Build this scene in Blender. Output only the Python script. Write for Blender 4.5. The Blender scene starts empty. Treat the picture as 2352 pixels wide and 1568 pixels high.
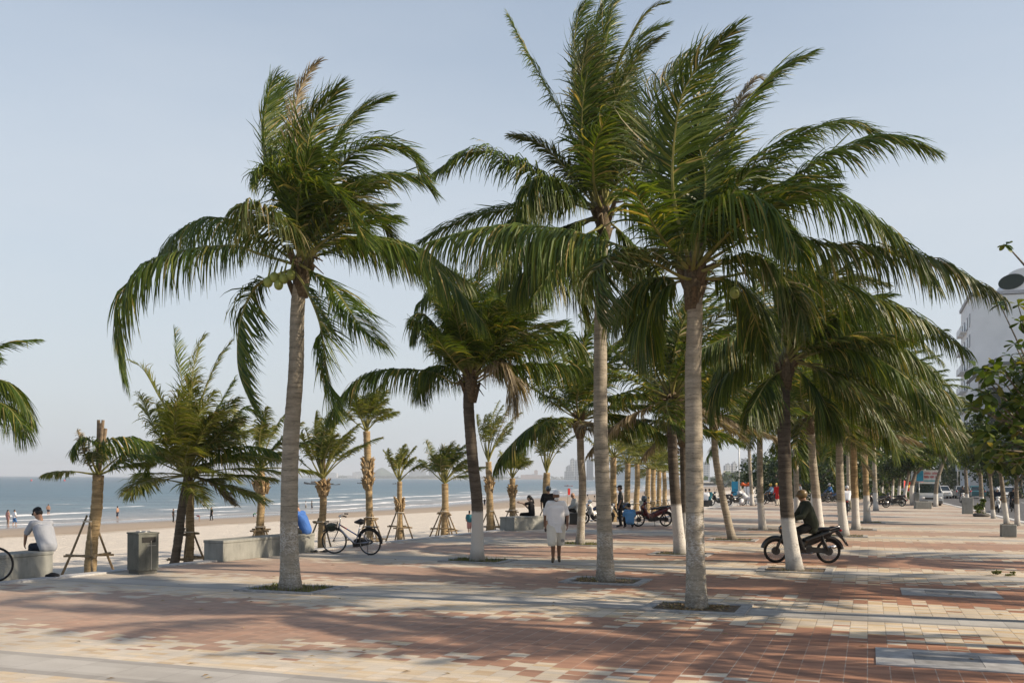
import bpy, bmesh, math, random
import numpy as np
from mathutils import Vector, Matrix, Euler
R = math.radians
SC = bpy.context.scene
C = SC.collection

# ------------------------------------------------------------------ camera, sky, sun, exposure
CH = 2.0                                     # camera height
F, CX, HY = 2287.0, 1176.0, 1097.0           # focal length, centre column and horizon row on a 2352 px wide frame
cam = bpy.data.cameras.new('camera'); cam_o = bpy.data.objects.new('camera', cam); C.objects.link(cam_o)
cam.sensor_width = 36.0; cam.lens = 36.0 * F / 2352.0
cam.shift_y = (HY - 784.0) / 2352.0
cam.clip_start = 0.1; cam.clip_end = 30000
cam_o.location = (0, 0, CH); ROLL = 0.005; cam_o.matrix_world = Matrix.Translation((0, 0, CH)) @ Matrix.Rotation(R(90), 4, 'X') @ Matrix.Rotation(ROLL, 4, 'Z')
SC.camera = cam_o
SC.view_settings.view_transform = 'Standard'; SC.view_settings.look = 'None'
SC.view_settings.exposure = 0.38; SC.view_settings.gamma = 1.0
SC.cycles.max_bounces = 6; SC.cycles.diffuse_bounces = 2; SC.cycles.glossy_bounces = 2
SC.cycles.transmission_bounces = 4; SC.cycles.volume_bounces = 0; SC.cycles.transparent_max_bounces = 6
SC.cycles.caustics_reflective = False; SC.cycles.caustics_refractive = False
SC.cycles.sample_clamp_indirect = 6.0
SC.cycles.use_denoising = True

SUN_EL = R(31.0)
SUN_VEC = Vector((0.965, -0.262, 0)).normalized() * math.cos(SUN_EL) + Vector((0, 0, math.sin(SUN_EL)))   # towards the sun
w = bpy.data.worlds.new('World'); SC.world = w; w.use_nodes = True
wn = w.node_tree.nodes; wl = w.node_tree.links
bg = wn['Background']
sky = wn.new('ShaderNodeTexSky'); sky.sky_type = 'NISHITA'; sky.sun_disc = False
sky.sun_elevation = SUN_EL
sky.sun_rotation = math.atan2(SUN_VEC.x, SUN_VEC.y)
sky.altitude = 0; sky.air_density = 1.2; sky.dust_density = 2.2; sky.ozone_density = 1.6
mx = wn.new('ShaderNodeMix'); mx.data_type = 'RGBA'; 
tcw = wn.new('ShaderNodeTexCoord'); spw = wn.new('ShaderNodeSeparateXYZ'); wl.new(tcw.outputs['Generated'], spw.inputs[0])
mrw = wn.new('ShaderNodeMapRange'); mrw.inputs[1].default_value = 0.24; mrw.inputs[2].default_value = 0.70; mrw.inputs[3].default_value = 0.78; mrw.inputs[4].default_value = 0.04
wl.new(spw.outputs['Z'], mrw.inputs[0]); mpw = wn.new('ShaderNodeMapping'); mpw.inputs['Scale'].default_value = (1, 1, 3.2); mpw.inputs['Rotation'].default_value = (0.3, 0.2, 0.4); wl.new(tcw.outputs['Generated'], mpw.inputs['Vector'])
nzw = wn.new('ShaderNodeTexNoise'); nzw.inputs['Scale'].default_value = 1.8; nzw.inputs['Detail'].default_value = 5; wl.new(mpw.outputs[0], nzw.inputs['Vector'])
adw = wn.new('ShaderNodeMath'); adw.operation = 'MULTIPLY_ADD'; adw.inputs[1].default_value = 0.55; wl.new(nzw.outputs['Fac'], adw.inputs[0])
sbw = wn.new('ShaderNodeMath'); sbw.operation = 'SUBTRACT'; sbw.inputs[1].default_value = 0.275; sbw.use_clamp = False; wl.new(mrw.outputs[0], sbw.inputs[0]); wl.new(sbw.outputs[0], adw.inputs[2]); adw.use_clamp = True
wl.new(adw.outputs[0], mx.inputs[0])              # humid veil, thick towards the horizon, thin overhead
wl.new(sky.outputs['Color'], mx.inputs[6]); mx.inputs[7].default_value = (4.25, 4.62, 5.05, 1)
wl.new(mx.outputs[2], bg.inputs['Color']); bg.inputs['Strength'].default_value = 0.122
sun = bpy.data.lights.new('sun', 'SUN'); sun.energy = 5.0; sun.angle = R(0.6); sun.color = (1.0, 0.84, 0.64)
sun_o = bpy.data.objects.new('sun', sun); C.objects.link(sun_o)
sun_o.rotation_euler = SUN_VEC.to_track_quat('Z', 'Y').to_euler()
HAZE_DENSITY = 0.0002

# ------------------------------------------------------------------ placing
def ray(x, y):
    u, v = (x - CX) / F, (y - HY) / F
    return u + v * ROLL, v - u * ROLL                  # right and down per metre of distance, camera roll undone
def gp(x, y, z=0.0):
    """the point of the level z seen at column x, row y"""
    r, dn = ray(x, y); d = (CH - z) / dn
    return Vector((r * d, d, z))
def at(x, y, d):
    """the point at distance d seen at column x, row y"""
    r, dn = ray(x, y)
    return Vector((r * d, d, CH - dn * d))
UU = Vector((0.337, 0.9415, 0)); VV = Vector((0.9415, -0.337, 0))      # along / across the promenade
UROT = -math.atan2(0.337, 0.9415)
EDGE0 = Vector((-8.97, 19.6, 0)); EDIR = Vector((0.4203, 0.9074, 0)); ENOR = Vector((-0.9074, 0.4203, 0))   # sea side edge
def sea_s(x, y): return (Vector((x, y, 0)) - EDGE0).dot(ENOR)

# ------------------------------------------------------------------ tagging, building
def tag(o, label=None, cat=None, group=None, kind=None):
    if label: o['label'] = label
    if cat: o['category'] = cat
    if group: o['group'] = group
    if kind: o['kind'] = kind
    return o
def thing(name, label, cat, loc=(0, 0, 0), rz=0.0, group=None):
    o = bpy.data.objects.new(name, None); C.objects.link(o); o.empty_display_size = 0.2
    o.location = loc; o.rotation_euler = (0, 0, rz)
    return tag(o, label, cat, group)
def link(name, me, parent=None, mats=()):
    o = bpy.data.objects.new(name, me); C.objects.link(o)
    for m in mats: me.materials.append(m)
    if parent is not None: o.parent = parent
    return o
def copy_tree(o, parent=None):
    c = o.copy(); C.objects.link(c)
    if parent is not None: c.parent = parent
    for ch in list(o.children): copy_tree(ch, c)
    return c
def mesh_np(name, V, Fq, mi=None, smooth=False):
    me = bpy.data.meshes.new(name)
    me.from_pydata(np.asarray(V).tolist(), [], [list(f) for f in (Fq.tolist() if hasattr(Fq, 'tolist') else Fq)])
    if mi is not None: me.polygons.foreach_set('material_index', np.asarray(mi, dtype=np.int32))
    if smooth: me.polygons.foreach_set('use_smooth', np.ones(len(me.polygons), dtype=bool))
    me.update()
    return me

class MB:
    """collects shapes into one mesh"""
    def __init__(s): s.v = []; s.f = []; s.m = []; s.sm = []
    def add(s, vs, fs, m=0, sm=False):
        o = len(s.v); s.v += [tuple(v) for v in vs]
        for f in fs: s.f.append([i + o for i in f]); s.m.append(m); s.sm.append(sm)
        return s
    def box(s, c, d, rot=None, m=0, taper=1.0, bev=0.0):
        x, y, z = d[0] / 2, d[1] / 2, d[2] / 2
        if bev > 0:
            bm = bmesh.new(); bmesh.ops.create_cube(bm, size=1)
            for v in bm.verts:
                v.co = Vector((v.co.x * d[0], v.co.y * d[1], v.co.z * d[2]))
                if v.co.z > 0: v.co.x *= taper; v.co.y *= taper
            bmesh.ops.bevel(bm, geom=bm.edges[:], offset=bev, segments=2, affect='EDGES', profile=0.5)
            bm.verts.index_update()
            vs = [v.co.copy() for v in bm.verts]; fs = [[v.index for v in f.verts] for f in bm.faces]; bm.free()
        else:
            vs = [Vector((sx * x * (taper if sz > 0 else 1), sy * y * (taper if sz > 0 else 1), sz * z)) for sz in (-1, 1) for sy in (-1, 1) for sx in (-1, 1)]
            fs = [(0, 2, 3, 1), (4, 5, 7, 6), (0, 1, 5, 4), (2, 6, 7, 3), (0, 4, 6, 2), (1, 3, 7, 5)]
        M = Matrix.Translation(Vector(c)) @ (rot.to_4x4() if rot is not None else Matrix.Identity(4))
        return s.add([M @ v for v in vs], fs, m)
    def tube(s, pts, r, n=8, m=0, cap=True, sm=True, flat=1.0):
        pts = [Vector(p) for p in pts]; k = len(pts)
        rr = r if hasattr(r, '__len__') else [r] * k
        vs = []; prev = None
        for i, p in enumerate(pts):
            t = (pts[min(i + 1, k - 1)] - pts[max(i - 1, 0)])
            t = t.normalized() if t.length > 1e-9 else Vector((0, 0, 1))
            if prev is None:
                a = Vector((1, 0, 0)) if abs(t.x) < 0.8 else Vector((0, 1, 0))
                prev = (a - a.dot(t) * t).normalized()
            else:
                prev = prev - prev.dot(t) * t
                prev = prev.normalized() if prev.length > 1e-6 else t.orthogonal().normalized()
            b = t.cross(prev)
            for j in range(n):
                an = 2 * math.pi * j / n
                vs.append(p + (prev * math.cos(an) + b * math.sin(an) * flat) * rr[i])
        fs = [(i * n + j, i * n + (j + 1) % n, (i + 1) * n + (j + 1) % n, (i + 1) * n + j) for i in range(k - 1) for j in range(n)]
        s.add(vs, fs, m, sm)
        if cap:
            o = len(s.v) - len(vs)
            s.f.append([o + j for j in range(n)][::-1]); s.m.append(m); s.sm.append(False)
            s.f.append([o + (k - 1) * n + j for j in range(n)]); s.m.append(m); s.sm.append(False)
        return s
    def ell(s, c, r, rot=None, m=0, nu=14, nv=8):
        c = Vector(c); r = r if hasattr(r, '__len__') else (r, r, r)
        vs = [Vector((0, 0, r[2]))]
        for i in range(1, nv):
            th = math.pi * i / nv
            for j in range(nu):
                ph = 2 * math.pi * j / nu
                vs.append(Vector((r[0] * math.sin(th) * math.cos(ph), r[1] * math.sin(th) * math.sin(ph), r[2] * math.cos(th))))
        vs.append(Vector((0, 0, -r[2])))
        fs = [(0, 1 + j, 1 + (j + 1) % nu) for j in range(nu)]
        for i in range(nv - 2):
            a = 1 + i * nu
            fs += [(a + j, a + nu + j, a + nu + (j + 1) % nu, a + (j + 1) % nu) for j in range(nu)]
        a = 1 + (nv - 2) * nu; L = len(vs) - 1
        fs += [(a + j, L, a + (j + 1) % nu) for j in range(nu)]
        if rot is not None: vs = [rot @ v for v in vs]
        return s.add([v + c for v in vs], fs, m, True)
    def prism(s, prof, y0, y1, m=0, inset=0.0):
        """profile in x,z extruded along y"""
        n = len(prof); vs = [(p[0], y0, p[1]) for p in prof] + [(p[0], y1, p[1]) for p in prof]
        fs = [tuple(range(n)), tuple(range(2 * n - 1, n - 1, -1))] + [(i, i + n, (i + 1) % n + n, (i + 1) % n) for i in range(n)]
        return s.add(vs, fs, m)
    def torus(s, c, R_, r, axis='y', n=32, k=8, m=0, a0=0.0, a1=2 * math.pi, flat=1.0):
        full = abs(a1 - a0 - 2 * math.pi) < 1e-6
        c = Vector(c); vs = []; N = n if full else n + 1
        for i in range(N):
            a = a0 + (a1 - a0) * i / n
            for j in range(k):
                b = 2 * math.pi * j / k
                rad = R_ + r * math.cos(b); h = r * flat * math.sin(b)
                if axis == 'y': p = Vector((rad * math.cos(a), h, rad * math.sin(a)))
                elif axis == 'x': p = Vector((h, rad * math.cos(a), rad * math.sin(a)))
                else: p = Vector((rad * math.cos(a), rad * math.sin(a), h))
                vs.append(c + p)
        fs = []
        for i in range(n):
            i2 = (i + 1) % N
            fs += [(i * k + j, i * k + (j + 1) % k, i2 * k + (j + 1) % k, i2 * k + j) for j in range(k)]
        return s.add(vs, fs, m, True)
    def build(s, name, mats, parent=None):
        me = bpy.data.meshes.new(name); me.from_pydata(s.v, [], s.f)
        me.polygons.foreach_set('material_index', np.asarray(s.m, dtype=np.int32))
        me.polygons.foreach_set('use_smooth', np.asarray(s.sm, dtype=bool))
        bm = bmesh.new(); bm.from_mesh(me); bmesh.ops.recalc_face_normals(bm, faces=bm.faces[:]); bm.to_mesh(me); bm.free()
        return link(name, me, parent, mats if isinstance(mats, (list, tuple)) else [mats])

WORK = bpy.data.scenes.new('work')             # an empty side scene where rounded lumps are fused; removed at the end
def blob(name, prims, voxel, mat, parent=None, smooth=2):
    """rounded limbs fused into one continuous surface.  prims: (p0, r0, p1, r1) limbs or (centre, (rx,ry,rz), rot|None) lumps"""
    b = MB()
    for q in prims:
        if len(q) == 4:
            p0, r0, p1, r1 = Vector(q[0]), q[1], Vector(q[2]), q[3]
            b.tube([p0, p0.lerp(p1, .5), p1], [r0, (r0 + r1) / 2, r1], 12)
            b.ell(p0, r0, nu=12, nv=8); b.ell(p1, r1, nu=12, nv=8)
        else:
            b.ell(q[0], q[1], q[2], nu=16, nv=10)
    o = b.build('tmp', [], None); C.objects.unlink(o); WORK.collection.objects.link(o)
    md = o.modifiers.new('r', 'REMESH'); md.mode = 'VOXEL'; md.voxel_size = voxel; md.use_smooth_shade = True
    if smooth:
        sm = o.modifiers.new('s', 'SMOOTH'); sm.factor = 0.5; sm.iterations = smooth
    vl = WORK.view_layers[0]; vl.update(); dg = vl.depsgraph
    me = bpy.data.meshes.new_from_object(o.evaluated_get(dg))
    old = o.data; bpy.data.objects.remove(o); bpy.data.meshes.remove(old)
    me.name = name; me.materials.clear()
    return link(name, me, parent, [mat])

# ------------------------------------------------------------------ materials
def nodes_of(name):
    m = bpy.data.materials.new(name); m.use_nodes = True
    nt = m.node_tree; return m, nt, nt.nodes, nt.links, nt.nodes['Principled BSDF']
def mat(name, col, rough=0.6, metal=0.0, var=0.12, scale=6.0, bump=0.0, spec=0.4, coat=0.0):
    """a plain surface with a little procedural unevenness of its own"""
    m, nt, n, l, b = nodes_of(name)
    b.inputs['Roughness'].default_value = rough; b.inputs['Metallic'].default_value = metal
    b.inputs['Specular IOR Level'].default_value = spec
    b.inputs['Coat Weight'].default_value = coat
    tc = n.new('ShaderNodeTexCoord'); nz = n.new('ShaderNodeTexNoise'); nz.inputs['Scale'].default_value = scale; nz.inputs['Detail'].default_value = 6
    l.new(tc.outputs['Object'], nz.inputs['Vector'])
    rp = n.new('ShaderNodeValToRGB'); rp.color_ramp.elements[0].position = 0.3; rp.color_ramp.elements[1].position = 0.7
    rp.color_ramp.elements[0].color = tuple(c * (1 - var) for c in col) + (1,)
    rp.color_ramp.elements[1].color = tuple(min(1, c * (1 + var)) for c in col) + (1,)
    l.new(nz.outputs['Fac'], rp.inputs['Fac']); l.new(rp.outputs['Color'], b.inputs['Base Color'])
    if bump > 0:
        bp = n.new('ShaderNodeBump'); bp.inputs['Strength'].default_value = bump; bp.inputs['Distance'].default_value = 0.02
        l.new(nz.outputs['Fac'], bp.inputs['Height']); l.new(bp.outputs['Normal'], b.inputs['Normal'])
    return m
MATS = {}
def M(name, *a, **k):
    if name not in MATS: MATS[name] = mat(name, *a, **k)
    return MATS[name]
def math_node(n, l, op, a, b=None, clamp=False):
    nd = n.new('ShaderNodeMath'); nd.operation = op; nd.use_clamp = clamp
    for i, v in enumerate((a, b)):
        if v is None: continue
        if hasattr(v, 'links'): l.new(v, nd.inputs[i])
        else: nd.inputs[i].default_value = v
    return nd.outputs[0]
def mix_col(n, l, fac, a, b, mode='MIX'):
    nd = n.new('ShaderNodeMix'); nd.data_type = 'RGBA'; nd.blend_type = mode
    for sock, v in ((nd.inputs[0], fac), (nd.inputs[6], a), (nd.inputs[7], b)):
        if hasattr(v, 'links'): l.new(v, sock)
        else: sock.default_value = v if not isinstance(v, tuple) else (v + (1,) if len(v) == 3 else v)
    return nd.outputs[2]
# ================================================================== the setting
# ---- promenade paving: bricks laid across, red fields in the middle of cream panels, grey granite strips in tree rows
def paving_material():
    m, nt, n, l, b = nodes_of('paving')
    b.inputs['Roughness'].default_value = 0.75; b.inputs['Specular IOR Level'].default_value = 0.25
    tc = n.new('ShaderNodeTexCoord'); sp = n.new('ShaderNodeSeparateXYZ'); l.new(tc.outputs['Object'], sp.inputs[0])
    x, y = sp.outputs[0], sp.outputs[1]                       # x across, y along
    BW, BL = 0.225, 0.112
    cx_ = math_node(n, l, 'FLOOR', math_node(n, l, 'DIVIDE', x, BW))
    off = math_node(n, l, 'MULTIPLY', math_node(n, l, 'MODULO', math_node(n, l, 'ABSOLUTE', cx_), 2.0), 0.0)
    yr = math_node(n, l, 'ADD', math_node(n, l, 'DIVIDE', y, BL), off)
    cy_ = math_node(n, l, 'FLOOR', yr)
    # pairs of bricks often share one colour, as if the courses were doubled
    pair = math_node(n, l, 'FLOOR', math_node(n, l, 'DIVIDE', math_node(n, l, 'ADD', cy_, math_node(n, l, 'MODULO', math_node(n, l, 'ABSOLUTE', cx_), 3.0)), 2.0))
    def white(a, c, seed):
        cmb = n.new('ShaderNodeCombineXYZ'); l.new(a, cmb.inputs[0]); l.new(c, cmb.inputs[1]); cmb.inputs[2].default_value = seed
        wn_ = n.new('ShaderNodeTexWhiteNoise'); wn_.noise_dimensions = '3D'; l.new(cmb.outputs[0], wn_.inputs['Vector']); return wn_.outputs['Value']
    w1 = white(cx_, cy_, 1.3); w2 = white(cx_, pair, 7.7); w3 = white(cx_, cy_, 4.1)
    # phase inside the 6.3 m bay, 0 on the grey strip
    BAY = 7.1
    ph = math_node(n, l, 'FLOORED_MODULO', math_node(n, l, 'SUBTRACT', y, 15.4), BAY)
    tri = math_node(n, l, 'MINIMUM', ph, math_node(n, l, 'SUBTRACT', BAY, ph))       # 0 at strip .. 3.15 mid bay
    wv = n.new('ShaderNodeTexNoise'); wv.inputs['Scale'].default_value = 0.22; wv.inputs['Detail'].default_value = 1.0; l.new(tc.outputs['Object'], wv.inputs['Vector'])
    edge = math_node(n, l, 'ADD', 1.15, math_node(n, l, 'MULTIPLY', math_node(n, l, 'SUBTRACT', wv.outputs['Fac'], 0.5), 2.4))
    prob = math_node(n, l, 'DIVIDE', math_node(n, l, 'SUBTRACT', tri, edge), 1.35, True)
    red = math_node(n, l, 'LESS_THAN', w2, math_node(n, l, 'MULTIPLY', prob, 1.04))
    stray = math_node(n, l, 'GREATER_THAN', w1, 0.985)
    red = math_node(n, l, 'MAXIMUM', red, math_node(n, l, 'MULTIPLY', stray, math_node(n, l, 'GREATER_THAN', tri, 0.8)))
    rr = n.new('ShaderNodeValToRGB'); e = rr.color_ramp.elements
    e[0].position = 0.0; e[0].color = (0.24, 0.108, 0.062, 1); e[1].position = 1.0; e[1].color = (0.42, 0.205, 0.122, 1)
    l.new(w3, rr.inputs['Fac'])
    cr = n.new('ShaderNodeValToRGB'); e = cr.color_ramp.elements
    e[0].position = 0.0; e[0].color = (0.62, 0.49, 0.325, 1); e[1].position = 1.0; e[1].color = (0.70, 0.60, 0.475, 1)
    a = e.new(0.12); a.color = (0.50, 0.36, 0.21, 1); a = e.new(0.25); a.color = (0.64, 0.535, 0.385, 1); a = e.new(0.72); a.color = (0.53, 0.49, 0.43, 1)
    l.new(w1, cr.inputs['Fac'])
    col = mix_col(n, l, red, cr.outputs['Color'], rr.outputs['Color'])
    # joints: broad pale ones along, thin dark ones across
    fx = math_node(n, l, 'FRACT', math_node(n, l, 'DIVIDE', x, BW)); fy = math_node(n, l, 'FRACT', yr)
    jx = math_node(n, l, 'LESS_THAN', math_node(n, l, 'MINIMUM', fx, math_node(n, l, 'SUBTRACT', 1.0, fx)), 0.024)
    jy = math_node(n, l, 'LESS_THAN', math_node(n, l, 'MINIMUM', fy, math_node(n, l, 'SUBTRACT', 1.0, fy)), 0.022)
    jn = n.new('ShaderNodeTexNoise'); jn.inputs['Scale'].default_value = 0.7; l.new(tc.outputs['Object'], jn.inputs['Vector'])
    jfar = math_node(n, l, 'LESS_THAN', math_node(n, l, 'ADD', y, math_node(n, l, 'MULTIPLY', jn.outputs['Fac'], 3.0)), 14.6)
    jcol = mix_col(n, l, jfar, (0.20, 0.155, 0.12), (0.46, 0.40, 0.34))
    jnz = n.new('ShaderNodeTexNoise'); jnz.inputs['Scale'].default_value = 5.0; jnz.inputs['Detail'].default_value = 6; l.new(tc.outputs['Object'], jnz.inputs['Vector'])
    col = mix_col(n, l, math_node(n, l, 'MULTIPLY', jx, math_node(n, l, 'MULTIPLY', math_node(n, l, 'SUBTRACT', jnz.outputs['Fac'], 0.26), 2.6, True)), col, jcol)
    col = mix_col(n, l, math_node(n, l, 'MULTIPLY', jy, 0.55), col, (0.24, 0.17, 0.12))
    # granite strip
    strip = math_node(n, l, 'LESS_THAN', tri, 0.46)
    sb = math_node(n, l, 'GREATER_THAN', tri, 0.30)
    gx = math_node(n, l, 'FLOOR', math_node(n, l, 'DIVIDE', x, 0.6)); gw = white(gx, math_node(n, l, 'FLOOR', math_node(n, l, 'DIVIDE', y, 0.3)), 2.2)
    gcol = mix_col(n, l, sb, (0.42, 0.415, 0.405), (0.28, 0.28, 0.28))
    gr = n.new('ShaderNodeValToRGB'); gr.color_ramp.elements[0].color = (0.85, 0.85, 0.85, 1); gr.color_ramp.elements[1].color = (1.1, 1.1, 1.1, 1); l.new(gw, gr.inputs['Fac'])
    gcol = mix_col(n, l, 1.0, gcol, gr.outputs['Color'], 'MULTIPLY')
    gfx = math_node(n, l, 'FRACT', math_node(n, l, 'DIVIDE', x, 0.6)); gj = math_node(n, l, 'LESS_THAN', gfx, 0.012)
    gcol = mix_col(n, l, gj, gcol, (0.2, 0.2, 0.2))
    col = mix_col(n, l, strip, col, gcol)
    # grime, sand blown over, speckle
    g1 = n.new('ShaderNodeTexNoise'); g1.inputs['Scale'].default_value = 0.55; g1.inputs['Detail'].default_value = 8; g1.inputs['Roughness'].default_value = 0.62; l.new(tc.outputs['Object'], g1.inputs['Vector'])
    gm = n.new('ShaderNodeValToRGB'); gm.color_ramp.elements[0].position = 0.30; gm.color_ramp.elements[0].color = (0.60, 0.58, 0.56, 1); gm.color_ramp.elements[1].position = 0.56; gm.color_ramp.elements[1].color = (1.04, 1.03, 1.01, 1); l.new(g1.outputs['Fac'], gm.inputs['Fac'])
    col = mix_col(n, l, 1.0, col, gm.outputs['Color'], 'MULTIPLY')
    g2 = n.new('ShaderNodeTexNoise'); g2.inputs['Scale'].default_value = 90; g2.inputs['Detail'].default_value = 3; l.new(tc.outputs['Object'], g2.inputs['Vector'])
    gs = n.new('ShaderNodeValToRGB'); gs.color_ramp.elements[0].position = 0.25; gs.color_ramp.elements[0].color = (0.8, 0.8, 0.8, 1); gs.color_ramp.elements[1].position = 0.75; gs.color_ramp.elements[1].color = (1.12, 1.12, 1.12, 1); l.new(g2.outputs['Fac'], gs.inputs['Fac'])
    col = mix_col(n, l, 1.0, col, gs.outputs['Color'], 'MULTIPLY')
    # spills and worn patches with soft edges of their own
    s1 = n.new('ShaderNodeTexNoise'); s1.inputs['Scale'].default_value = 0.38; s1.inputs['Detail'].default_value = 9; s1.inputs['Roughness'].default_value = .7; s1.inputs['Distortion'].default_value = .8; l.new(tc.outputs['Object'], s1.inputs['Vector'])
    sr = n.new('ShaderNodeValToRGB'); sr.color_ramp.elements[0].position = .60; sr.color_ramp.elements[0].color = (1, 1, 1, 1); sr.color_ramp.elements[1].position = .70; sr.color_ramp.elements[1].color = (.66, .65, .64, 1); l.new(s1.outputs['Fac'], sr.inputs['Fac'])
    col = mix_col(n, l, 1.0, col, sr.outputs['Color'], 'MULTIPLY')
    # pale bloom and dust lying over the bricks nearer the sand
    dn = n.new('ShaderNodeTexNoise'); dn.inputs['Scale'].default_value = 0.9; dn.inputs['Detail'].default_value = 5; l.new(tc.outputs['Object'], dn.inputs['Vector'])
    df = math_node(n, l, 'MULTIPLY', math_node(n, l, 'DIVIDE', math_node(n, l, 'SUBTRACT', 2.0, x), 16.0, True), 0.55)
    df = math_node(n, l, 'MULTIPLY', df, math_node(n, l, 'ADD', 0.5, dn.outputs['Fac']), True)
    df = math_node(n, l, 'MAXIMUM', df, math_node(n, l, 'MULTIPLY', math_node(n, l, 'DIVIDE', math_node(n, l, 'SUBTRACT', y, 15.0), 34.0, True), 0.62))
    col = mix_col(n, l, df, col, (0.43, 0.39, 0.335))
    l.new(col, b.inputs['Base Color'])
    hgt = math_node(n, l, 'SUBTRACT', 1.0, math_node(n, l, 'MAXIMUM', jx, jy))
    hgt = math_node(n, l, 'ADD', math_node(n, l, 'MULTIPLY', hgt, math_node(n, l, 'ADD', 0.7, math_node(n, l, 'MULTIPLY', w3, 0.3))), math_node(n, l, 'MULTIPLY', g2.outputs['Fac'], 0.2))
    bp = n.new('ShaderNodeBump'); bp.inputs['Strength'].default_value = 0.5; bp.inputs['Distance'].default_value = 0.006
    l.new(hgt, bp.inputs['Height']); l.new(bp.outputs['Normal'], b.inputs['Normal'])
    return m
# promenade outline in its own frame (x across, y along): sea edge and kerb
INV = Matrix.Rotation(-UROT, 4, 'Z')
KERB0 = Vector((24.05, 46.9, 0)); KDIR = Vector((0.3165, 0.9486, 0)).normalized()
def to_local(p): return INV @ Vector(p)
e0 = EDGE0 - EDIR * 34; e1 = EDGE0 + EDIR * 210
k0 = KERB0 - KDIR * 62; k1 = KERB0 + KDIR * 190
mid = [EDGE0 + EDIR * t for t in range(-34, 211, 4)]
mb = MB()
L_ = [to_local(e0.lerp(e1, i / 20)) for i in range(21)]; K_ = [to_local(k0.lerp(k1, i / 20)) for i in range(21)]
vs = [];
for a, c in zip(L_, K_): vs += [a, c]
top = len(vs)
vs += [v - Vector((0, 0, 0.6)) for v in vs]
fs = [(2 * i, 2 * i + 1, 2 * i + 3, 2 * i + 2) for i in range(20)] + [(top + 2 * i, 2 * i, 2 * i + 2, top + 2 * i + 2) for i in range(20)] + [(2 * i + 1, top + 2 * i + 1, top + 2 * i + 3, 2 * i + 3) for i in range(20)]
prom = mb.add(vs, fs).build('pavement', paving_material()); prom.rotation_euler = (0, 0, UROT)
tag(prom, kind='structure')
# raised granite coping along the sand and the kerb along the road
GRANITE = M('granite', (0.40, 0.40, 0.40), 0.75, var=0.2, scale=40)
def concrete_material(name, col):
    m, nt, n, l, b = nodes_of(name); b.inputs['Roughness'].default_value = .88; b.inputs['Specular IOR Level'].default_value = .25
    tc = n.new('ShaderNodeTexCoord')
    def noise(scale, sc, det=6):
        mp = n.new('ShaderNodeMapping'); mp.inputs['Scale'].default_value = sc; l.new(tc.outputs['Object'], mp.inputs['Vector'])
        z = n.new('ShaderNodeTexNoise'); z.inputs['Scale'].default_value = scale; z.inputs['Detail'].default_value = det; z.inputs['Roughness'].default_value = .65; l.new(mp.outputs[0], z.inputs['Vector']); return z.outputs['Fac']
    st = noise(5.0, (1, 1, .16)); bl = noise(2.2, (1, 1, 1)); gr = noise(60, (1, 1, 1), 3)
    f = math_node(n, l, 'ADD', math_node(n, l, 'MULTIPLY', st, .45), math_node(n, l, 'ADD', math_node(n, l, 'MULTIPLY', bl, .4), math_node(n, l, 'MULTIPLY', gr, .15)))
    rp = n.new('ShaderNodeValToRGB'); e = rp.color_ramp.elements; e[0].position = .36; e[0].color = tuple(c * .5 for c in col) + (1,); e[1].position = .64; e[1].color = tuple(c * 1.15 for c in col) + (1,)
    q = e.new(.48); q.color = tuple(c * .9 for c in col) + (1,)
    l.new(f, rp.inputs['Fac']); l.new(rp.outputs['Color'], b.inputs['Base Color'])
    bp = n.new('ShaderNodeBump'); bp.inputs['Strength'].default_value = .4; bp.inputs['Distance'].default_value = .01; l.new(math_node(n, l, 'ADD', bl, math_node(n, l, 'MULTIPLY', gr, .5)), bp.inputs['Height']); l.new(bp.outputs['Normal'], b.inputs['Normal'])
    return m
CONC = concrete_material('concrete', (0.265, 0.27, 0.25))
b = MB()
for i in range(120):
    p = EDGE0 + EDIR * (-33 + i * 2.0 + 1.0)
    b.box(p + ENOR * -0.14 + Vector((0, 0, -0.05)), (0.30, 1.985, 0.17), Matrix.Rotation(-math.atan2(EDIR.x, EDIR.y), 3, 'Z'))
tag(b.build('pavement_coping', GRANITE), kind='structure')
b = MB()
for i in range(230):
    p = KERB0 + KDIR * (-60 + i * 1.0 + .5)
    b.box(p + Vector((0.09, 0, -0.09)), (0.22, 0.988, 0.22), Matrix.Rotation(-math.atan2(KDIR.x, KDIR.y), 3, 'Z'))
tag(b.build('kerb', GRANITE), kind='structure')
# road with lane marks
ASPH = M('asphalt', (0.085, 0.085, 0.088), 0.85, var=0.25, scale=1.2)
KN = Vector((KDIR.y, -KDIR.x, 0))
def strip(name, a0, a1, off0, off1, z, m, kind='structure', n=1):
    p = [KERB0 + KDIR * a0 + KN * off0, KERB0 + KDIR * a0 + KN * off1, KERB0 + KDIR * a1 + KN * off1, KERB0 + KDIR * a1 + KN * off0]
    bb = MB(); bb.add([(q.x, q.y, z) for q in p], [(0, 1, 2, 3)])
    return tag(bb.build(name, m), kind=kind)
strip('road', -120, 1500, 0.2, 16.5, -0.13, ASPH)
LINEM = M('road_paint', (0.72, 0.72, 0.7), 0.7, var=0.15, scale=8)
b = MB()
for i in range(60):
    q0 = KERB0 + KDIR * (-60 + i * 7) + KN * 8.3
    for dx in (0,):
        a = [q0 + KN * -.07, q0 + KN * .07, q0 + KDIR * 3 + KN * .07, q0 + KDIR * 3 + KN * -.07]
        b.add([(v.x, v.y, -0.125) for v in a], [(0, 1, 2, 3)])
tag(b.build('road_marking', LINEM), kind='structure')
strip('edge_marking', -120, 400, 0.75, 0.93, -0.126, LINEM)
strip('sidewalk', -120, 1500, 16.5, 21.0, 0.02, M('sidewalk', (0.42, 0.37, 0.33), .85, var=.15, scale=2))
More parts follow.
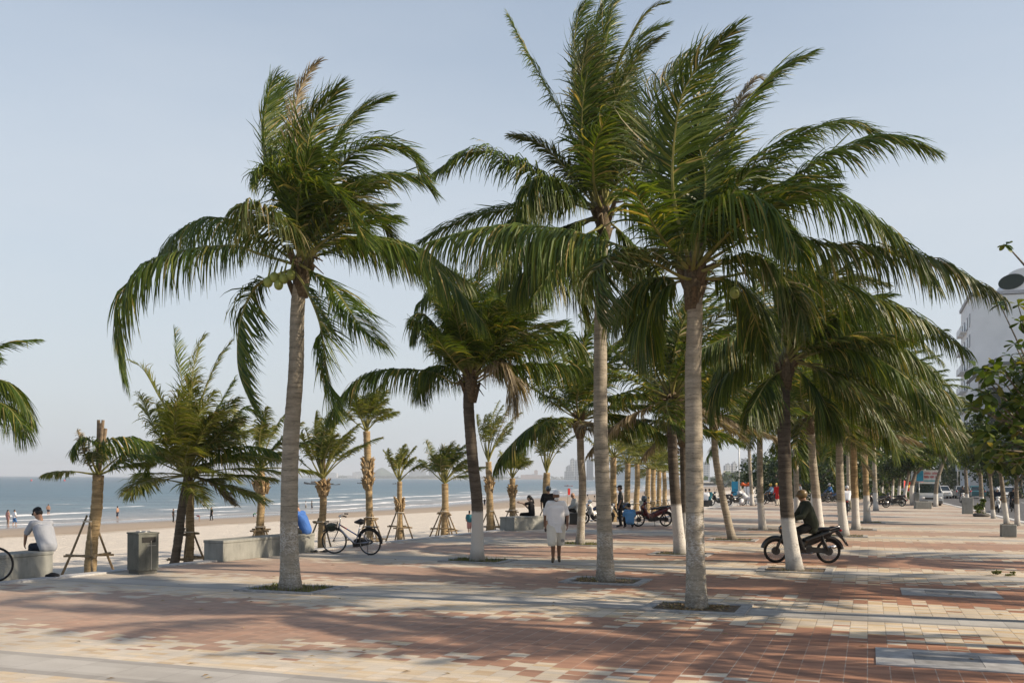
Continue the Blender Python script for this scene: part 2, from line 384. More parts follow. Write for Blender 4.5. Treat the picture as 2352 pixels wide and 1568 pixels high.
strip('ground', -600, 1500, 21.0, 1500, -0.05, M('soil', (0.16, 0.17, 0.10), .95, var=.3, scale=.2))

# ---- shoreline
SHORE = [(-700, -1280), (-240, -285), (-113, -10), (-49.9, 126), (-22.7, 188), (10.5, 329), (60, 490), (187, 1010), (330, 1600), (480, 2400), (500, 3100), (400, 3600), (200, 3950), (-127, 3950), (-462, 3950), (-1100, 5300), (-2600, 8600)]
def catmull(P, n):
    P = np.asarray(P, float); k = len(P)
    if k == 2:
        t = np.linspace(0, 1, n)[:, None]; return P[0] * (1 - t) + P[1] * t
    Q = np.vstack([2 * P[0] - P[1], P, 2 * P[-1] - P[-2]])
    seg = np.sqrt(np.linalg.norm(np.diff(P, axis=0), axis=1)); cum = np.concatenate([[0], np.cumsum(seg)]) / seg.sum()
    ts = np.linspace(0, 1, n); out = []
    for t in ts:
        i = min(np.searchsorted(cum, t, side='right') - 1, k - 2); u = (t - cum[i]) / max(1e-9, cum[i + 1] - cum[i])
        p0, p1, p2, p3 = Q[i], Q[i + 1], Q[i + 2], Q[i + 3]
        out.append(0.5 * (2 * p1 + (p2 - p0) * u + (2 * p0 - 5 * p1 + 4 * p2 - p3) * u * u + (3 * p1 - p0 - 3 * p2 + p3) * u ** 3))
    return np.array(out)
SH = catmull(SHORE, 400)
SEA_Z = -3.7
def shore_distance(P):
    """signed distance to the waterline, positive out at sea"""
    A = SH[:-1]; B = SH[1:]; out = np.empty(len(P))
    for i in range(0, len(P), 2000):
        p = P[i:i + 2000][:, None, :]; ab = (B - A)[None]; t = np.clip(((p - A[None]) * ab).sum(2) / (ab ** 2).sum(2), 0, 1)
        q = A[None] + ab * t[..., None]; dd = np.linalg.norm(p - q, axis=2); j = dd.argmin(1); r = np.arange(len(j))
        cr = ab[0, j, 0] * (p[r, 0, 1] - A[j, 1]) - ab[0, j, 1] * (p[r, 0, 0] - A[j, 0])
        out[i:i + 2000] = dd[r, j] * np.sign(cr)
    return out
def beach_z(fr):
    return np.interp(fr, [0, 0.02, 0.5, 0.8, 1.0, 1.6], [-0.30, -0.36, -2.15, -3.2, -3.68, -5.2])
def sand_z(x, y):
    """height of the sand at a point near us"""
    s = sea_s(x, y); d = -shore_distance(np.array([[x, y]]))[0]
    return float(beach_z(max(0, s) / max(1e-6, max(0, s) + max(d, 0.001)))) if d > 0 else float(beach_z(1 + min(-d, 40) / 80))
# beach grid: across fractions from the coping (0) to past the waterline
TT = np.concatenate([np.linspace(-60, 60, 60), np.linspace(62, 300, 60), np.linspace(310, 700, 20)])
E = np.array([[EDGE0.x + EDIR.x * t, EDGE0.y + EDIR.y * t] for t in TT])
W = []
dirs = np.array([ENOR.x, ENOR.y])
for p in E:
    q = p + dirs * np.arange(0, 600, 0.5)[:, None]; sd = shore_distance(q)
    k = np.argmax(sd > 0) if (sd > 0).any() else len(sd) - 1
    W.append(q[k])
W = np.array(W)
FR = np.concatenate([np.linspace(0, 0.1, 12), np.linspace(0.12, 1.0, 50), np.linspace(1.05, 1.5, 8)])
rng0 = np.random.default_rng(4)
V = []; UV = []
for i in range(len(TT)):
    for f in FR:
        p = E[i] + (W[i] - E[i]) * f
        z = beach_z(f) + (0.03 * rng0.standard_normal() if 0.03 < f < 0.6 else 0)
        V.append((p[0], p[1], z)); UV.append(f)
nf = len(FR)
Fq = [(i * nf + j, (i + 1) * nf + j, (i + 1) * nf + j + 1, i * nf + j + 1) for i in range(len(TT) - 1) for j in range(nf - 1)]
me = mesh_np('beach', V, Fq, smooth=True)
at_ = me.attributes.new('across', 'FLOAT', 'POINT'); at_.data.foreach_set('value', np.array(UV, dtype=np.float32))
def sand_material():
    m, nt, n, l, b = nodes_of('sand')
    tc = n.new('ShaderNodeTexCoord'); a = n.new('ShaderNodeAttribute'); a.attribute_name = 'across'
    nz = n.new('ShaderNodeTexNoise'); nz.inputs['Scale'].default_value = 0.05; nz.inputs['Detail'].default_value = 4; l.new(tc.outputs['Object'], nz.inputs['Vector'])
    f = math_node(n, l, 'ADD', a.outputs['Fac'], math_node(n, l, 'MULTIPLY', math_node(n, l, 'SUBTRACT', nz.outputs['Fac'], 0.5), 0.14))
    rp = n.new('ShaderNodeValToRGB'); e = rp.color_ramp.elements
    e[0].position = 0; e[0].color = (0.63, 0.57, 0.485, 1); e[1].position = 1; e[1].color = (0.22, 0.20, 0.18, 1)
    for p, c in ((0.50, (0.61, 0.545, 0.46)), (0.56, (0.36, 0.285, 0.21)), (0.82, (0.31, 0.25, 0.19)), (0.9, (0.24, 0.22, 0.2))):
        q = e.new(p); q.color = c + (1,)
    l.new(f, rp.inputs['Fac'])
    n2 = n.new('ShaderNodeTexNoise'); n2.inputs['Scale'].default_value = 1.6; n2.inputs['Detail'].default_value = 7; n2.inputs['Roughness'].default_value = .7; l.new(tc.outputs['Object'], n2.inputs['Vector'])
    r2 = n.new('ShaderNodeValToRGB'); r2.color_ramp.elements[0].position = .3; r2.color_ramp.elements[0].color = (.86, .86, .86, 1); r2.color_ramp.elements[1].position = .65; r2.color_ramp.elements[1].color = (1.05, 1.05, 1.05, 1); l.new(n2.outputs['Fac'], r2.inputs['Fac'])
    l.new(mix_col(n, l, 1.0, rp.outputs['Color'], r2.outputs['Color'], 'MULTIPLY'), b.inputs['Base Color'])
    rg = n.new('ShaderNodeMapRange'); rg.inputs[1].default_value = 0.8; rg.inputs[2].default_value = 0.93; rg.inputs[3].default_value = 0.95; rg.inputs[4].default_value = 0.18; l.new(f, rg.inputs[0]); l.new(rg.outputs[0], b.inputs['Roughness'])
    b.inputs['Specular IOR Level'].default_value = 0.35
    bp = n.new('ShaderNodeBump'); bp.inputs['Strength'].default_value = .9; bp.inputs['Distance'].default_value = .22
    dry = math_node(n, l, 'LESS_THAN', f, 0.6)
    l.new(math_node(n, l, 'MULTIPLY', n2.outputs['Fac'], dry), bp.inputs['Height']); l.new(bp.outputs['Normal'], b.inputs['Normal'])
    return m
tag(link('beach', me, None, [sand_material()]), kind='structure')

# ---- sea: a fan of rings, each vertex knows its distance to the waterline
ang = np.linspace(-1.45, 0.75, 330); rad = np.concatenate([np.geomspace(40, 600, 150), np.geomspace(620, 9000, 70)])
AA, RR = np.meshgrid(ang, rad); P = np.stack([np.sin(AA) * RR, np.cos(AA) * RR], -1).reshape(-1, 2)
sd = shore_distance(P)
na = len(ang); V = np.concatenate([P, np.full((len(P), 1), SEA_Z)], 1)
keep = (sd > -60)
Fq = []
for i in range(len(rad) - 1):
    for j in range(na - 1):
        q = (i * na + j, i * na + j + 1, (i + 1) * na + j + 1, (i + 1) * na + j)
        if keep[list(q)].any(): Fq.append(q)
me = mesh_np('sea', V, Fq, smooth=True)
a_ = me.attributes.new('shore', 'FLOAT', 'POINT'); a_.data.foreach_set('value', sd.astype(np.float32))
def sea_material():
    m, nt, n, l, b = nodes_of('sea_water')
    tc = n.new('ShaderNodeTexCoord'); a = n.new('ShaderNodeAttribute'); a.attribute_name = 'shore'; s = a.outputs['Fac']
    def noise(scale, detail=3, sc=(1, 1, 1), rot=0.47):
        mp = n.new('ShaderNodeMapping'); mp.inputs['Scale'].default_value = sc; mp.inputs['Rotation'].default_value = (0, 0, rot); l.new(tc.outputs['Object'], mp.inputs['Vector'])
        z = n.new('ShaderNodeTexNoise'); z.inputs['Scale'].default_value = scale; z.inputs['Detail'].default_value = detail; l.new(mp.outputs[0], z.inputs['Vector']); return z.outputs['Fac']
    rp = n.new('ShaderNodeValToRGB'); e = rp.color_ramp.elements
    e[0].position = 0; e[0].color = (0.27, 0.245, 0.215, 1); e[1].position = 1; e[1].color = (0.017, 0.066, 0.108, 1)
    q = e.new(0.02); q.color = (0.21, 0.225, 0.23, 1); q = e.new(0.07); q.color = (0.085, 0.14, 0.17, 1); q = e.new(0.22); q.color = (0.032, 0.094, 0.138, 1)
    l.new(math_node(n, l, 'DIVIDE', s, 600.0, True), rp.inputs['Fac'])
    chop = noise(0.06, 6, (0.35, 1.0, 1.0)); cm = n.new('ShaderNodeValToRGB'); cm.color_ramp.elements[0].position = .35; cm.color_ramp.elements[0].color = (.7, .72, .75, 1); cm.color_ramp.elements[1].position = .65; cm.color_ramp.elements[1].color = (1.15, 1.12, 1.1, 1); l.new(chop, cm.inputs['Fac'])
    col = mix_col(n, l, 1.0, rp.outputs['Color'], cm.outputs['Color'], 'MULTIPLY')
    # foam lines: breakers at set distances, wandering, broken along their length
    wob = math_node(n, l, 'MULTIPLY', math_node(n, l, 'SUBTRACT', noise(0.018, 3), 0.5), 26.0)
    wob2 = math_node(n, l, 'MULTIPLY', math_node(n, l, 'SUBTRACT', noise(0.35, 4), 0.5), 4.0)
    sw = math_node(n, l, 'ADD', math_node(n, l, 'ADD', s, wob), wob2)
    foam = None
    for k, (pos, wid, brk, seed) in enumerate(((2.5, 1.1, .40, .3), (14, 1.6, .46, 2.1), (29, 3.0, .46, 4.4), (46, 2.6, .52, 6.3), (66, 1.6, .57, 1.7), (90, 1.2, .62, 3.1))):
        d = math_node(n, l, 'ABSOLUTE', math_node(n, l, 'SUBTRACT', sw, float(pos)))
        v = math_node(n, l, 'SUBTRACT', 1.0, math_node(n, l, 'DIVIDE', d, wid), True)
        bk = math_node(n, l, 'MULTIPLY', math_node(n, l, 'SUBTRACT', noise(0.03 + .004 * k, 2, (1, 1, 1), seed), brk), 9.0, True)
        v = math_node(n, l, 'MULTIPLY', v, bk)
        foam = v if foam is None else math_node(n, l, 'MAXIMUM', foam, v)
    foam = math_node(n, l, 'MULTIPLY', foam, math_node(n, l, 'MULTIPLY', noise(0.9, 5), 3.8), True)
    l.new(mix_col(n, l, foam, col, (0.78, 0.78, 0.77)), b.inputs['Base Color'])
    l.new(math_node(n, l, 'ADD', 0.28, math_node(n, l, 'MULTIPLY', foam, 0.6)), b.inputs['Roughness'])
    b.inputs['Specular IOR Level'].default_value = 0.07
    bp = n.new('ShaderNodeBump'); bp.inputs['Strength'].default_value = 0.9; bp.inputs['Distance'].default_value = 1.4
    h = math_node(n, l, 'ADD', noise(0.10, 5, (.5, 1, 1)), math_node(n, l, 'MULTIPLY', noise(0.5, 4), 0.5))
    l.new(h, bp.inputs['Height']); l.new(bp.outputs['Normal'], b.inputs['Normal'])
    return m
tag(link('sea', me, None, [sea_material()]), kind='structure')

# ---- far shore: flat land round the bay with a sandy lip
far = SH[SH[:, 1] > 900]
inl = np.array([(4500, 9050), (4500, 700), (330.0, 800.0)])
ring = np.vstack([far, [(-2300, 9050)], inl])
bm = bmesh.new(); vt = [bm.verts.new((p[0], p[1], -1.6)) for p in ring]; bm.faces.new(vt)
bmesh.ops.triangulate(bm, faces=bm.faces[:])
lo = [bm.verts.new((p[0], p[1], -4.2)) for p in ring]
lip = [bm.verts.new((p[0] - 0, p[1], -4.2)) for p in ring[:0]]
for i in range(len(ring) - 1): bm.faces.new((vt[i], lo[i], lo[i + 1], vt[i + 1]))
bmesh.ops.recalc_face_normals(bm, faces=bm.faces[:])
me = bpy.data.meshes.new('far_shore'); bm.to_mesh(me); bm.free()
tag(link('far_land', me, None, [M('far_sand', (0.42, 0.38, 0.30), .95, var=.15, scale=.01)]), kind='structure')
# land between promenade end and the far land, inland of the beach
b = MB()
p0 = EDGE0 + EDIR * 180; p1 = EDGE0 + EDIR * 720; q1 = KERB0 + KDIR * 700 + KN * 0.2; q0 = KERB0 + KDIR * 150 + KN * 0.2
b.add([(p.x, p.y, -0.62) for p in (p0, p1, q1, q0)], [(0, 1, 2, 3)])
tag(b.build('verge', M('park_ground', (0.20, 0.20, 0.13), .95, var=.3, scale=.3)), kind='structure')

# ---- the air: haze box round everything, sky outside
b = MB(); b.box((-1500, 4350, 42.5), (16400, 9500, 97))
hz = b.build('haze', []); tag(hz, kind='stuff')
hm = bpy.data.materials.new('haze'); hm.use_nodes = True; hm.node_tree.nodes.clear()
ho = hm.node_tree.nodes.new('ShaderNodeOutputMaterial'); hv = hm.node_tree.nodes.new('ShaderNodeVolumePrincipled')
hv.inputs['Color'].default_value = (0.86, 0.92, 1.0, 1); hv.inputs['Density'].default_value = HAZE_DENSITY; hv.inputs['Anisotropy'].default_value = 0.1
hm.node_tree.links.new(hv.outputs['Volume'], ho.inputs['Volume']); hz.data.materials.append(hm)
# ================================================================== palms
def leaf_material(name, ramp, trans=0.33, rough=0.42):
    """each leaflet is an island of its own and takes its own tint"""
    m, nt, n, l, b = nodes_of(name)
    g = n.new('ShaderNodeNewGeometry'); rp = n.new('ShaderNodeValToRGB'); e = rp.color_ramp.elements
    e[0].position = ramp[0][0]; e[0].color = ramp[0][1] + (1,); e[1].position = ramp[-1][0]; e[1].color = ramp[-1][1] + (1,)
    for p, c in ramp[1:-1]: q = e.new(p); q.color = c + (1,)
    l.new(g.outputs['Random Per Island'], rp.inputs['Fac'])
    b.inputs['Roughness'].default_value = rough; b.inputs['Specular IOR Level'].default_value = 0.32
    l.new(rp.outputs['Color'], b.inputs['Base Color'])
    t = n.new('ShaderNodeBsdfTranslucent'); br = n.new('ShaderNodeMix'); br.data_type = 'RGBA'; br.blend_type = 'MULTIPLY'; br.inputs[0].default_value = 1
    l.new(rp.outputs['Color'], br.inputs[6]); br.inputs[7].default_value = (1.9, 1.8, 0.45, 1); l.new(br.outputs[2], t.inputs['Color'])
    mx = n.new('ShaderNodeMixShader'); mx.inputs[0].default_value = trans
    l.new(b.outputs[0], mx.inputs[1]); l.new(t.outputs[0], mx.inputs[2]); l.new(mx.outputs[0], n['Material Output'].inputs['Surface'])
    return m
LEAF = leaf_material('palm_leaf', [(0, (0.0292, 0.0554, 0.01)), (0.4, (0.0551, 0.0934, 0.0138)), (0.72, (0.0939, 0.1343, 0.0188)), (0.9, (0.1587, 0.1824, 0.0326)), (0.97, (0.2752, 0.2335, 0.0627)), (1, (0.4371, 0.321, 0.1379))])
LEAF_YOUNG = leaf_material('young_palm_leaf', [(0, (0.070, 0.095, 0.015)), (.5, (0.14, 0.158, 0.030)), (.8, (0.15, 0.16, 0.05)), (1, (0.27, 0.21, 0.10))])
LEAF_WORN = leaf_material('weathered_leaf', [(0, (0.030, 0.050, 0.011)), (.40, (0.056, 0.084, 0.018)), (.72, (0.10, 0.115, 0.034)), (.90, (0.19, 0.165, 0.08)), (1, (0.34, 0.28, 0.18))])
LEAF_DRY = leaf_material('dry_leaf', [(0, (0.10, 0.082, 0.055)), (.5, (0.20, 0.162, 0.105)), (1, (0.34, 0.285, 0.2))], .2, .6)
RACHIS = M('frond_stalk', (0.20, 0.19, 0.055), 0.5, var=.3, scale=4)
RACHIS_DRY = M('dry_stalk', (0.30, 0.22, 0.12), 0.7, var=.3, scale=4)
FIBRE = M('leaf_base_fibre', (0.115, 0.088, 0.055), 0.95, var=.45, scale=25, bump=.6)
HUSK = M('coconut_husk', (0.24, 0.28, 0.07), 0.45, var=.2, scale=9)
WIND = np.array([1.0, 0.2, 0.0])

def frond_arrays(ctrl, rng, Lmax=0.8, pairs=84, wind=0.35, droop=0.7, vee=0.25, width=0.036, t0=0.2, bare=0.0, one_side=0.0, rad=0.026, curl=0.0):
    """rachis tube + two ranks of tapering leaflets.  returns V, F, material index (0 leaflet, 1 stalk)"""
    Pn = catmull(ctrl, 36)
    seg = np.linalg.norm(np.diff(Pn, axis=0), axis=1); s = np.concatenate([[0], np.cumsum(seg)]); s /= s[-1]
    Tn = np.gradient(Pn, axis=0); Tn /= np.linalg.norm(Tn, axis=1)[:, None] + 1e-9
    hd = Pn[-1] - Pn[0]; hd[2] = 0; hl = np.linalg.norm(hd); hd = hd / hl if hl > 0.05 else np.array([0.5, -.8, 0])
    ref = np.array([0, 0, 1.0]) - 0.6 * hd
    Nn = ref[None] - (Tn @ ref)[:, None] * Tn; Nn /= np.linalg.norm(Nn, axis=1)[:, None] + 1e-9
    # stalk
    k = 5; rr = rad * 1.5 * (.10 + .9 * (1 - s) ** 1.5) + .002
    Bn = np.cross(Tn, Nn); a = np.arange(k) * 2 * np.pi / k
    ring = Pn[:, None] + rr[:, None, None] * (np.cos(a)[None, :, None] * Nn[:, None] * 0.7 + np.sin(a)[None, :, None] * Bn[:, None])
    V = [ring.reshape(-1, 3)]; i0 = np.arange(35)[:, None] * k; j = np.arange(k)[None]
    FR_ = np.stack([i0 + j, i0 + (j + 1) % k, i0 + k + (j + 1) % k, i0 + k + j], -1).reshape(-1, 4)
    Fs = [FR_]; Ms = [np.ones(len(FR_), int)]; base = 36 * k
    K = 4
    for side in (-1, 1):
        t = np.clip(t0 + (1 - t0) * (np.arange(pairs) + rng.uniform(-.35, .35, pairs)) / pairs, 0, 1)
        kp = rng.uniform(size=pairs) > bare * (1.2 - t)
        t = t[kp]; n = len(t)
        if n == 0: continue
        ip = lambda A: np.stack([np.interp(t, s, A[:, c]) for c in range(3)], -1)
        p = ip(Pn); T = ip(Tn); N = ip(Nn); S = np.cross(T, N) * side
        u = (t - t0) / (1 - t0)
        L = Lmax * np.interp(u, [0, .12, .35, .7, .92, 1], [.45, .8, 1.0, .82, .5, .34]) * rng.uniform(.78, 1.08, n)
        if one_side: L = L * (1 - one_side if side < 0 else 1)
        fwd = np.radians(np.interp(u, [0, .5, 1], [62, 46, 18]) + rng.normal(0, 7, n))
        vv = vee * rng.uniform(.5, 1.4, n)
        d0 = S * np.sin(fwd)[:, None] + T * np.cos(fwd)[:, None] + N * vv[:, None]
        d0 /= np.linalg.norm(d0, axis=1)[:, None]
        dr = droop * rng.uniform(.6, 1.5, n); wi = wind * rng.uniform(.5, 1.5, n)
        pts = [p]; dirs_ = []
        jit = rng.normal(0, .15, (n, 3)) + (rng.uniform(size=n) < .06)[:, None] * rng.normal(0, .6, (n, 3))
        for q in range(K):
            w_ = (q + .3) / K
            d = d0 * (1 - .25 * min(1.0, float(droop)) * w_) + jit * w_ + np.array([0, 0, -1.0])[None] * (dr * w_ * 1.7)[:, None] + WIND[None] * (wi * w_ * 1.7)[:, None]
            if curl: d = d + np.cross(d0, WIND)[:] * (curl * w_)
            d /= np.linalg.norm(d, axis=1)[:, None]
            dirs_.append(d); pts.append(pts[-1] + d * (L / K)[:, None])
        dirs_.append(dirs_[-1])
        wid = width * rng.uniform(.75, 1.2, n) * np.interp(u, [0, .3, 1], [.8, 1, .6])
        tw = rng.normal(0, .35, n)
        vs = []
        for q in range(K + 1):
            d = dirs_[q]; wv = T - (T * d).sum(1)[:, None] * d; wv /= np.linalg.norm(wv, axis=1)[:, None] + 1e-6
            wv = wv * np.cos(tw)[:, None] + np.cross(d, wv) * np.sin(tw)[:, None]
            h = wid * (0.55, 1.0, .85, .55, .08)[q] * .5
            vs.append(pts[q] - wv * h[:, None]); vs.append(pts[q] + wv * h[:, None])
        vs = np.stack(vs, 1)                       # n, 10, 3
        V.append(vs.reshape(-1, 3))
        o = base + np.arange(n)[:, None] * 10; q = np.arange(K)[None] * 2
        ff = np.stack([o + q, o + q + 1, o + q + 3, o + q + 2], -1).reshape(-1, 4)
        Fs.append(ff); Ms.append(np.zeros(len(ff), int)); base += n * 10
    return np.concatenate(V), np.concatenate(Fs), np.concatenate(Ms)
def add_frond(parent, ctrl, rng, leaf=None, stalk=None, name='frond', **k):
    V, Fq, mi = frond_arrays(np.asarray(ctrl, float), rng, **k)
    return link(name, mesh_np(name, V, Fq, mi), parent, [leaf or LEAF, stalk or RACHIS])

def trunk_material(name, lo, hi, paint=(0.53, 0.515, 0.485)):
    m, nt, n, l, b = nodes_of(name)
    b.inputs['Roughness'].default_value = .9; b.inputs['Specular IOR Level'].default_value = .2
    tc = n.new('ShaderNodeTexCoord'); sp = n.new('ShaderNodeSeparateXYZ'); l.new(tc.outputs['Object'], sp.inputs[0])
    def noise(scale, sc, det=5):
        mp = n.new('ShaderNodeMapping'); mp.inputs['Scale'].default_value = sc; l.new(tc.outputs['Object'], mp.inputs['Vector'])
        z = n.new('ShaderNodeTexNoise'); z.inputs['Scale'].default_value = scale; z.inputs['Detail'].default_value = det; z.inputs['Roughness'].default_value = .65; l.new(mp.outputs[0], z.inputs['Vector']); return z.outputs['Fac']
    band = noise(3.2, (.7, .7, 4.5), 6); spk = noise(26, (1, 1, 1.8), 4); blot = noise(3.0, (1, 1, .8), 5)
    rp = n.new('ShaderNodeValToRGB'); e = rp.color_ramp.elements
    e[0].position = .33; e[0].color = lo + (1,); e[1].position = .66; e[1].color = hi + (1,)
    l.new(math_node(n, l, 'ADD', math_node(n, l, 'MULTIPLY', band, .72), math_node(n, l, 'MULTIPLY', spk, .28)), rp.inputs['Fac'])
    # ring scars: thin dark lines round the trunk, unevenly spaced
    zz = math_node(n, l, 'ADD', math_node(n, l, 'MULTIPLY', sp.outputs[2], 11.0), math_node(n, l, 'MULTIPLY', band, 1.6))
    fr = math_node(n, l, 'FRACT', zz); scar = math_node(n, l, 'LESS_THAN', fr, .13)
    scar = math_node(n, l, 'MULTIPLY', scar, math_node(n, l, 'MULTIPLY', math_node(n, l, 'SUBTRACT', blot, .42), 6.0, True))
    col = mix_col(n, l, math_node(n, l, 'MULTIPLY', scar, .6), rp.outputs['Color'], tuple(c * .45 for c in lo))
    # whitewash up to the height given on the trunk, worn through in patches
    a = n.new('ShaderNodeAttribute'); a.attribute_type = 'OBJECT'; a.attribute_name = 'paint_height'
    a2 = n.new('ShaderNodeAttribute'); a2.attribute_type = 'OBJECT'; a2.attribute_name = 'paint_wear'
    hh = math_node(n, l, 'SUBTRACT', a.outputs['Fac'], math_node(n, l, 'ADD', sp.outputs[2], math_node(n, l, 'MULTIPLY', math_node(n, l, 'SUBTRACT', spk, .5), .10)))
    pf = math_node(n, l, 'MULTIPLY', hh, 14.0, True)
    wear = math_node(n, l, 'MULTIPLY', math_node(n, l, 'SUBTRACT', math_node(n, l, 'ADD', math_node(n, l, 'MULTIPLY', blot, .5), math_node(n, l, 'MULTIPLY', spk, .5)), a2.outputs['Fac']), 7.0, True)
    col = mix_col(n, l, math_node(n, l, 'MULTIPLY', pf, wear), col, paint)
    low = math_node(n, l, 'SUBTRACT', 1.0, math_node(n, l, 'DIVIDE', sp.outputs[2], .32), True)      # splashed dirt at the foot
    col = mix_col(n, l, math_node(n, l, 'MULTIPLY', low, math_node(n, l, 'MULTIPLY', blot, 1.25), True), col, (0.085, 0.075, 0.06))
    l.new(col, b.inputs['Base Color'])
    bp = n.new('ShaderNodeBump'); bp.inputs['Strength'].default_value = .55; bp.inputs['Distance'].default_value = .025
    l.new(math_node(n, l, 'SUBTRACT', math_node(n, l, 'ADD', band, math_node(n, l, 'MULTIPLY', spk, .4)), math_node(n, l, 'MULTIPLY', scar, .5)), bp.inputs['Height']); l.new(bp.outputs['Normal'], b.inputs['Normal'])
    return m
BARK = trunk_material('palm_bark', (0.18, 0.16, 0.125), (0.40, 0.355, 0.285))
BARK_DARK = trunk_material('dark_palm_bark', (0.050, 0.042, 0.033), (0.15, 0.125, 0.10))
BARK_TAN = trunk_material('tan_palm_bark', (0.17, 0.118, 0.062), (0.43, 0.32, 0.18))

def add_trunk(parent, pts, r0, r1, m, paint=0.0, wear=.4, flare=1.35, bumpy=.012, seed=0, n=18):
    P = catmull(pts, max(30, int(np.linalg.norm(np.array(pts[-1]) - np.array(pts[0])) / .045)))
    rg = np.random.default_rng(seed + 11); k = len(P); u = np.linspace(0, 1, k)
    r = r0 + (r1 - r0) * u; hz_ = np.linalg.norm(P - P[0], axis=1)
    r = r * (1 + (flare - 1) * np.exp(-hz_ / .28))
    saw = (hz_ / .085 + rg.uniform()) % 1.0
    r = r * (1 + bumpy * 2.0 * (saw - .5)) * (1 + rg.normal(0, bumpy, k))
    b = MB(); b.tube([tuple(p) for p in P], list(r), n, cap=True)
    o = b.build('trunk', m, parent)
    o['paint_height'] = float(paint); o['paint_wear'] = float(wear)
    return o

def leaf_bases(parent, heart, r, rng, n=12, name='leaf_base', h=.55):
    """old sheaths and fibre wrapped round the top of the trunk"""
    b = MB(); heart = Vector(heart)
    b.tube([heart + Vector((0, 0, -h)), heart + Vector((0, 0, -h * .4)), heart + Vector((0, 0, .1)), heart + Vector((0, 0, .35))], [r * 1.02, r * 1.25, r * 1.1, r * .35], 12)
    for i in range(n):
        a = rng.uniform(0, 2 * math.pi); z0 = rng.uniform(-h, .05); o = Vector((math.cos(a), math.sin(a), 0)); ln = rng.uniform(.2, .5)
        p0 = heart + o * r * .85 + Vector((0, 0, z0)); p1 = p0 + o * ln * .35 + Vector((0, 0, ln * .8)); p2 = p1 + o * ln * .5 + Vector((0, 0, ln * rng.uniform(-.5, .35)))
        b.tube([p0, p1, p2], [.06, .045, .012], 6, flat=.45)
    return b.build(name, FIBRE, parent)

def px_frond(pts, d0, off, heart):
    """columns and rows plus how far the tip comes forward (-) or back (+), as points in space"""
    p = np.array(pts, float); L = np.concatenate([[0], np.cumsum(np.linalg.norm(np.diff(p, axis=0), axis=1))]); L /= L[-1]
    out = [list(heart)]
    for (x, y), f in zip(pts, L):
        f2 = .12 + .88 * f
        out.append(list(at(x, y, d0 + off * f2)))
    return np.array(out)

def wild_frond(rng, heart, az, el, L, grav, wind=.05):
    """a frond grown from its bud: leaves at azimuth az and elevation el, then bends under its weight"""
    d = np.array([math.cos(az) * math.cos(el), math.sin(az) * math.cos(el), math.sin(el)]); p = np.array(heart, float); out = [p.copy()]
    st = L / 9
    for i in range(9):
        p = p + d * st; out.append(p.copy())
        d = d + np.array([0, 0, -grav * (0.35 + .1 * i)]) * .55 + WIND * wind + rng.normal(0, .025, 3)
        d /= np.linalg.norm(d)
    return np.array(out)

def generic_crown(parent, rng, heart, n=20, L=3.4, size=1.0, leaf=None, pairs=60, wind=.08, el_hi=84, el_lo=-12, grav=.16, droop=.75, lw=.4, width=.04, skip=None, Lmax=.75, bare=0.0):
    for i in range(n):
        az = i * 2.399 + rng.uniform(-.3, .3); f = (i + .5) / n
        if skip is not None and skip(az): continue
        el = R(el_hi + (el_lo - el_hi) * f ** 1.15 + rng.uniform(-7, 7))
        ln = L * size * (0.72 + .35 * math.sin(math.pi * min(1, f + .15))) * rng.uniform(.9, 1.1)
        lf = leaf if leaf is not None else (LEAF_WORN if rng.uniform() < .22 else LEAF)
        if f > .9 and rng.uniform() < .35: lf = LEAF_DRY
        c = wild_frond(rng, heart, az, el, ln, grav * rng.uniform(.8, 1.25), wind)
        add_frond(parent, c, rng, lf, pairs=pairs, Lmax=Lmax * size, wind=lw, droop=droop * (.5 + .7 * f), width=width, rad=.024 * size, t0=.2, bare=bare)

def coconuts(parent, pts, r=.082):
    for p in pts:
        b = MB(); b.ell(p, (r, r, r * 1.15)); b.tube([Vector(p) + Vector((0, 0, r)), Vector(p) + Vector((.05, .05, r + .25))], [.018, .014], 5)
        b.build('coconut', HUSK, parent)

PG = 'coconut palms along the promenade'
def px_palm(label, base, top, heart_px, fronds, r0, r1, bark, paint=0, wear=.4, via=(), seed=0, extra=8, extra_L=2.6, nuts=(), d=None, Lmax=.92, leafbase=True, flare=1.35):
    b0 = gp(*base); d = b0.y
    t = thing('coconut_palm', label, 'palm tree', b0, 0, PG)
    pts = [b0 - b0] + [at(x, y, d) - b0 for x, y in via] + [at(top[0], top[1], d) - b0]
    heart = at(heart_px[0], heart_px[1], d) - b0
    add_trunk(t, [tuple(p) for p in pts] + [tuple(heart)], r0, r1, bark, paint, wear, seed=seed, flare=flare)
    rng = np.random.default_rng(seed)
    if leafbase: leaf_bases(t, heart, r1 * 1.05, rng)
    for fr in fronds:
        pts, off = fr[0], fr[1]; k = dict(fr[2]) if len(fr) > 2 else {}
        lf = {'g': LEAF, 'w': LEAF_WORN, 'd': LEAF_DRY}[k.pop('leaf', 'g')]
        c = px_frond(pts, d, off, heart + b0) - np.array(b0)
        kw = dict(pairs=165, Lmax=Lmax, wind=.35, droop=.65, width=.030); kw.update(k)
        add_frond(t, c, rng, lf, RACHIS_DRY if lf is LEAF_DRY else RACHIS, **kw)
    for i in range(extra + 5):                       # fronds towards and away from us that fill the crown
        az = rng.choice([R(90), R(-90)]) + rng.uniform(-.9, .9); el = R(rng.uniform(25, 80))
        c = wild_frond(rng, heart, az, el, extra_L * rng.uniform(.8, 1.15), .15, .08)
        add_frond(t, c, rng, LEAF_WORN if rng.uniform() < .25 else LEAF, pairs=70, Lmax=Lmax * .9, wind=.45, droop=.5, width=.04)
    if nuts: coconuts(t, [at(x, y, d - .35) - b0 for x, y in nuts])
    return t

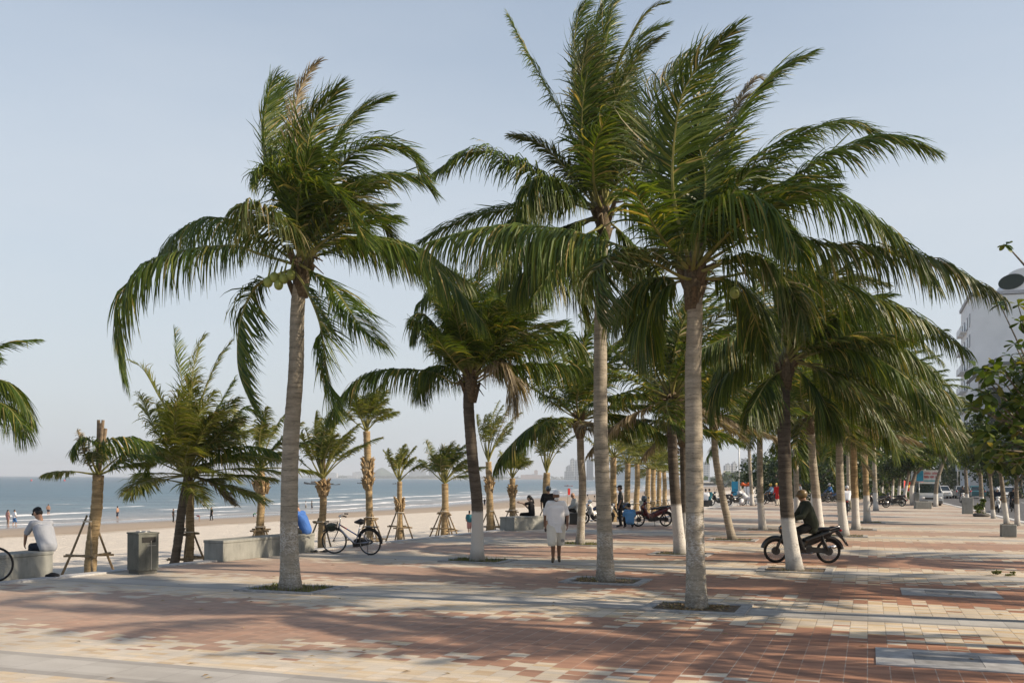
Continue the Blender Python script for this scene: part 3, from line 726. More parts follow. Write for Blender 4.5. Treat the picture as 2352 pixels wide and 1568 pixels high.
UP = dict(droop=.12, wind=.65, vee=.25)           # upright, leaflets blown over to the right
HANG = dict(droop=2.0, wind=.30, vee=.05, Lmax=1.15, pairs=165, width=.031)
# --- the palm with green nuts, left of the middle
px_palm('tall palm with a cluster of green coconuts, standing left of the bicycle', (667, 1353), (683, 720), (692, 612), [
    ([(596, 583), (524, 564), (370, 588), (298, 645), (270, 727), (279, 832), (289, 871)], -.8, HANG),
    ([(600, 545), (567, 516), (514, 501), (466, 506), (404, 540), (370, 583)], 1.6, HANG),
    ([(697, 590), (668, 550), (634, 511), (588, 474), (566, 470), (557, 500)], -2.0, dict(Lmax=1.1, droop=1.1*1.7, wind=.15, leaf='w')),
    ([(605, 645), (572, 683), (550, 746), (545, 818), (553, 871), (580, 935)], -.6, dict(droop=.8, wind=.5)),
    ([(672, 615), (701, 660), (735, 746), (754, 871), (775, 955)], -1.6, dict(droop=.7, wind=.35)),
    ([(690, 608), (764, 660), (826, 746), (880, 795)], -2.2, dict(droop=.9, wind=.4)),
    ([(740, 568), (802, 549), (898, 554), (975, 592), (1052, 664), (1110, 741)], -.8, HANG),
    ([(745, 563), (836, 542), (937, 559), (1004, 602), (1080, 650)], 1.5, HANG),
    ([(668, 520), (620, 400), (606, 290), (620, 204), (634, 175)], .2, dict(droop=.1, wind=.3, Lmax=.75)),
    ([(684, 506), (636, 340), (640, 230), (655, 190)], 1.0, UP),
    ([(682, 506), (678, 314), (682, 228), (711, 165), (735, 141)], -.3, dict(droop=.1, wind=.5, leaf='d', bare=.55, Lmax=.5)),
    ([(692, 506), (702, 372), (721, 280), (778, 204)], -.9, dict(droop=.15, wind=.55)),
    ([(716, 482), (769, 338), (826, 261), (884, 228)], .3, dict(droop=.2, wind=.6)),
    ([(716, 506), (778, 386), (850, 333), (932, 348), (975, 405)], -.5, dict(droop=.6, wind=.5)),
    ([(716, 516), (788, 429), (874, 405), (956, 410), (992, 440)], .8, dict(droop=.8, wind=.4)),
    ([(688, 500), (694, 330), (712, 262), (740, 236)], .2, dict(droop=.1, wind=.5, leaf='d', pairs=60)),
    ([(690, 520), (655, 420), (612, 390), (590, 410)], -1.0, dict(droop=.8, wind=.5)),
    ([(700, 520), (740, 430), (800, 480), (845, 560)], -1.4, dict(droop=.7, wind=.4)),
    ([(700, 530), (760, 470), (850, 480), (900, 540)], 1.2, dict(droop=.8, wind=.4, leaf='w')),
], .165, .118, BARK, paint=1.25, wear=.47, via=[(664, 1200), (668, 1020), (680, 850)], seed=1, extra=2, nuts=[(616, 648), (640, 654), (652, 640), (630, 637), (668, 632)])
# --- the tallest palm
px_palm('tallest palm with a straight pale trunk, its upright fronds reaching the top of the sky', (1391, 1335), (1380, 700), (1386, 490), [
    ([(1361, 462), (1310, 307), (1252, 197), (1210, 122), (1168, 38)], .3, dict(droop=.5, wind=-.15, bare=.25, Lmax=.62, curl=.4)),
    ([(1369, 441), (1340, 294), (1319, 126), (1327, 42), (1344, 8)], -.5, UP),
    ([(1378, 441), (1365, 252), (1361, 105), (1386, 8)], .6, UP),
    ([(1382, 441), (1378, 210), (1403, 34), (1415, 5)], -.2, UP),
    ([(1394, 441), (1407, 202), (1449, 88), (1491, 25), (1529, 8)], .2, dict(droop=.15, wind=.4, leaf='w', bare=.2, Lmax=.6)),
    ([(1399, 420), (1432, 210), (1470, 126), (1520, 84)], -.6, dict(droop=.2, wind=.45, leaf='w', Lmax=.6)),
    ([(1397, 430), (1420, 230), (1465, 100), (1525, 60)], .8, UP),
    ([(1388, 440), (1350, 250), (1335, 180), (1350, 90)], -1.2, dict(droop=.3, wind=.5, leaf='w')),
    ([(1344, 445), (1285, 370), (1235, 328), (1176, 311)], -.4, dict(droop=.5, wind=-.1, leaf='w', Lmax=.6)),
    ([(1344, 462), (1214, 386), (1172, 370), (1121, 349), (1066, 357), (995, 400)], -.6, dict(droop=.9, wind=.15, width=.034)),
    ([(1331, 454), (1268, 412), (1226, 412), (1205, 465)], -1.3, HANG),
    ([(1361, 483), (1298, 466), (1193, 475), (1067, 504), (970, 552)], 1.0, dict(droop=.7, wind=.1)),
    ([(1345, 470), (1260, 450), (1190, 490), (1130, 590)], -1.0, HANG),
    ([(1390, 460), (1395, 330), (1440, 272), (1475, 325), (1505, 400)], -1.0, dict(droop=.8, wind=.3)),
    ([(1385, 460), (1375, 340), (1405, 290), (1440, 300)], .9, dict(droop=.5, wind=.5, leaf='w')),
    ([(1350, 510), (1290, 545), (1220, 610), (1175, 670)], .6, HANG),
    ([(1380, 520), (1330, 550), (1270, 620), (1225, 680)], -1.3, HANG),
    ([(1400, 510), (1440, 550), (1465, 620), (1480, 700)], .8, HANG),
    ([(1400, 490), (1460, 470), (1540, 520), (1570, 600)], 1.2, HANG),
    ([(1360, 500), (1300, 520), (1220, 560), (1150, 640)], .9, HANG), ([(1390, 520), (1360, 580), (1340, 650)], -.8, HANG), ([(1370, 505), (1320, 515), (1260, 575), (1210, 650)], -.2, HANG),
    ([(1380, 510), (1345, 560), (1320, 640), (1340, 720)], .5, dict(Lmax=1.1, droop=1.0*1.7, wind=.2, leaf='w')),
], .155, .112, BARK, paint=1.0, wear=.47, via=[(1388, 1200), (1380, 1000), (1379, 850)], seed=2, extra=5)
# --- the nearest palm
px_palm('nearest palm, rooted in the brown litter pit at the granite strip', (1600, 1397), (1596, 720), (1592, 630), [
    ([(1579, 590), (1545, 430), (1558, 254), (1592, 170), (1646, 107), (1690, 66)], -1.6, dict(droop=.15, wind=.55, width=.034, Lmax=.8)),
    ([(1592, 577), (1596, 346), (1630, 178), (1680, 102)], .8, UP),
    ([(1580, 590), (1510, 400), (1495, 250), (1545, 165), (1590, 120)], 1.2, dict(droop=.35, wind=.4, leaf='w', bare=.25)),
    ([(1621, 556), (1672, 329), (1722, 237), (1789, 165), (1856, 128)], .2, dict(droop=.3, wind=.6)),
    ([(1610, 560), (1650, 340), (1700, 230), (1735, 180), (1760, 190)], 1.4, dict(droop=.3, wind=.4, leaf='d', bare=.5, Lmax=.5)),
    ([(1646, 556), (1768, 380), (1852, 308), (1936, 283), (2008, 300)], 1.0, dict(droop=.7, wind=.45)),
    ([(1663, 556), (1831, 405), (1907, 359), (1999, 325), (2066, 321), (2142, 346)], -.3, dict(droop=.85, wind=.3, width=.034)),
    ([(1594, 600), (1605, 535), (1660, 468), (1730, 466), (1789, 501), (1840, 580)], -2.4, dict(droop=1.2*1.7, wind=.12, pairs=190, width=.033, Lmax=1.3)),
    ([(1621, 598), (1705, 472), (1810, 430), (1915, 451), (1999, 501), (2083, 564), (2150, 655)], -.8, dict(Lmax=1.1, droop=1.1*1.7, wind=.18)),
    ([(1625, 600), (1750, 540), (1894, 562), (2041, 573), (2146, 598), (2230, 640), (2301, 680)], -.4, dict(Lmax=1.1, droop=1.15*1.7, wind=.15, leaf='w', width=.034)),
    ([(1575, 640), (1490, 598), (1420, 588), (1382, 610), (1372, 660), (1371, 725)], -1.5, dict(droop=.7, wind=.75, leaf='w', width=.036)),
    ([(1580, 620), (1480, 585), (1330, 535), (1190, 516), (1080, 528), (985, 555)], .3, {**HANG, 'Lmax': 1.4, 'pairs': 170}),
    ([(1640, 640), (1780, 620), (1930, 660), (2083, 716), (2220, 805)], .8, dict(Lmax=1.1, droop=1.1*1.7, wind=.2)),
    ([(1595, 590), (1560, 470), (1510, 430), (1470, 470)], 1.0, dict(droop=.8, wind=.3)),
    ([(1600, 590), (1640, 450), (1700, 400), (1750, 420)], .9, dict(droop=.6, wind=.5, leaf='w')),
    ([(1620, 620), (1720, 590), (1800, 640), (1850, 740)], -1.6, dict(Lmax=1.1, droop=1.1*1.7, wind=.2, leaf='w')),
    ([(1585, 640), (1530, 660), (1490, 720), (1470, 800)], .7, HANG),
    ([(1560, 640), (1500, 640), (1440, 680), (1420, 740)], 1.2, HANG),
    ([(1620, 640), (1680, 650), (1730, 720), (1760, 810)], .8, dict(Lmax=1.1, droop=1.1*1.7, wind=.2)),
    ([(1600, 590), (1620, 420), (1600, 300), (1630, 240)], -.6, dict(droop=.3, wind=.6)),
], .148, .115, BARK, paint=1.5, wear=.48, via=[(1596, 1200), (1594, 1000), (1592, 850)], seed=3, extra=2, extra_L=2.4, nuts=[(1688, 672)])
# --- the palm the motorbike rides behind
px_palm('palm whose whitewashed foot hides the middle of the ridden motorbike', (1826, 1310), (1800, 880), (1803, 838), [
    ([(1807, 816), (1854, 795), (1950, 768), (2060, 790), (2150, 860)], -.6, HANG),
    ([(1771, 824), (1735, 798), (1690, 770), (1610, 800)], -.6, HANG),
    ([(1840, 831), (1915, 867), (1987, 899), (2081, 975)], -1.8, dict(droop=.9, wind=.25, leaf='w')),
    ([(1843, 816), (1930, 795), (2023, 824), (2113, 870), (2221, 920)], .8, HANG),
    ([(1800, 800), (1790, 700), (1755, 610)], .4, UP),
    ([(1806, 800), (1845, 690), (1905, 610)], .2, dict(droop=.4, wind=.5)),
    ([(1800, 800), (1760, 720), (1690, 680)], .6, dict(droop=.7, wind=.3)),
    ([(1785, 845), (1720, 830), (1660, 870), (1630, 940)], .5, HANG),
    ([(1825, 835), (1950, 850), (2100, 940), (2200, 990), (2270, 1036)], 1.2, dict(Lmax=1.1, droop=1.0*1.7, wind=.2, leaf='w')),
    ([(1815, 820), (1900, 740), (2000, 720), (2090, 770)], -1.0, HANG),
    ([(1810, 810), (1870, 720), (1960, 680), (2050, 700), (2110, 760)], 1.0, HANG),
    ([(1820, 840), (1880, 900), (1920, 980)], -.8, HANG),
    ([(1795, 850), (1760, 880), (1720, 950)], -.8, HANG),
    ([(1810, 800), (1825, 700), (1850, 630)], -.9, UP),
    ([(1830, 825), (1940, 800), (2060, 850), (2150, 950)], -1.6, HANG), ([(1830, 830), (1930, 880), (2020, 960), (2060, 1040)], .6, HANG), ([(1820, 815), (1890, 760), (1990, 760), (2080, 830)], .2, HANG),
    ([(1790, 840), (1740, 800), (1680, 820), (1640, 890)], 1.4, HANG), ([(1815, 810), (1880, 690), (1950, 640), (2030, 650)], .5, dict(droop=.9, wind=.4, leaf='w')), ([(1840, 835), (1980, 870), (2100, 900), (2200, 960)], .9, HANG),
], .155, .13, BARK_DARK, paint=1.18, wear=.30, via=[(1808, 1180), (1802, 1050)], seed=4, extra=10)
# --- the dark palm with the bright white band
px_palm('dark leaning palm with a bright white painted band at its foot', (1096, 1288), (1076, 925), (1082, 872), [
    ([(1044, 880), (1020, 866), (996, 856), (954, 849), (894, 849), (840, 862), (790, 905), (755, 960)], -.4, dict(Lmax=1.1, droop=1.2*1.7, wind=.1)),
    ([(1095, 878), (1134, 855), (1194, 839), (1269, 836), (1359, 846)], -.5, dict(Lmax=1.1, droop=1.15*1.7, wind=.1)),
    ([(1092, 865), (1134, 834), (1179, 792), (1224, 768), (1284, 741)], .4, dict(droop=.5, wind=.4)),
    ([(1092, 855), (1152, 792), (1194, 738), (1232, 706)], 1.0, dict(droop=.4, wind=.5)),
    ([(1100, 860), (1176, 798), (1239, 771), (1284, 762), (1329, 786), (1356, 830)], .2, HANG),
    ([(1080, 840), (1075, 760), (1090, 660), (1112, 606)], .3, UP),
    ([(1085, 840), (1110, 740), (1160, 620), (1205, 570)], -.6, dict(droop=.5, wind=.5)),
    ([(1076, 840), (1020, 740), (975, 650)], .4, dict(droop=.7, wind=.4)),
    ([(1070, 850), (1000, 780), (950, 740)], -.4, dict(droop=.8, wind=.3)),
    ([(1075, 850), (1040, 750), (1010, 690), (1000, 640)], -1.0, dict(droop=.6, wind=.5)),
    ([(1085, 850), (1100, 770), (1140, 700), (1190, 690)], -1.2, dict(droop=.8, wind=.4)),
    ([(1100, 868), (1150, 835), (1180, 870), (1190, 930)], -1.0, dict(Lmax=1.1, droop=1.1*1.7, wind=.2, leaf='d')),
    ([(1065, 870), (1020, 840), (980, 850), (960, 900)], 1.0, HANG),
    ([(1075, 850), (1050, 720), (1010, 660), (960, 695)], .8, HANG), ([(1085, 850), (1090, 720), (1060, 640), (1005, 612)], -.4, dict(droop=1.2, wind=.3, Lmax=1.0)),
    ([(1090, 850), (1140, 740), (1175, 690), (1215, 705)], .6, HANG), ([(1070, 860), (1010, 760), (970, 722), (945, 765)], .2, HANG), ([(1085, 840), (1120, 700), (1150, 640), (1190, 640)], .9, dict(droop=1.0, wind=.4, Lmax=1.0)),
    ([(1080, 850), (1060, 780), (1040, 700)], -1.3, dict(droop=.9, wind=.3)),
], .145, .125, BARK_DARK, paint=1.22, wear=.22, via=[(1096, 1160), (1086, 1060)], seed=5, extra=10)

# --- the rest of the promenade palms: base, top of trunk, bark, paint, n, length
def plain_palm(label, base, top, bark=BARK_DARK, paint=1.0, wear=.3, r0=.14, r1=.11, seed=0, n=20, L=3.3, d=None, via=(), special=(), wind=.08, lo=-14, flare=1.35, width=.048, pairs=72, group=PG):
    b0 = gp(*base); d = b0.y
    t = thing('coconut_palm', label, 'palm tree', b0, 0, group); rng = np.random.default_rng(seed + 50)
    heart = at(top[0], top[1], d) - b0
    add_trunk(t, [(0, 0, 0)] + [tuple(at(x, y, d) - b0) for x, y in via] + [tuple(heart)], r0, r1, bark, paint, wear, seed=seed, flare=flare, n=14)
    leaf_bases(t, heart, r1 * 1.1, rng)
    generic_crown(t, rng, heart, n=n, L=L, pairs=pairs, wind=wind, el_lo=lo, width=width)
    for pts, off, k in special:
        add_frond(t, px_frond(pts, d, off, heart + b0) - np.array(b0), rng, LEAF, **{**dict(pairs=80, Lmax=.75), **k})
    return t
plain_palm('slim palm with a leaning trunk just left of the tallest palm', (1332, 1250), (1332, 965), BARK, .9, .45, .12, .105, 6, special=[
    ([(1293, 966), (1254, 966), (1209, 987), (1164, 1033), (1138, 1075)], -.5, HANG), ([(1400, 950), (1470, 965), (1535, 1005)], -.5, HANG)], via=[(1338, 1120), (1334, 1050)], L=3.1, n=26)
plain_palm('dark palm with white foot standing close behind the nearest palm, on its left', (1563, 1273), (1543, 915), BARK_DARK, 1.35, .3, .15, .12, 7, via=[(1552, 1150), (1545, 1040)], n=32, L=3.6, lo=-22)
plain_palm('bare grey palm leaning left, between the nearest palm and the motorbike', (1682, 1240), (1638, 965), BARK, .0, .3, .125, .10, 8, via=[(1662, 1150), (1645, 1060)], L=3.6, n=28)
plain_palm('palm with swollen whitewashed foot, behind and right of the leaning grey palm', (1752, 1217), (1745, 970), BARK, 1.1, .3, .14, .11, 9, via=[(1746, 1130)], L=4.0, n=28)
plain_palm('palm behind the helmeted rider, its foot hidden by the motorbike', (1884, 1236), (1862, 960), BARK, 1.4, .3, .16, .12, 10, via=[(1876, 1150), (1866, 1050)], n=34, L=4.1, wind=.13, lo=-22)
plain_palm('thick whitewashed palm over the tail of the ridden motorbike', (1939, 1231), (1927, 965), BARK, 1.25, .28, .16, .115, 11, via=[(1930, 1120)], n=34, L=4.4, wind=.15, lo=-25, special=[([(1960, 880), (2040, 830), (2130, 860), (2200, 950)], -.8, HANG), ([(1950, 860), (2000, 780), (2080, 760), (2165, 830)], .8, HANG), ([(1960, 930), (2050, 920), (2140, 980), (2200, 1060)], -.5, HANG)])
plain_palm('second palm right of the motorbike, slimmer and tan above its paint', (1966, 1216), (1959, 990), BARK_TAN, 1.3, .3, .15, .12, 12, n=34, L=4.5, wind=.15, lo=-25, special=[([(1990, 920), (2080, 880), (2170, 930), (2235, 1010)], -.6, HANG), ([(1985, 900), (2040, 830), (2120, 830), (2195, 905)], .8, HANG)])
plain_palm('palm with mossy foot at the right end of the row of trunks', (1992, 1200), (1984, 985), BARK_TAN, 1.3, .32, .15, .12, 13, n=34, L=4.8, wind=.15, lo=-25, special=[([(2010, 920), (2080, 890), (2160, 940), (2215, 1030)], -.6, HANG), ([(2010, 940), (2090, 950), (2150, 1010), (2175, 1075)], .6, HANG)])
plain_palm('pale thin palm seen past the right edge of the motorbike palm', (1832, 1200), (1825, 975), BARK, 1.2, .3, .14, .10, 14, L=3.3)
plain_palm('distant thin palm beside the blue sign, leaning left', (1728, 1161), (1718, 990), BARK, .9, .3, .14, .11, 15, L=3.6, pairs=40, width=.06)
plain_palm('shaded palm half hidden at the left of the white footed dark palm', (1574, 1250), (1568, 985), BARK_DARK, 1.0, .3, .12, .1, 16, L=2.8)
plain_palm('distant palm between the rows with its crown in deep shade', (1868, 1165), (1866, 1010), BARK, 1.0, .3, .16, .12, 17, n=24, L=4.2, pairs=40, width=.06)
plain_palm('farthest slim palm right of the mossy footed one', (2012, 1172), (2006, 1010), BARK, 1.2, .3, .15, .12, 18, n=32, L=5.0, wind=.14, pairs=40, width=.06)
plain_palm('far palm in the gap between the whitewashed trunks', (1950, 1160), (1947, 1020), BARK, 1.0, .3, .16, .12, 19, n=24, L=4.4, pairs=40, width=.06)
# a palm outside the left edge whose fronds reach in, and the row out of view on the right that shades the paving
plain_palm('palm beyond the left edge of the picture, only its drooping frond tips in view', (-190, 1300), (-170, 930), BARK, 1.0, .4, .14, .11, 20, L=2.4, n=10, special=[
    ([(-90, 880), (0, 872), (40, 900), (75, 960)], 0, HANG), ([(-80, 920), (0, 925), (40, 960), (60, 1000)], -.6, HANG)])
def shade_palm(x, y, h, seed, n=34):
    t = thing('coconut_palm', 'palm outside the right edge whose crown shades the paving', 'palm tree', (x, y, 0), 0, PG); rng = np.random.default_rng(seed)
    add_trunk(t, [(0, 0, 0), (.1, .05, h * .5), (.0, .1, h)], .15, .11, BARK, 1.2, .35, seed=seed, n=10)
    generic_crown(t, rng, (0, .1, h), n=n, L=3.6, pairs=50, wind=.08, el_lo=-25, width=.07)
for q in ((10.0, 9.6, 4.6, 31, 26), (12.4, 15.6, 6.2, 36), (10.8, 10.6, 8.5, 32, 19), (14.5, 16.5, 4.8, 33), (17.5, 23.0, 4.6, 34)): shade_palm(*q)

# --- young palms on the sand, propped with poles
YG = 'young transplanted palms along the sand'
def young_palm(label, base, top, stalks, d=None, r0=.13, r1=.10, bark=BARK_TAN, seed=0, z=None, swell=None, chop=None, L=1.6, droop=.6, Lmax=.45, leaf=None, spread=(80, 30), bare=.1, px=(), tied=0):
    if z is None: b0 = gp(base[0], base[1], -.34)
    else: b0 = at(base[0], base[1], z)
    b0.z = min(b0.z, sand_z(b0.x, b0.y) if sea_s(b0.x, b0.y) > 0 else -.3)
    d = b0.y
    t = thing('young_palm', label, 'palm tree', b0, 0, YG); rng = np.random.default_rng(seed + 90)
    heart = at(top[0], top[1], d) - b0
    P = [(0, 0, -.1)] + [tuple(Vector((heart.x * f + rng.uniform(-.03, .03), 0, heart.z * f))) for f in (.33, .66)] + [tuple(heart)]
    add_trunk(t, P, r0, r1, bark, 0, .4, seed=seed, flare=1.1, bumpy=.03, n=14)
    if swell:                                     # shaggy sheath below the crown
        bb = MB()
        z0, z1, rr = swell
        for i in range(46):
            f = rng.uniform(); zc = z0 + (z1 - z0) * f; a = rng.uniform(0, 6.28); o = Vector((math.cos(a), math.sin(a), 0))
            p = Vector((heart.x * zc / heart.z, 0, zc)) + o * rr * .8
            bb.tube([p, p + o * .06 + Vector((0, 0, .16)), p + o * .13 + Vector((0, 0, rng.uniform(.1, .26)))], [.05, .04, .008], 5, flat=.4)
        bb.tube([Vector((heart.x * z0 / heart.z, 0, z0)), Vector((heart.x * (z0 + z1) / 2 / heart.z, 0, (z0 + z1) / 2)), Vector((heart.x, 0, z1))], [rr * .8, rr, rr * .6], 12)
        bb.build('leaf_base', M('straw_fibre', (0.33, 0.235, 0.13), .95, var=.45, scale=22, bump=.6), t)
    for i in range(stalks):
        az = i * 2.399 + rng.uniform(-.4, .4); f = (i + .5) / stalks; el = R(spread[0] + (spread[1] - spread[0]) * f + rng.uniform(-6, 6))
        c = wild_frond(rng, heart, az, el, L * rng.uniform(.75, 1.15), .11, .06)
        add_frond(t, c, rng, leaf or (LEAF_WORN if rng.uniform() < .25 else LEAF_YOUNG), pairs=54, Lmax=Lmax, wind=.25, droop=droop, width=.04, rad=.028, t0=.42, bare=bare)
    for pts, off, k in px:
        kk = dict(pairs=80, Lmax=.62); kk.update(k); lf = kk.pop('leaf', LEAF_YOUNG)
        add_frond(t, px_frond(pts, d, off, heart + b0) - np.array(b0), rng, lf, **kk)
    if chop:                                      # cut off bundle of central leaves
        bb = MB()
        top_ = at(chop[0], chop[1], d) - b0
        for i in range(9):
            o = Vector((rng.uniform(-.09, .09), rng.uniform(-.09, .09), rng.uniform(-.18, .05)))
            bb.tube([heart, heart.lerp(top_, .5) + o * .6, top_ + o], [.05, .045, .04], 6, flat=.6)
        bb.build('cut_leaf_bundle', M('cut_stalk', (0.17, 0.125, 0.08), .85, var=.35, scale=12), t)
    return t, b0
POLE = M('pole_wood', (0.22, 0.165, 0.10), .85, var=.35, scale=9)
def brace(label, b0, apex_h, rad_, n=3, bars=(.45,), seed=0, cut=0.0):
    """poles leaning on the trunk, tied by cross bars"""
    t = thing('tree_brace', label, 'tree brace', b0, 0, 'pole braces of the young palms'); rng = random.Random(seed)
    feet = [Vector((math.cos(a), math.sin(a), 0)) for a in [seed * .7 + i * 2 * math.pi / n + .3 for i in range(n)]]
    def P(i, f): return feet[i] * (rad_ * (1 - f) + .12 * f) + Vector((0, 0, apex_h * f - .12 * (1 - f)))
    for i in range(n):
        b = MB(); b.tube([P(i, 0), P(i, .5) + Vector((rng.uniform(-.02, .02), 0, 0)), P(i, 1.08)], [.032, .028, .024], 7); b.build('pole', POLE, t)
    for h in bars:
        for i in range(n):
            a, c = P(i, h), P((i + 1) % n, h); e = (c - a).normalized() * .14
            b = MB(); b.tube([a - e + Vector((0, 0, .02 * i)), c + e + Vector((0, 0, .02 * i))], .026, 7); b.build('cross_bar', POLE, t)
    b = MB(); b.torus((0, 0, apex_h * .98), .15, .018, 'z', 16, 6); b.build('tie', M('tie_cloth', (0.5, 0.45, 0.38), .9), t)
    return t
yp, b0 = young_palm('young palm with a sawn off top at the far left, beside the waste bin', (206, 1318), (226, 1090), 5, r0=.14, r1=.125, seed=1, chop=(234, 968), bark=BARK_TAN, spread=(55, 5), L=1.3, droop=.9, px=[
    ([(250, 1080), (290, 1050), (330, 1045), (365, 1050)], -.5, dict(droop=1., leaf=LEAF)), ([(222, 1030), (200, 1010), (180, 1020), (165, 1045)], -.3, dict(droop=1., leaf=LEAF)), ([(240, 1020), (280, 1005), (320, 1010), (358, 1022)], .2, dict(Lmax=1.1, droop=1.2*1.7, leaf=LEAF)), ([(212, 1080), (195, 1040), (178, 990)], .2, dict(leaf=LEAF_DRY, bare=.5, Lmax=.3))])
brace('tall wide pole frame at the far left, nearest the seated man in the cap', b0, 1.35, .75, 3, (.42,), 1)
yp, b0 = young_palm('dark leaning palm behind a lighter trunk, the fullest crown on the sand', (398, 1301), (432, 1092), 40, r0=.115, r1=.105, bark=BARK_DARK, seed=2, spread=(86, -14), L=2.3, Lmax=.75, leaf=None, droop=.6, bare=.0, px=[
    ([(426, 1000), (418, 880), (405, 800), (400, 758)], .3, dict(droop=.1, wind=.3, leaf=LEAF)), ([(436, 1000), (440, 880), (455, 800), (470, 770)], -.2, dict(droop=.15, wind=.4)),
    ([(440, 1000), (470, 900), (500, 830), (530, 785)], .2, dict(droop=.1, wind=.5, leaf=LEAF_WORN, bare=.3)), ([(420, 1000), (370, 920), (330, 850), (300, 830)], -.3, dict(droop=.35, wind=.1)),
    ([(450, 1030), (500, 940), (540, 870)], .5, dict(droop=.4, wind=.3, leaf=LEAF)), ([(440, 1060), (520, 1030), (580, 1025), (640, 1040)], -.5, dict(Lmax=1.1, droop=1.2*1.7, wind=.1, leaf=LEAF)),
    ([(410, 1060), (370, 1045), (340, 1070), (325, 1120)], -.5, dict(droop=1., wind=.1, leaf=LEAF)), ([(440, 1090), (490, 1110), (520, 1140), (538, 1155)], -.4, dict(droop=.6, leaf=LEAF_DRY)), ([(445, 1040), (520, 980), (560, 940), (600, 960)], .2, dict(droop=.9, leaf=LEAF))])
yp, b0 = young_palm('light trunked propped palm in front of the dark leaning one', (432, 1297), (438, 1112), 6, r0=.115, r1=.105, seed=3, L=1.3, spread=(60, 0))
brace('pole frame round the light trunk, left of the long bench', b0, .95, .55, 4, (.3, .9), 2)
yp, b0 = young_palm('propped palm standing out on the sand behind the long bench', (598, 1240), (600, 1075), 14, seed=4, L=2.0, Lmax=.5, swell=(1.9, 2.3, .2), spread=(82, 5), z=29.5, droop=.7)
brace('short pole frame on the sand behind the long bench', b0, .95, .6, 4, (.85,), 3)
yp, b0 = young_palm('bulging orange trunked palm at the right end of the long bench', (738, 1266), (742, 1100), 18, r0=.13, r1=.1, seed=5, L=2.0, swell=(1.75, 2.15, .16), spread=(88, 40), Lmax=.4, chop=(741, 1000), px=[([(728, 1060), (712, 1020), (700, 985), (690, 1000)], .2, dict(leaf=LEAF_WORN, bare=.4, Lmax=.35))])
brace('pole frame beside the front wheel of the bicycle', b0, 1.0, .55, 3, (.95,), 4)
yp, b0 = young_palm('tall shaggy palm rising behind the bicycle', (850, 1252), (842, 990), 13, seed=6, r0=.12, r1=.12, L=1.5, swell=(1.95, 2.95, .17), spread=(88, 35), Lmax=.55, leaf=LEAF_YOUNG)
brace('pole frame behind the rear wheel of the bicycle', b0, 1.05, .6, 4, (.9, .3), 5)
yp, b0 = young_palm('thinnest young palm just right of the bicycle', (918, 1244), (918, 1105), 7, seed=7, r0=.10, r1=.09, L=1.3, spread=(88, 45), Lmax=.32, px=[([(905, 1080), (890, 1050), (880, 1035)], .1, dict(bare=.4, Lmax=.3))], swell=(1.1, 1.5, .12))
brace('slender pole frame of the thinnest young palm', b0, 1.15, .6, 4, (.55,), 6)
yp, b0 = young_palm('bushy young palm with bleached top left of the white banded palm', (1020, 1231), (1022, 1110), 17, seed=8, r0=.15, r1=.13, L=1.75, spread=(88, 30), Lmax=.55, leaf=LEAF_WORN)
brace('close set pole frame of the bushy young palm', b0, 1.1, .65, 6, (.35, .85), 7)
yp, b0 = young_palm('tall young palm with long cut stalks just right of the white banded palm', (1127, 1222), (1122, 1060), 12, seed=9, r0=.17, r1=.13, L=2.3, spread=(88, 60), Lmax=.5, bare=.55, swell=(1.75, 2.3, .17), px=[([(1135, 1020), (1155, 970), (1168, 935)], 0, dict(bare=1.1, leaf=LEAF_DRY))])
brace('pole frame left of the short bench', b0, 1.0, .6, 4, (.35,), 8)
yp, b0 = young_palm('small young palm behind the short bench', (1176, 1196), (1177, 1098), 8, seed=10, r0=.14, r1=.12, L=1.4, spread=(85, 40), Lmax=.5, z=43, swell=(1.5, 1.9, .15))
brace('pole frame behind the short bench', b0, 1.0, .6, 4, (.9,), 9)
yp, b0 = young_palm('young palm of tall bare stalks above the walking man in white', (1253, 1200), (1256, 1085), 11, seed=11, r0=.16, r1=.14, L=2.2, spread=(88, 62), bare=.6, Lmax=.45, z=41)
brace('pole frame hidden behind the walking man in white', b0, 1.0, .6, 3, (.6,), 10)
rr = random.Random(5)
for i, (x, y, h, lab) in enumerate(((1408, 1192, 1050, 'small far young palm directly right of the tallest trunk'), (1441, 1188, 1064, 'far young palm above the standing man in dark clothes'),
        (1462, 1184, 1066, 'far young palm above the head of the parked red motorbike'), (1487, 1180, 1076, 'far young palm above the saddle of the red motorbike'),
        (1500, 1177, 1078, 'slim far young palm in the middle of the distant row'), (1512, 1174, 1082, 'far young palm over the tail of the red motorbike'), (1528, 1172, 1084, 'farthest young palm at the right end of the row'))):
    yp, b0 = young_palm(lab, (x, y), (x + rr.uniform(-3, 3), h), 15, seed=20 + i, r0=.16, r1=.14, L=1.9, spread=(85, -5), Lmax=.55, z=(46, 50, 54, 58, 62, 66, 70)[i])
    brace('pole frame of the ' + lab.replace('far young', 'distant').replace('farthest young', 'last').replace('slim distant', 'slim'), b0, 1.0, .6, 3, (.6,), 30 + i)
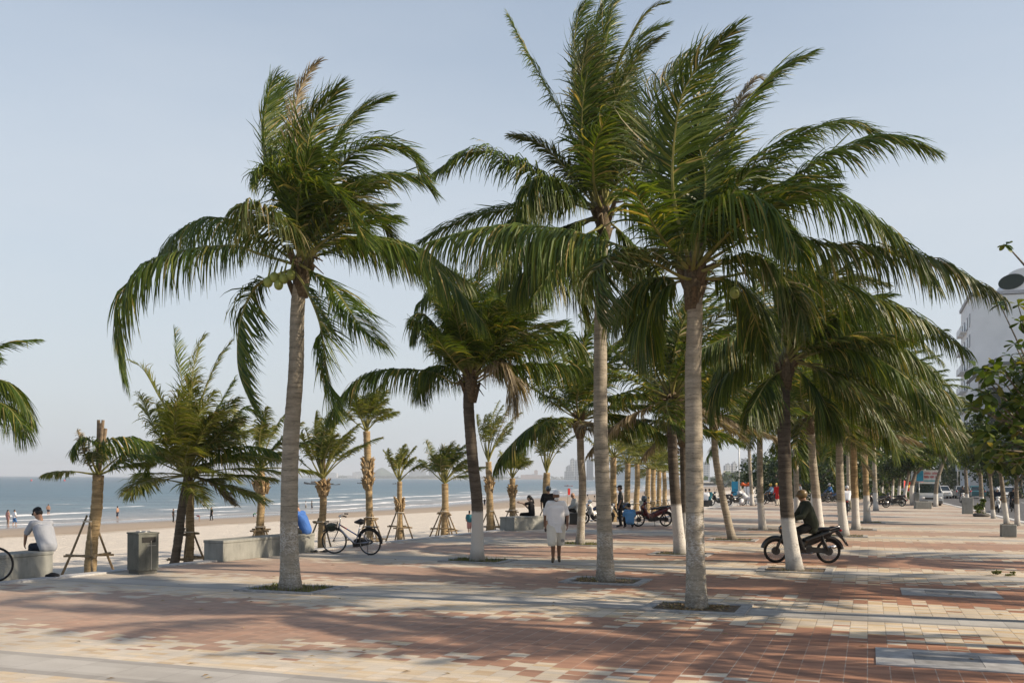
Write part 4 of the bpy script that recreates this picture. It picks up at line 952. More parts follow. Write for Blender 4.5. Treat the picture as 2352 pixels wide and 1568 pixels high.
# ================================================================== trees with broad leaves, buildings, the far shore
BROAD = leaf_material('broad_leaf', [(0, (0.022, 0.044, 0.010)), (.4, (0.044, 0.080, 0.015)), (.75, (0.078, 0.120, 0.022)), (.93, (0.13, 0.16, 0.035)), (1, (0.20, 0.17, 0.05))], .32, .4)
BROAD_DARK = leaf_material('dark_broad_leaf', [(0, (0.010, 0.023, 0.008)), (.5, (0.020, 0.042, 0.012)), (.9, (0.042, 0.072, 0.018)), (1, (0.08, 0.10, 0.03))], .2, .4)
BARK_KERB = trunk_material('kerb_tree_bark', (0.10, 0.085, 0.065), (0.26, 0.22, 0.17))
def leaf_cloud(rng, lumps, n, size, ratio=.6, up=.35):
    """n small folded leaves spread through clumps inside the given lumps (centre, radii)"""
    vol = np.array([r[0] * r[1] * r[2] for c, r in lumps]) ** .8; vol = vol / vol.sum()
    P = []
    for (c, r), v in zip(lumps, vol):
        k = int(n * v) + 1; m = max(4, k // 26)
        cd = rng.normal(size=(m, 3)); cd /= np.linalg.norm(cd, axis=1)[:, None]; cr = rng.uniform(.35, 1.0, (m, 1)) ** .6
        cc = cd * cr
        w_ = rng.integers(0, m, k)
        p = cc[w_] + rng.normal(size=(k, 3)) * .15
        P.append(np.array(c) + p * np.array(r))
    p = np.concatenate(P); n = len(p)
    nrm = rng.normal(size=(n, 3)) + np.array([0, 0, up]); nrm /= np.linalg.norm(nrm, axis=1)[:, None]
    d = rng.normal(size=(n, 3)) + np.array([.2, 0, -.5]); d -= (d * nrm).sum(1)[:, None] * nrm; d /= np.linalg.norm(d, axis=1)[:, None]
    s = np.cross(nrm, d); L = (size * rng.uniform(.6, 1.25, n))[:, None]
    a = p - d * L * .5; e = p + d * L * .5; m1 = p + d * L * .1 - s * L * ratio * .5 + nrm * L * .08; m2 = p + d * L * .1 + s * L * ratio * .5 + nrm * L * .08
    V = np.stack([a, m1, e, m2], 1).reshape(-1, 3); o = np.arange(n)[:, None] * 4
    return V, np.concatenate([o + np.array([[0, 1, 2]]), o + np.array([[0, 2, 3]])])
def broad_tree(label, base, fork, lumps, seed, n=2600, size=.2, r0=.13, paint=0.0, m=None, group='broad leaved street trees along the kerb', bend=0.0, limbs=6, name='street_tree', wear=.3):
    """lumps: (offset from base, radii) in metres; fork: top of the trunk from base"""
    t = thing(name, label, 'tree', base, 0, group); rng = np.random.default_rng(seed + 200); f = Vector(fork)
    midp = f * .5 + Vector((bend, 0, 0))
    o = add_trunk(t, [(0, 0, -.1), tuple(midp), tuple(f)], r0, r0 * .7, BARK_KERB, paint, wear, flare=1.3, bumpy=.01, seed=seed, n=12)
    b = MB()
    for i in range(limbs):
        c, r = lumps[i % len(lumps)]; e = Vector(c) + Vector(tuple(rng.uniform(-.6, .6, 3) * np.array(r)))
        q = f.lerp(e, .5) + Vector((rng.uniform(-.2, .2), rng.uniform(-.2, .2), -.15))
        b.tube([f - Vector((0, 0, .15)), q, e], [r0 * .55, r0 * .35, .015], 7)
    b.build('branch', BARK_KERB, t)
    V, Fq = leaf_cloud(rng, lumps, n, size)
    link('crown', mesh_np('crown', V, Fq), t, [m or BROAD])
    return t
def kerb_tree(label, bx, by, fx, fy, crown, seed, paint=1.0, n=2600, size=.22, r0=.13, m=None, bend=0.0, d=None, limbs=6):
    b0 = gp(bx, by); d = b0.y
    lumps = []
    for (x, y, rx, ry) in crown:
        c = at(x, y, d) - b0; lumps.append((tuple(c), (rx / F * d, rx / F * d * .9, ry / F * d)))
    return broad_tree(label, b0, at(fx, fy, d) - b0, lumps, seed, n, size, r0, paint, m, bend=bend, limbs=limbs)
kerb_tree('kerb tree with a pale slanting trunk rising behind the square planter block', 2313, 1202, 2297, 1078, [(2300, 1040, 45, 36), (2330, 985, 40, 36), (2275, 1010, 32, 28)], 1, 1.0, 3400, r0=.12)
kerb_tree('kerb tree at the right edge with a white foot, behind the planter block', 2337, 1207, 2334, 1100, [(2345, 1060, 50, 40), (2375, 1000, 50, 50), (2340, 930, 34, 34)], 2, 1.0, 3600, r0=.11)
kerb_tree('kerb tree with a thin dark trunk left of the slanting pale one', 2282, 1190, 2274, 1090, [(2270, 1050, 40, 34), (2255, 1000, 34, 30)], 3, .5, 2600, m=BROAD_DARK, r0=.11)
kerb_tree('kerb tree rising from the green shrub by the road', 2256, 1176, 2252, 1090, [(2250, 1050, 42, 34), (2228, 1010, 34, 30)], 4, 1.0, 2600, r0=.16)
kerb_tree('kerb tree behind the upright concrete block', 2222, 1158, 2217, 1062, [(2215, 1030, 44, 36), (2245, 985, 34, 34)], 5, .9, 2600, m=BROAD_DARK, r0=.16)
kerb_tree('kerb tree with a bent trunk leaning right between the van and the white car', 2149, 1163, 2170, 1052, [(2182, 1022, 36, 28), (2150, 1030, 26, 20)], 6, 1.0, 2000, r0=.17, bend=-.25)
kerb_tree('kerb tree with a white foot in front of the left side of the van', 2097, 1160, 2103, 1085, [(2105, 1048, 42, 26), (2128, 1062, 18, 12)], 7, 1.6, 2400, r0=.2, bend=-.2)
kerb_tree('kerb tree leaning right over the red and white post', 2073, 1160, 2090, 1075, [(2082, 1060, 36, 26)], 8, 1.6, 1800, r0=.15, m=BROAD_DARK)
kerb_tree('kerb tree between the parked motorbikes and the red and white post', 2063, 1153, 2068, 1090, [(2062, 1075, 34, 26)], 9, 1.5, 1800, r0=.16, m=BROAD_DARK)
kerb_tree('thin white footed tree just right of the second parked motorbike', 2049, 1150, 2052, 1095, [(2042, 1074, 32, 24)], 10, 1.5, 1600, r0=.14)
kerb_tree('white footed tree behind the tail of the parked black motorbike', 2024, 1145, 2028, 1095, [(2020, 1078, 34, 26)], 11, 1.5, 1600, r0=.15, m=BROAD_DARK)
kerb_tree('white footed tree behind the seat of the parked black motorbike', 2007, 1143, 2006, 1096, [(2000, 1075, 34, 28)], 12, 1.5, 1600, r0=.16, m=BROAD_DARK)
# dark trees down the avenue and across the road
rr = random.Random(8)
for i, (x, y, d, r, lab) in enumerate(((1988, 1075, 150, 5.0, 'deep green tree far behind the slim tan palms'), (2030, 1060, 170, 6.5, 'big dark tree above the parked motorbikes'), (2075, 1050, 190, 7.5, 'dark tree spreading behind the flags of the van'),
        (2125, 1058, 215, 8.5, 'tall dark tree right behind the banner of the van'), (2170, 1062, 225, 9, 'dark tree behind the white car'), (2215, 1070, 215, 8, 'dark tree behind the grey car'),
        (2255, 1075, 190, 7, 'dark tree behind the teal car'), (2300, 1062, 170, 7, 'dark tree behind the rightmost white car'), (1940, 1085, 130, 4.2, 'shaded tree between the two tan palm trunks'),
        (1900, 1080, 120, 4.5, 'dark round tree behind the rider, right of his helmet'), (1850, 1075, 115, 4.6, 'dark round tree behind the trunk of the motorbike palm'), (1800, 1085, 125, 4.2, 'dark round tree left of the motorbike palm'), (2345, 1060, 120, 6, 'dark tree at the right edge across the road'), (1880, 1062, 92, 4.6, 'dark leafy tree close behind the gold helmet of the rider'), (1962, 1066, 100, 4.6, 'dark leafy tree behind the thick whitewashed palm'), (2040, 1072, 112, 5, 'dark leafy tree behind the second parked motorbike'), (1778, 1092, 105, 3.6, 'small dark tree behind the figure in red'))):
    b0 = at(x, y, d); b0.z = -.05; h = at(x, y, d).z
    lumps = [((0, 0, h), (r, r * .9, r * .62)), ((r * .5, 0, h + r * .35), (r * .55, r * .5, r * .42)), ((-r * .55, .3, h + r * .1), (r * .5, r * .5, r * .45)), ((.1, 0, h - r * .5), (r * .75, r * .6, r * .28))]
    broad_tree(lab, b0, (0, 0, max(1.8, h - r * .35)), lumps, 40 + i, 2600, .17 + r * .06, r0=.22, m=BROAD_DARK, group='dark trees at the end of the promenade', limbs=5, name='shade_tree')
# the near sea almond tree at the right edge, big leaves in rosettes
def almond_tree():
    d = 14.0; b0 = Vector((7.9, d, 0))
    t = thing('sea_almond_tree', 'near tree at the right edge with big glossy leaves in rosettes', 'tree', b0, 0); rng = np.random.default_rng(77)
    add_trunk(t, [(0, 0, -.1), (-.1, 0, 1.2), (-.05, 0, 2.4)], .14, .10, BARK_KERB, 1.0, .3, seed=4, n=12)
    tips = [(2311, 562), (2297, 700), (2338, 700), (2344, 740), (2331, 790), (2300, 842), (2262, 850), (2240, 842), (2285, 838), (2322, 818), (2348, 820), (2270, 905), (2236, 935)]
    for _ in range(175):
        y = 830 + 235 * rng.uniform() ** .8; x = 2222 + 40 * abs((y - 950) / 120) ** 1.5 + 240 * rng.uniform() ** .8
        tips.append((x, y))
    for _ in range(26): tips.append((2352 + rng.uniform(0, 160), rng.uniform(660, 840)))
    br = MB(); Vs = []; Fs = []; base = 0; root = Vector((-.05, 0, 2.3))
    for i, (x, y) in enumerate(tips):
        e = at(x, y, d + rng.uniform(-1.2, 1.4) * (0 if i < 3 else 1)) - b0
        if i < 13 or i % 3 == 0:
            r_ = root + Vector((0, 0, rng.uniform(0, .5)))
            if i == 0: r_ = at(2420, 640, d) - b0
            br.tube([r_, r_.lerp(e, .55) + Vector((0, 0, -.12)), e], [.03 if i else .014, .016, .007], 6)
        k = rng.integers(6, 10)
        for j in range(k):
            a = j * 2.399 + rng.uniform(-.3, .3); el = rng.uniform(-.9, 1.1)
            dv = np.array([math.cos(a) * math.cos(el), math.sin(a) * math.cos(el), math.sin(el)]); up = np.array([0, 0, 1.0]) + rng.normal(0, .25, 3)
            sd_ = np.cross(dv, up); sd_ /= np.linalg.norm(sd_); nn = np.cross(sd_, dv); L = rng.uniform(.10, .20) * (.8 if i < 2 else 1); wd = L * .30
            o = np.array(e)
            prof = [(0, .04), (.3, .5), (.62, 1.0), (.86, .85), (1.0, .12)]
            ring = []
            for q, ww in prof:
                c = o + dv * L * q - np.array([0, 0, 1]) * L * .25 * q * q
                ring += [c - sd_ * wd * ww + nn * .16 * wd * ww, c + sd_ * wd * ww + nn * .16 * wd * ww]
            Vs += ring; Fs += [(base + 2 * q, base + 2 * q + 1, base + 2 * q + 3, base + 2 * q + 2) for q in range(4)]; base += 10
    br.build('branch', BARK_KERB, t); link('crown', mesh_np('crown', Vs, Fs), t, [BROAD])
almond_tree()
# low hedge behind the parked bikes, shrub by the kerb, weeds along the sand
def leaf_heap(name, label, cat, base, lumps, n, size, m, seed, stem=True):
    t = thing(name, label, cat, base); rng = np.random.default_rng(seed)
    V, Fq = leaf_cloud(rng, lumps, n, size); link('foliage', mesh_np('foliage', V, Fq), t, [m])
    if stem:
        b = MB()
        for i in range(6): b.tube([(rng.uniform(-.2, .2), rng.uniform(-.2, .2), 0), tuple(rng.uniform(-.3, .3, 2)) + (.4,)], [.02, .008], 5)
        b.build('stem', BARK_KERB, t)
    return t
b0 = gp(1920, 1146)
leaf_heap('hedge', 'clipped green hedge behind the rider and the parked bikes', 'hedge', b0, [((i * 1.5 - 6, 0, .55), (1.0, .6, .62)) for i in range(10)], 5000, .16, BROAD, 5)
b0 = gp(2254, 1186)
leaf_heap('shrub', 'small leafy shrub in a stone ring at the kerb', 'shrub', b0, [((0, 0, .42), (.36, .36, .34)), ((.1, 0, .75), (.22, .22, .22))], 420, .17, BROAD, 6)
b = MB(); b.torus((0, 0, .10), .34, .10, 'z', 18, 8); o = b.build('stone_ring', M('dark_stone', (0.10, 0.095, 0.085), .9, var=.4, scale=6), None); o.location = b0 + Vector((0, 0, -.004)); tag(o, 'dark stone ring round the small kerb shrub', 'planter')
GRASS = leaf_material('grass_blade', [(0, (0.06, 0.085, 0.022)), (.6, (0.11, 0.13, 0.035)), (1, (0.24, 0.20, 0.09))], .2, .6)
def tuft_mesh(rng, pts, h=.12, w_=.012):
    V = []; Fq = []
    for i, p in enumerate(pts):
        a = rng.uniform(0, 6.28); l_ = rng.uniform(.5, 1.4) * h; o = np.array([math.cos(a), math.sin(a), 0]); s_ = np.array([-o[1], o[0], 0]) * w_
        p = np.array(p); V += [p - s_, p + s_, p + o * l_ * .35 + np.array([0, 0, l_])]; Fq.append((3 * i, 3 * i + 1, 3 * i + 2))
    return mesh_np('grass', V, Fq)
rng = np.random.default_rng(9); pts = []
for i in range(5200):
    t = rng.choice([rng.uniform(10, 30), rng.uniform(8, 17), rng.normal(12.5, 1.3), rng.normal(17, 1.6)]); s_ = abs(rng.normal(0, .22)) + .02 + .3
    p = EDGE0 + EDIR * t + ENOR * s_
    if math.sin(t * 2.1) + math.sin(t * .83) > -.3: pts.append((p.x, p.y, -.40 + .03))
tag(link('grass', tuft_mesh(rng, pts, .22, .012), None, [GRASS]), 'patchy weeds along the sand side of the promenade edge', 'grass', kind='stuff')

# ---- tree pits: a square of soil and litter with a granite ring, at each promenade palm in front
SOIL = M('pit_soil', (0.12, 0.09, 0.06), .95, var=.5, scale=14, bump=.8)
LITTER = leaf_material('leaf_litter', [(0, (0.14, 0.09, 0.045)), (.5, (0.26, 0.18, 0.09)), (1, (0.42, 0.33, 0.2))], .1, .7)
def pit(label, px, py, litter=220, green=140, wx=1.25, wy=.95):
    c = gp(px, py) + UU * .05
    t = thing('tree_pit', label, 'tree pit', c, UROT, 'tree pits in the paving')
    b = MB(); b.add([(-wx / 2, -wy / 2, .008), (wx / 2, -wy / 2, .008), (wx / 2, wy / 2, .008), (-wx / 2, wy / 2, .008)], [(0, 1, 2, 3)]); b.build('soil', SOIL, t)
    b = MB(); e = .16
    b.box((0, -wy / 2 - e / 2, .012), (wx + 2 * e, e, .028)); b.box((0, wy / 2 + e / 2, .012), (wx + 2 * e, e, .028))
    b.box((-wx / 2 - e / 2, 0, .012), (e, wy, .028)); b.box((wx / 2 + e / 2, 0, .012), (e, wy, .028)); b.build('curb_ring', M('pit_granite', (.30, .295, .29), .85, var=.3, scale=9), t)
    rg = np.random.default_rng(int(px))
    if green:
        pp = [(rg.uniform(-wx / 2, wx / 2), rg.uniform(-wy / 2, wy / 2), .01) for _ in range(green)]
        o = o = link('grass', tuft_mesh(rg, pp, .07, .008), t, [GRASS]); o['kind'] = 'stuff'
    if litter:
        V, Fq = leaf_cloud(rg, [((0, 0, .02), (wx * .5, wy * .5, .014))], litter, .07, .4, 3.0); V[:, 2] = np.clip(V[:, 2], .012, .05); V[:, 0] = np.clip(V[:, 0], -wx / 2, wx / 2); V[:, 1] = np.clip(V[:, 1], -wy / 2, wy / 2)
        o = link('leaf_litter', mesh_np('leaf_litter', V, Fq), t, [LITTER]); o['kind'] = 'stuff'
for a in (('mossy tree pit round the palm with green nuts', 667, 1353, 60, 420), ('tree pit with dry yellow litter round the tallest palm', 1391, 1335, 240, 60), ('tree pit full of brown leaf litter round the nearest palm', 1600, 1397, 420, 20), ('bare dark tree pit round the motorbike palm', 1826, 1310, 60, 30),
          ('grassy tree pit round the white banded palm', 1096, 1288, 40, 420), ('weedy tree pit round the slim leaning palm', 1332, 1250, 40, 420), ('dry tree pit of the dark palm with the white foot', 1563, 1273, 160, 120), ('tree pit of the bare grey leaning palm', 1682, 1240, 60, 160),
          ('tree pit of the swollen whitewashed palm', 1752, 1217, 60, 60), ('tree pit of the thick palm over the motorbike tail', 1939, 1231, 60, 160), ('tree pit of the slim tan palm', 1966, 1216, 40, 60), ('grassy tree pit of the mossy footed palm', 1992, 1200, 40, 300)): pit(*a)
# utility covers let into the bricks
def cover(label, corner, wx, wy):
    t = thing('utility_cover', label, 'cover slab', corner, UROT, 'slabs let into the paving')
    e = .2
    b = MB(); b.box((wx / 2, e / 2, .006), (wx, e, .012)); b.box((wx / 2, wy - e / 2, .006), (wx, e, .012)); b.box((e, wy / 2, .006), (2 * e, wy - 2 * e, .012)); b.box((wx - e, wy / 2, .006), (2 * e, wy - 2 * e, .012)); b.build('slab_frame', M('cover_granite', (0.33, 0.325, 0.32), .85, var=.25, scale=6), t)
    b = MB(); b.box((wx / 2, wy / 2, .004), (wx - 4 * e - .01, wy - 2 * e - .01, .012)); b.build('slab', M('cover_slab', (0.225, 0.225, 0.225), .9, var=.3, scale=5), t)
cover('grey granite cover slab in the bricks at the front right corner', gp(2012, 1526), 1.5, 1.15)
cover('grey granite cover slab farther back on the right, level with the nearest palm', gp(2072, 1366), 1.6, 1.2)

# ---- buildings
def wall_window_tower():
    """white block with a rounded stair head, one long side along the street"""
    c = at(2230, 681, 150); H = c.z; base = Vector((c.x, c.y, 0))
    t = thing('apartment_building', 'tall white apartment block with a rounded roof and a dark oval opening', 'building', base, UROT)
    WH = M('white_render', (0.76, 0.76, 0.77), .85, var=.06, scale=.4); GL = M('dark_window', (0.03, 0.05, 0.055), .15, spec=.6, var=.3, scale=.6); TEAL = M('teal_glass', (0.03, 0.10, 0.11), .2, spec=.6)
    GREY = M('grey_trim', (0.42, 0.42, 0.44), .8)
    b = MB(); b.box((9, 8.5, H / 2), (18, 17, H)); b.build('wall', WH, t)
    b = MB(); b.box((9, 8.5, H + .35), (18.5, 17.5, .5)); b.build('parapet', GREY, t)
    # rounded stair head
    b = MB(); prof = [(4.5, 0), (4.5, 1.2)] + [(4.5 + 3.0 * (1 - math.cos(a)), 1.2 + 2.2 * math.sin(a)) for a in np.linspace(.1, math.pi / 2, 8)] + [(16, 3.4), (16, 0)]
    b.prism([(x, z + H + .6) for x, z in prof], 0.6, 12); b.build('roof', WH, t)
    b = MB()
    ov = [(math.cos(a) * 1.75, math.sin(a) * 1.15) for a in np.linspace(0, 2 * math.pi, 22)[:-1]]
    b.prism([(5.55 + x + .3 * z, H + 2.0 + z) for x, z in ov], .45, .65); b.build('oval_opening', M('oval_dark_green', (0.02, 0.035, 0.03), .7, spec=.1), t)  # solid oval plate in one even dark green
    for k in range(8):
        z = H - 3.4 - k * 3.1
        if z < 1: break
        for x in (11.6, 14.8):
            f = MB(); f.box((x, -.03, z), (1.9, .16, 1.5)); fo = f.build('window', GREY, t)
            g = MB(); g.box((x - .42, -.06, z), (.75, .14, 1.2)); g.box((x + .42, -.06, z), (.75, .14, 1.2)); g.build('pane', GL, fo)
        a = MB(); a.box((8.6, -.28, z + .1), (1.0, .55, .5), bev=.05); a.build('air_conditioner', M('ac_white', (.6, .6, .6), .6), t)
        for y in (1.2, 5.5, 10.5, 14.5):
            f = MB(); f.box((-.03, y, z), (.16, 2.2 if y > 2 else 1.3, 1.9)); fo = f.build('window', GREY, t)
            g = MB(); g.box((-.07, y, z), (.14, 1.8 if y > 2 else 1.0, 1.6)); g.build('pane', TEAL if y < 2 else GL, fo)
        for y in (8, 12.6):
            a = MB(); a.box((-.45, y, z - 1.0), (.9, 3.4, .15)); a.box((-.87, y, z - .5), (.06, 3.4, .9)); a.build('balcony', WH, t)
    # annex in front
    c2 = at(2268, 838, 132); H2 = c2.z
    t2 = thing('low_building', 'lower pale grey building in front of the white apartment block', 'building', (c2.x, c2.y, 0), UROT)
    b = MB(); b.box((8, 6, H2 / 2), (16, 12, H2)); b.build('wall', M('grey_render', (0.47, 0.48, 0.50), .85, var=.08, scale=.5), t2)
    b = MB(); b.prism([(-1.6, H2 - 1.2), (1.0, H2 + .9), (1.0, H2 + .55), (-1.3, H2 - 1.45)], -.6, 12.5); b.box((8.6, 6, H2 + .2), (15.6, 12.6, .35)); b.build('roof', M('dark_fascia', (0.16, 0.17, 0.18), .7), t2)
    b = MB(); b.box((.9, -.1, H2 * .45), (1.8, .3, H2 * .75)); b.build('gap_shade_slab', M('painted_gap_shade', (0.02, 0.025, 0.02), .6), t2)  # near-black slab paints the shade of a gap; no recess is cut
    for k in range(3):
        g = MB(); g.box((7 + 3.6 * k, -.05, H2 * .55), (1.5, .15, 1.6)); g.build('window', GL, t2)
    # balconied tower farther down the street
    c3 = at(2158, 928, 290); H3 = c3.z
    t3 = thing('balcony_tower', 'distant white balconied tower glimpsed through the frond tips', 'building', (c3.x, c3.y, 0), UROT)
    b = MB(); b.box((4, 5, H3 / 2), (8, 10, H3)); b.build('wall', WH, t3)
    for k in range(int(H3 / 3)):
        b = MB(); b.box((4, -.7, 2 + k * 3), (7.6, 1.4, .9)); b.build('balcony', WH, t3)
        b = MB(); b.box((4, -.05, 3.3 + k * 3), (6.6, .2, 1.5)); b.build('window', GL, t3)
    c4 = at(2186, 1000, 235)
    t4 = thing('street_house', 'white house with a pale awning half hidden by the street trees', 'building', (c4.x, c4.y, 0), UROT)
    b = MB(); b.box((5, 5, c4.z / 2), (10, 10, c4.z)); b.build('wall', WH, t4); b = MB(); b.box((5, -1.2, c4.z * .62), (11, 2.6, .25)); b.build('awning', WH, t4)
    b = MB(); b.box((2.6, -.06, c4.z * .8), (2, .2, 1.5)); b.build('window', GL, t4); b = MB(); b.box((7, -.06, c4.z * .8), (2, .2, 1.5)); b.build('window', GL, t4)
wall_window_tower()
# far shore buildings in the haze
def facade(name, wall, glass, fl=3.3, bay=4.0):
    m, nt, n, l, b = nodes_of(name); b.inputs['Roughness'].default_value = .6
    tc = n.new('ShaderNodeTexCoord'); sp = n.new('ShaderNodeSeparateXYZ'); l.new(tc.outputs['Object'], sp.inputs[0])
    fz = math_node(n, l, 'FRACT', math_node(n, l, 'DIVIDE', sp.outputs[2], fl)); fx = math_node(n, l, 'FRACT', math_node(n, l, 'DIVIDE', math_node(n, l, 'ADD', sp.outputs[0], sp.outputs[1]), bay))
    a = math_node(n, l, 'MULTIPLY', math_node(n, l, 'GREATER_THAN', fz, .42), math_node(n, l, 'GREATER_THAN', fx, .3))
    l.new(mix_col(n, l, a, wall, glass), b.inputs['Base Color']); return m
FAC = [facade('pale_facade', (.55, .55, .55), (.12, .15, .18)), facade('grey_facade', (.34, .36, .39), (.09, .12, .15)), facade('glass_facade', (.16, .24, .32), (.08, .14, .20), 3.6, 2.0), facade('brick_facade', (.42, .27, .21), (.13, .13, .14)), facade('dark_facade', (.15, .18, .22), (.07, .09, .12))]
def far_building(label, x0, x1, ytop, d, f=0, steps=()):
    a = at(x0, ytop, d); c = at(x1, ytop, d); w_ = c.x - a.x; H = a.z + 1.6
    t = thing('distant_building', label, 'building', ((a.x + c.x) / 2, d, -1.6), 0, 'hazy buildings across the bay')
    b = MB(); b.box((0, 0, H / 2), (w_, w_ * .6 + 8, H))
    b.build('wall', FAC[f], t)
    b = MB(); b.box((0, 0, H + 1.0), (w_ * .55, w_ * .4 + 3, 2.0)); b.box((w_ * .1, 0, H + 2.8), (w_ * .18, w_ * .18, 1.6)); b.build('roof', FAC[1], t)
    for (xa, xb, yt) in steps:
        p, q = at(xa, yt, d), at(xb, yt, d); hh = p.z + 1.6
        b = MB(); b.box(((p.x + q.x) / 2 - (a.x + c.x) / 2, -w_ * .3 - 9, hh / 2), (q.x - p.x, 10, hh)); b.build('wing', FAC[f], t)
for q in (('faint reddish block, first building on the far shore from the left', 553, 568, 1077, 5200, 3), ('faint pale block next to the reddish one on the far shore', 571, 587, 1075, 5200, 0), ('faint block on the far shore left of the nut palm trunk', 624, 642, 1073, 5000, 0),
          ('slim faint block on the far shore right of the nut palm trunk', 679, 691, 1074, 4800, 0), ('low faint building on the far shore behind the orange trunked young palm', 752, 775, 1086, 4600, 0), ('pale stepped hotel left of the far hill', 811, 834, 1084, 4300, 0, ((800, 822, 1091),)),
          ('broad grey hotel block above a low white podium on the far shore', 941, 977, 1067, 4100, 1, ((930, 988, 1090),)), ('dark blue tower, tallest on the far shore, left of the bushy young palm', 986, 1001, 1058, 4100, 4), ('pale slab just right of the dark blue far tower', 1003, 1020, 1074, 4150, 0),
          ('low red roofed building on the far shore, left of the bare stalk palm', 1196, 1246, 1090, 4000, 3), ('slim tan tower behind the low red roofed building', 1227, 1235, 1080, 4060, 3),
          ('stepped grey complex with three towers left of the slim leaning palm', 1300, 1312, 1071, 1900, 1, ((1296, 1316, 1082),)), ('tallest tower of the grey complex on the far shore', 1310, 1320, 1055, 1950, 0), ('second tall tower of the grey complex, right half hidden by a trunk', 1322, 1335, 1056, 1950, 1),
          ('bluish slab between the slim leaning palm and the tallest palm', 1348, 1362, 1056, 2000, 4), ('large pale blue glass tower behind the hanging fronds right of the tallest palm', 1421, 1470, 1016, 2100, 2, ((1415, 1476, 1052),)),
          ('grey block in the gap left of the leaning grey palm', 1612, 1628, 1064, 1500, 1), ('pale block just right of the leaning grey palm', 1664, 1678, 1068, 1500, 0), ('pale slab left of the tall lamp post', 1681, 1691, 1064, 1500, 0), ('dark slab right of the tall lamp post', 1704, 1717, 1056, 1500, 4), ('bluish tower beside the whitewashed palm with the swollen foot', 1729, 1740, 1044, 1500, 2)):
    far_building(*q)
def hill(label, x0, x1, yt, d, seed):
    rg = np.random.default_rng(seed); a = at(x0, 1097, d).x; c = at(x1, 1097, d).x; H = at(x0, yt, d).z + 2; N = 26
    V = []; ph = rg.uniform(0, 6, 4)
    for j in range(9):
        for i in range(N + 1):
            u = i / N; e = math.sin(math.pi * u) ** .7 * (.72 + .16 * math.sin(9 * u + ph[0]) + .12 * math.sin(17 * u + ph[1])); g = math.sin(math.pi * j / 8)
            V.append((a + (c - a) * u, d + (j - 4) * 60, -2 + H * e * g))
    Fq = [(j * (N + 1) + i, j * (N + 1) + i + 1, (j + 1) * (N + 1) + i + 1, (j + 1) * (N + 1) + i) for j in range(8) for i in range(N)]
    o = link('hill', mesh_np('hill', V, Fq, smooth=True), None, [M('hill_green', (0.06, 0.085, 0.06), .95, var=.4, scale=.02)]); tag(o, label, 'hill', kind='structure')
hill('low wooded hill across the bay', 829, 925, 1073, 4600, 1); hill('small rounded wooded hill across the bay', 1046, 1095, 1074, 4500, 2)
# band of trees on the far shore
rng = np.random.default_rng(12); lumps = []
for i in range(len(SH) - 1):
    if SH[i][1] < 950: continue
    for q in range(3):
        p = SH[i] + (SH[i + 1] - SH[i]) * rng.uniform(); n_ = np.array([(SH[i + 1] - SH[i])[1], -(SH[i + 1] - SH[i])[0]]); n_ = n_ / (np.linalg.norm(n_) + 1e-9)
        p = p + n_ * rng.uniform(25, 90); lumps.append(((p[0], p[1], 1.5), (rng.uniform(18, 34), 14, rng.uniform(4, 8))))
for i in range(90):
    d = rng.uniform(600, 1000); x = d * rng.uniform(.21, .34); lumps.append(((x, d, 2), (rng.uniform(7, 12), 8, rng.uniform(3.5, 6))))
V, Fq = leaf_cloud(rng, lumps, 30000, 5.0, .8)
tag(link('treeline', mesh_np('treeline', V, Fq), None, [BROAD_DARK]), 'band of trees along the far shore of the bay', 'trees', kind='stuff')
# boats, buoys
HULL = M('boat_hull', (0.05, 0.055, 0.06), .6)
def boat(label, x, y, L, mast=False, hull=HULL):
    p = gp(x, y, SEA_Z); t = thing('boat', label, 'boat', p, .1, 'boats on the bay'); W_ = L * .11; V = []; n_ = 12
    for i in range(n_ + 1):
        u = i / n_ * 2 - 1; w_ = W_ * (1 - abs(u) ** 2.4) + .02; rise = L * .07 * abs(u) ** 2.5
        V += [(u * L / 2, -w_, .35 * L * .12 + rise), (u * L / 2, 0, -.3 + rise * .6), (u * L / 2, w_, .35 * L * .12 + rise)]
    Fq = [(3 * i + k, 3 * i + k + 1, 3 * i + k + 4, 3 * i + k + 3) for i in range(n_) for k in range(2)] + [(3 * i, 3 * i + 3, 3 * i + 5, 3 * i + 2) for i in range(n_)]
    link('hull', mesh_np('hull', V, Fq), t, [hull])
    b = MB(); b.box((-L * .12, 0, L * .09), (L * .2, W_ * 1.2, L * .08)); b.build('cabin', hull, t)
    if mast: b = MB(); b.tube([(.1 * L, 0, .1), (.1 * L, 0, L * .42)], [.1, .06], 6); b.build('mast', hull, t)
boat('long dark boat low on the water right of the nut palm trunk', 727, 1112, 19); boat('small dark boat between the orange and the shaggy young palm', 767, 1113, 9); boat('small boat with a mast near the shaggy young palm', 832, 1110, 9, True); boat('tiny boat left of the bushy young palm', 911, 1111, 7); boat('small dark craft above the cap of the walking man', 1306, 1116, 6, hull=M('jetski', (.25, .05, .05), .5))
boat('faint boat left of the nut palm trunk', 618, 1111, 9)
for i, (x, y, lab) in enumerate(((72, 1104, 'red buoy on the sea at the far left'), (148, 1104, 'second red buoy, nearer the leftmost young palm'))):
    p = gp(x, y, SEA_Z); b = MB(); b.ell((0, 0, .4), (1.1, 1.1, .9)); b.tube([(0, 0, 1.0), (0, 0, 2.2)], [.25, .1], 8); o = b.build('buoy', M('buoy_red', (.5, .05, .04), .5), None); o.location = p; tag(o, lab, 'buoy')
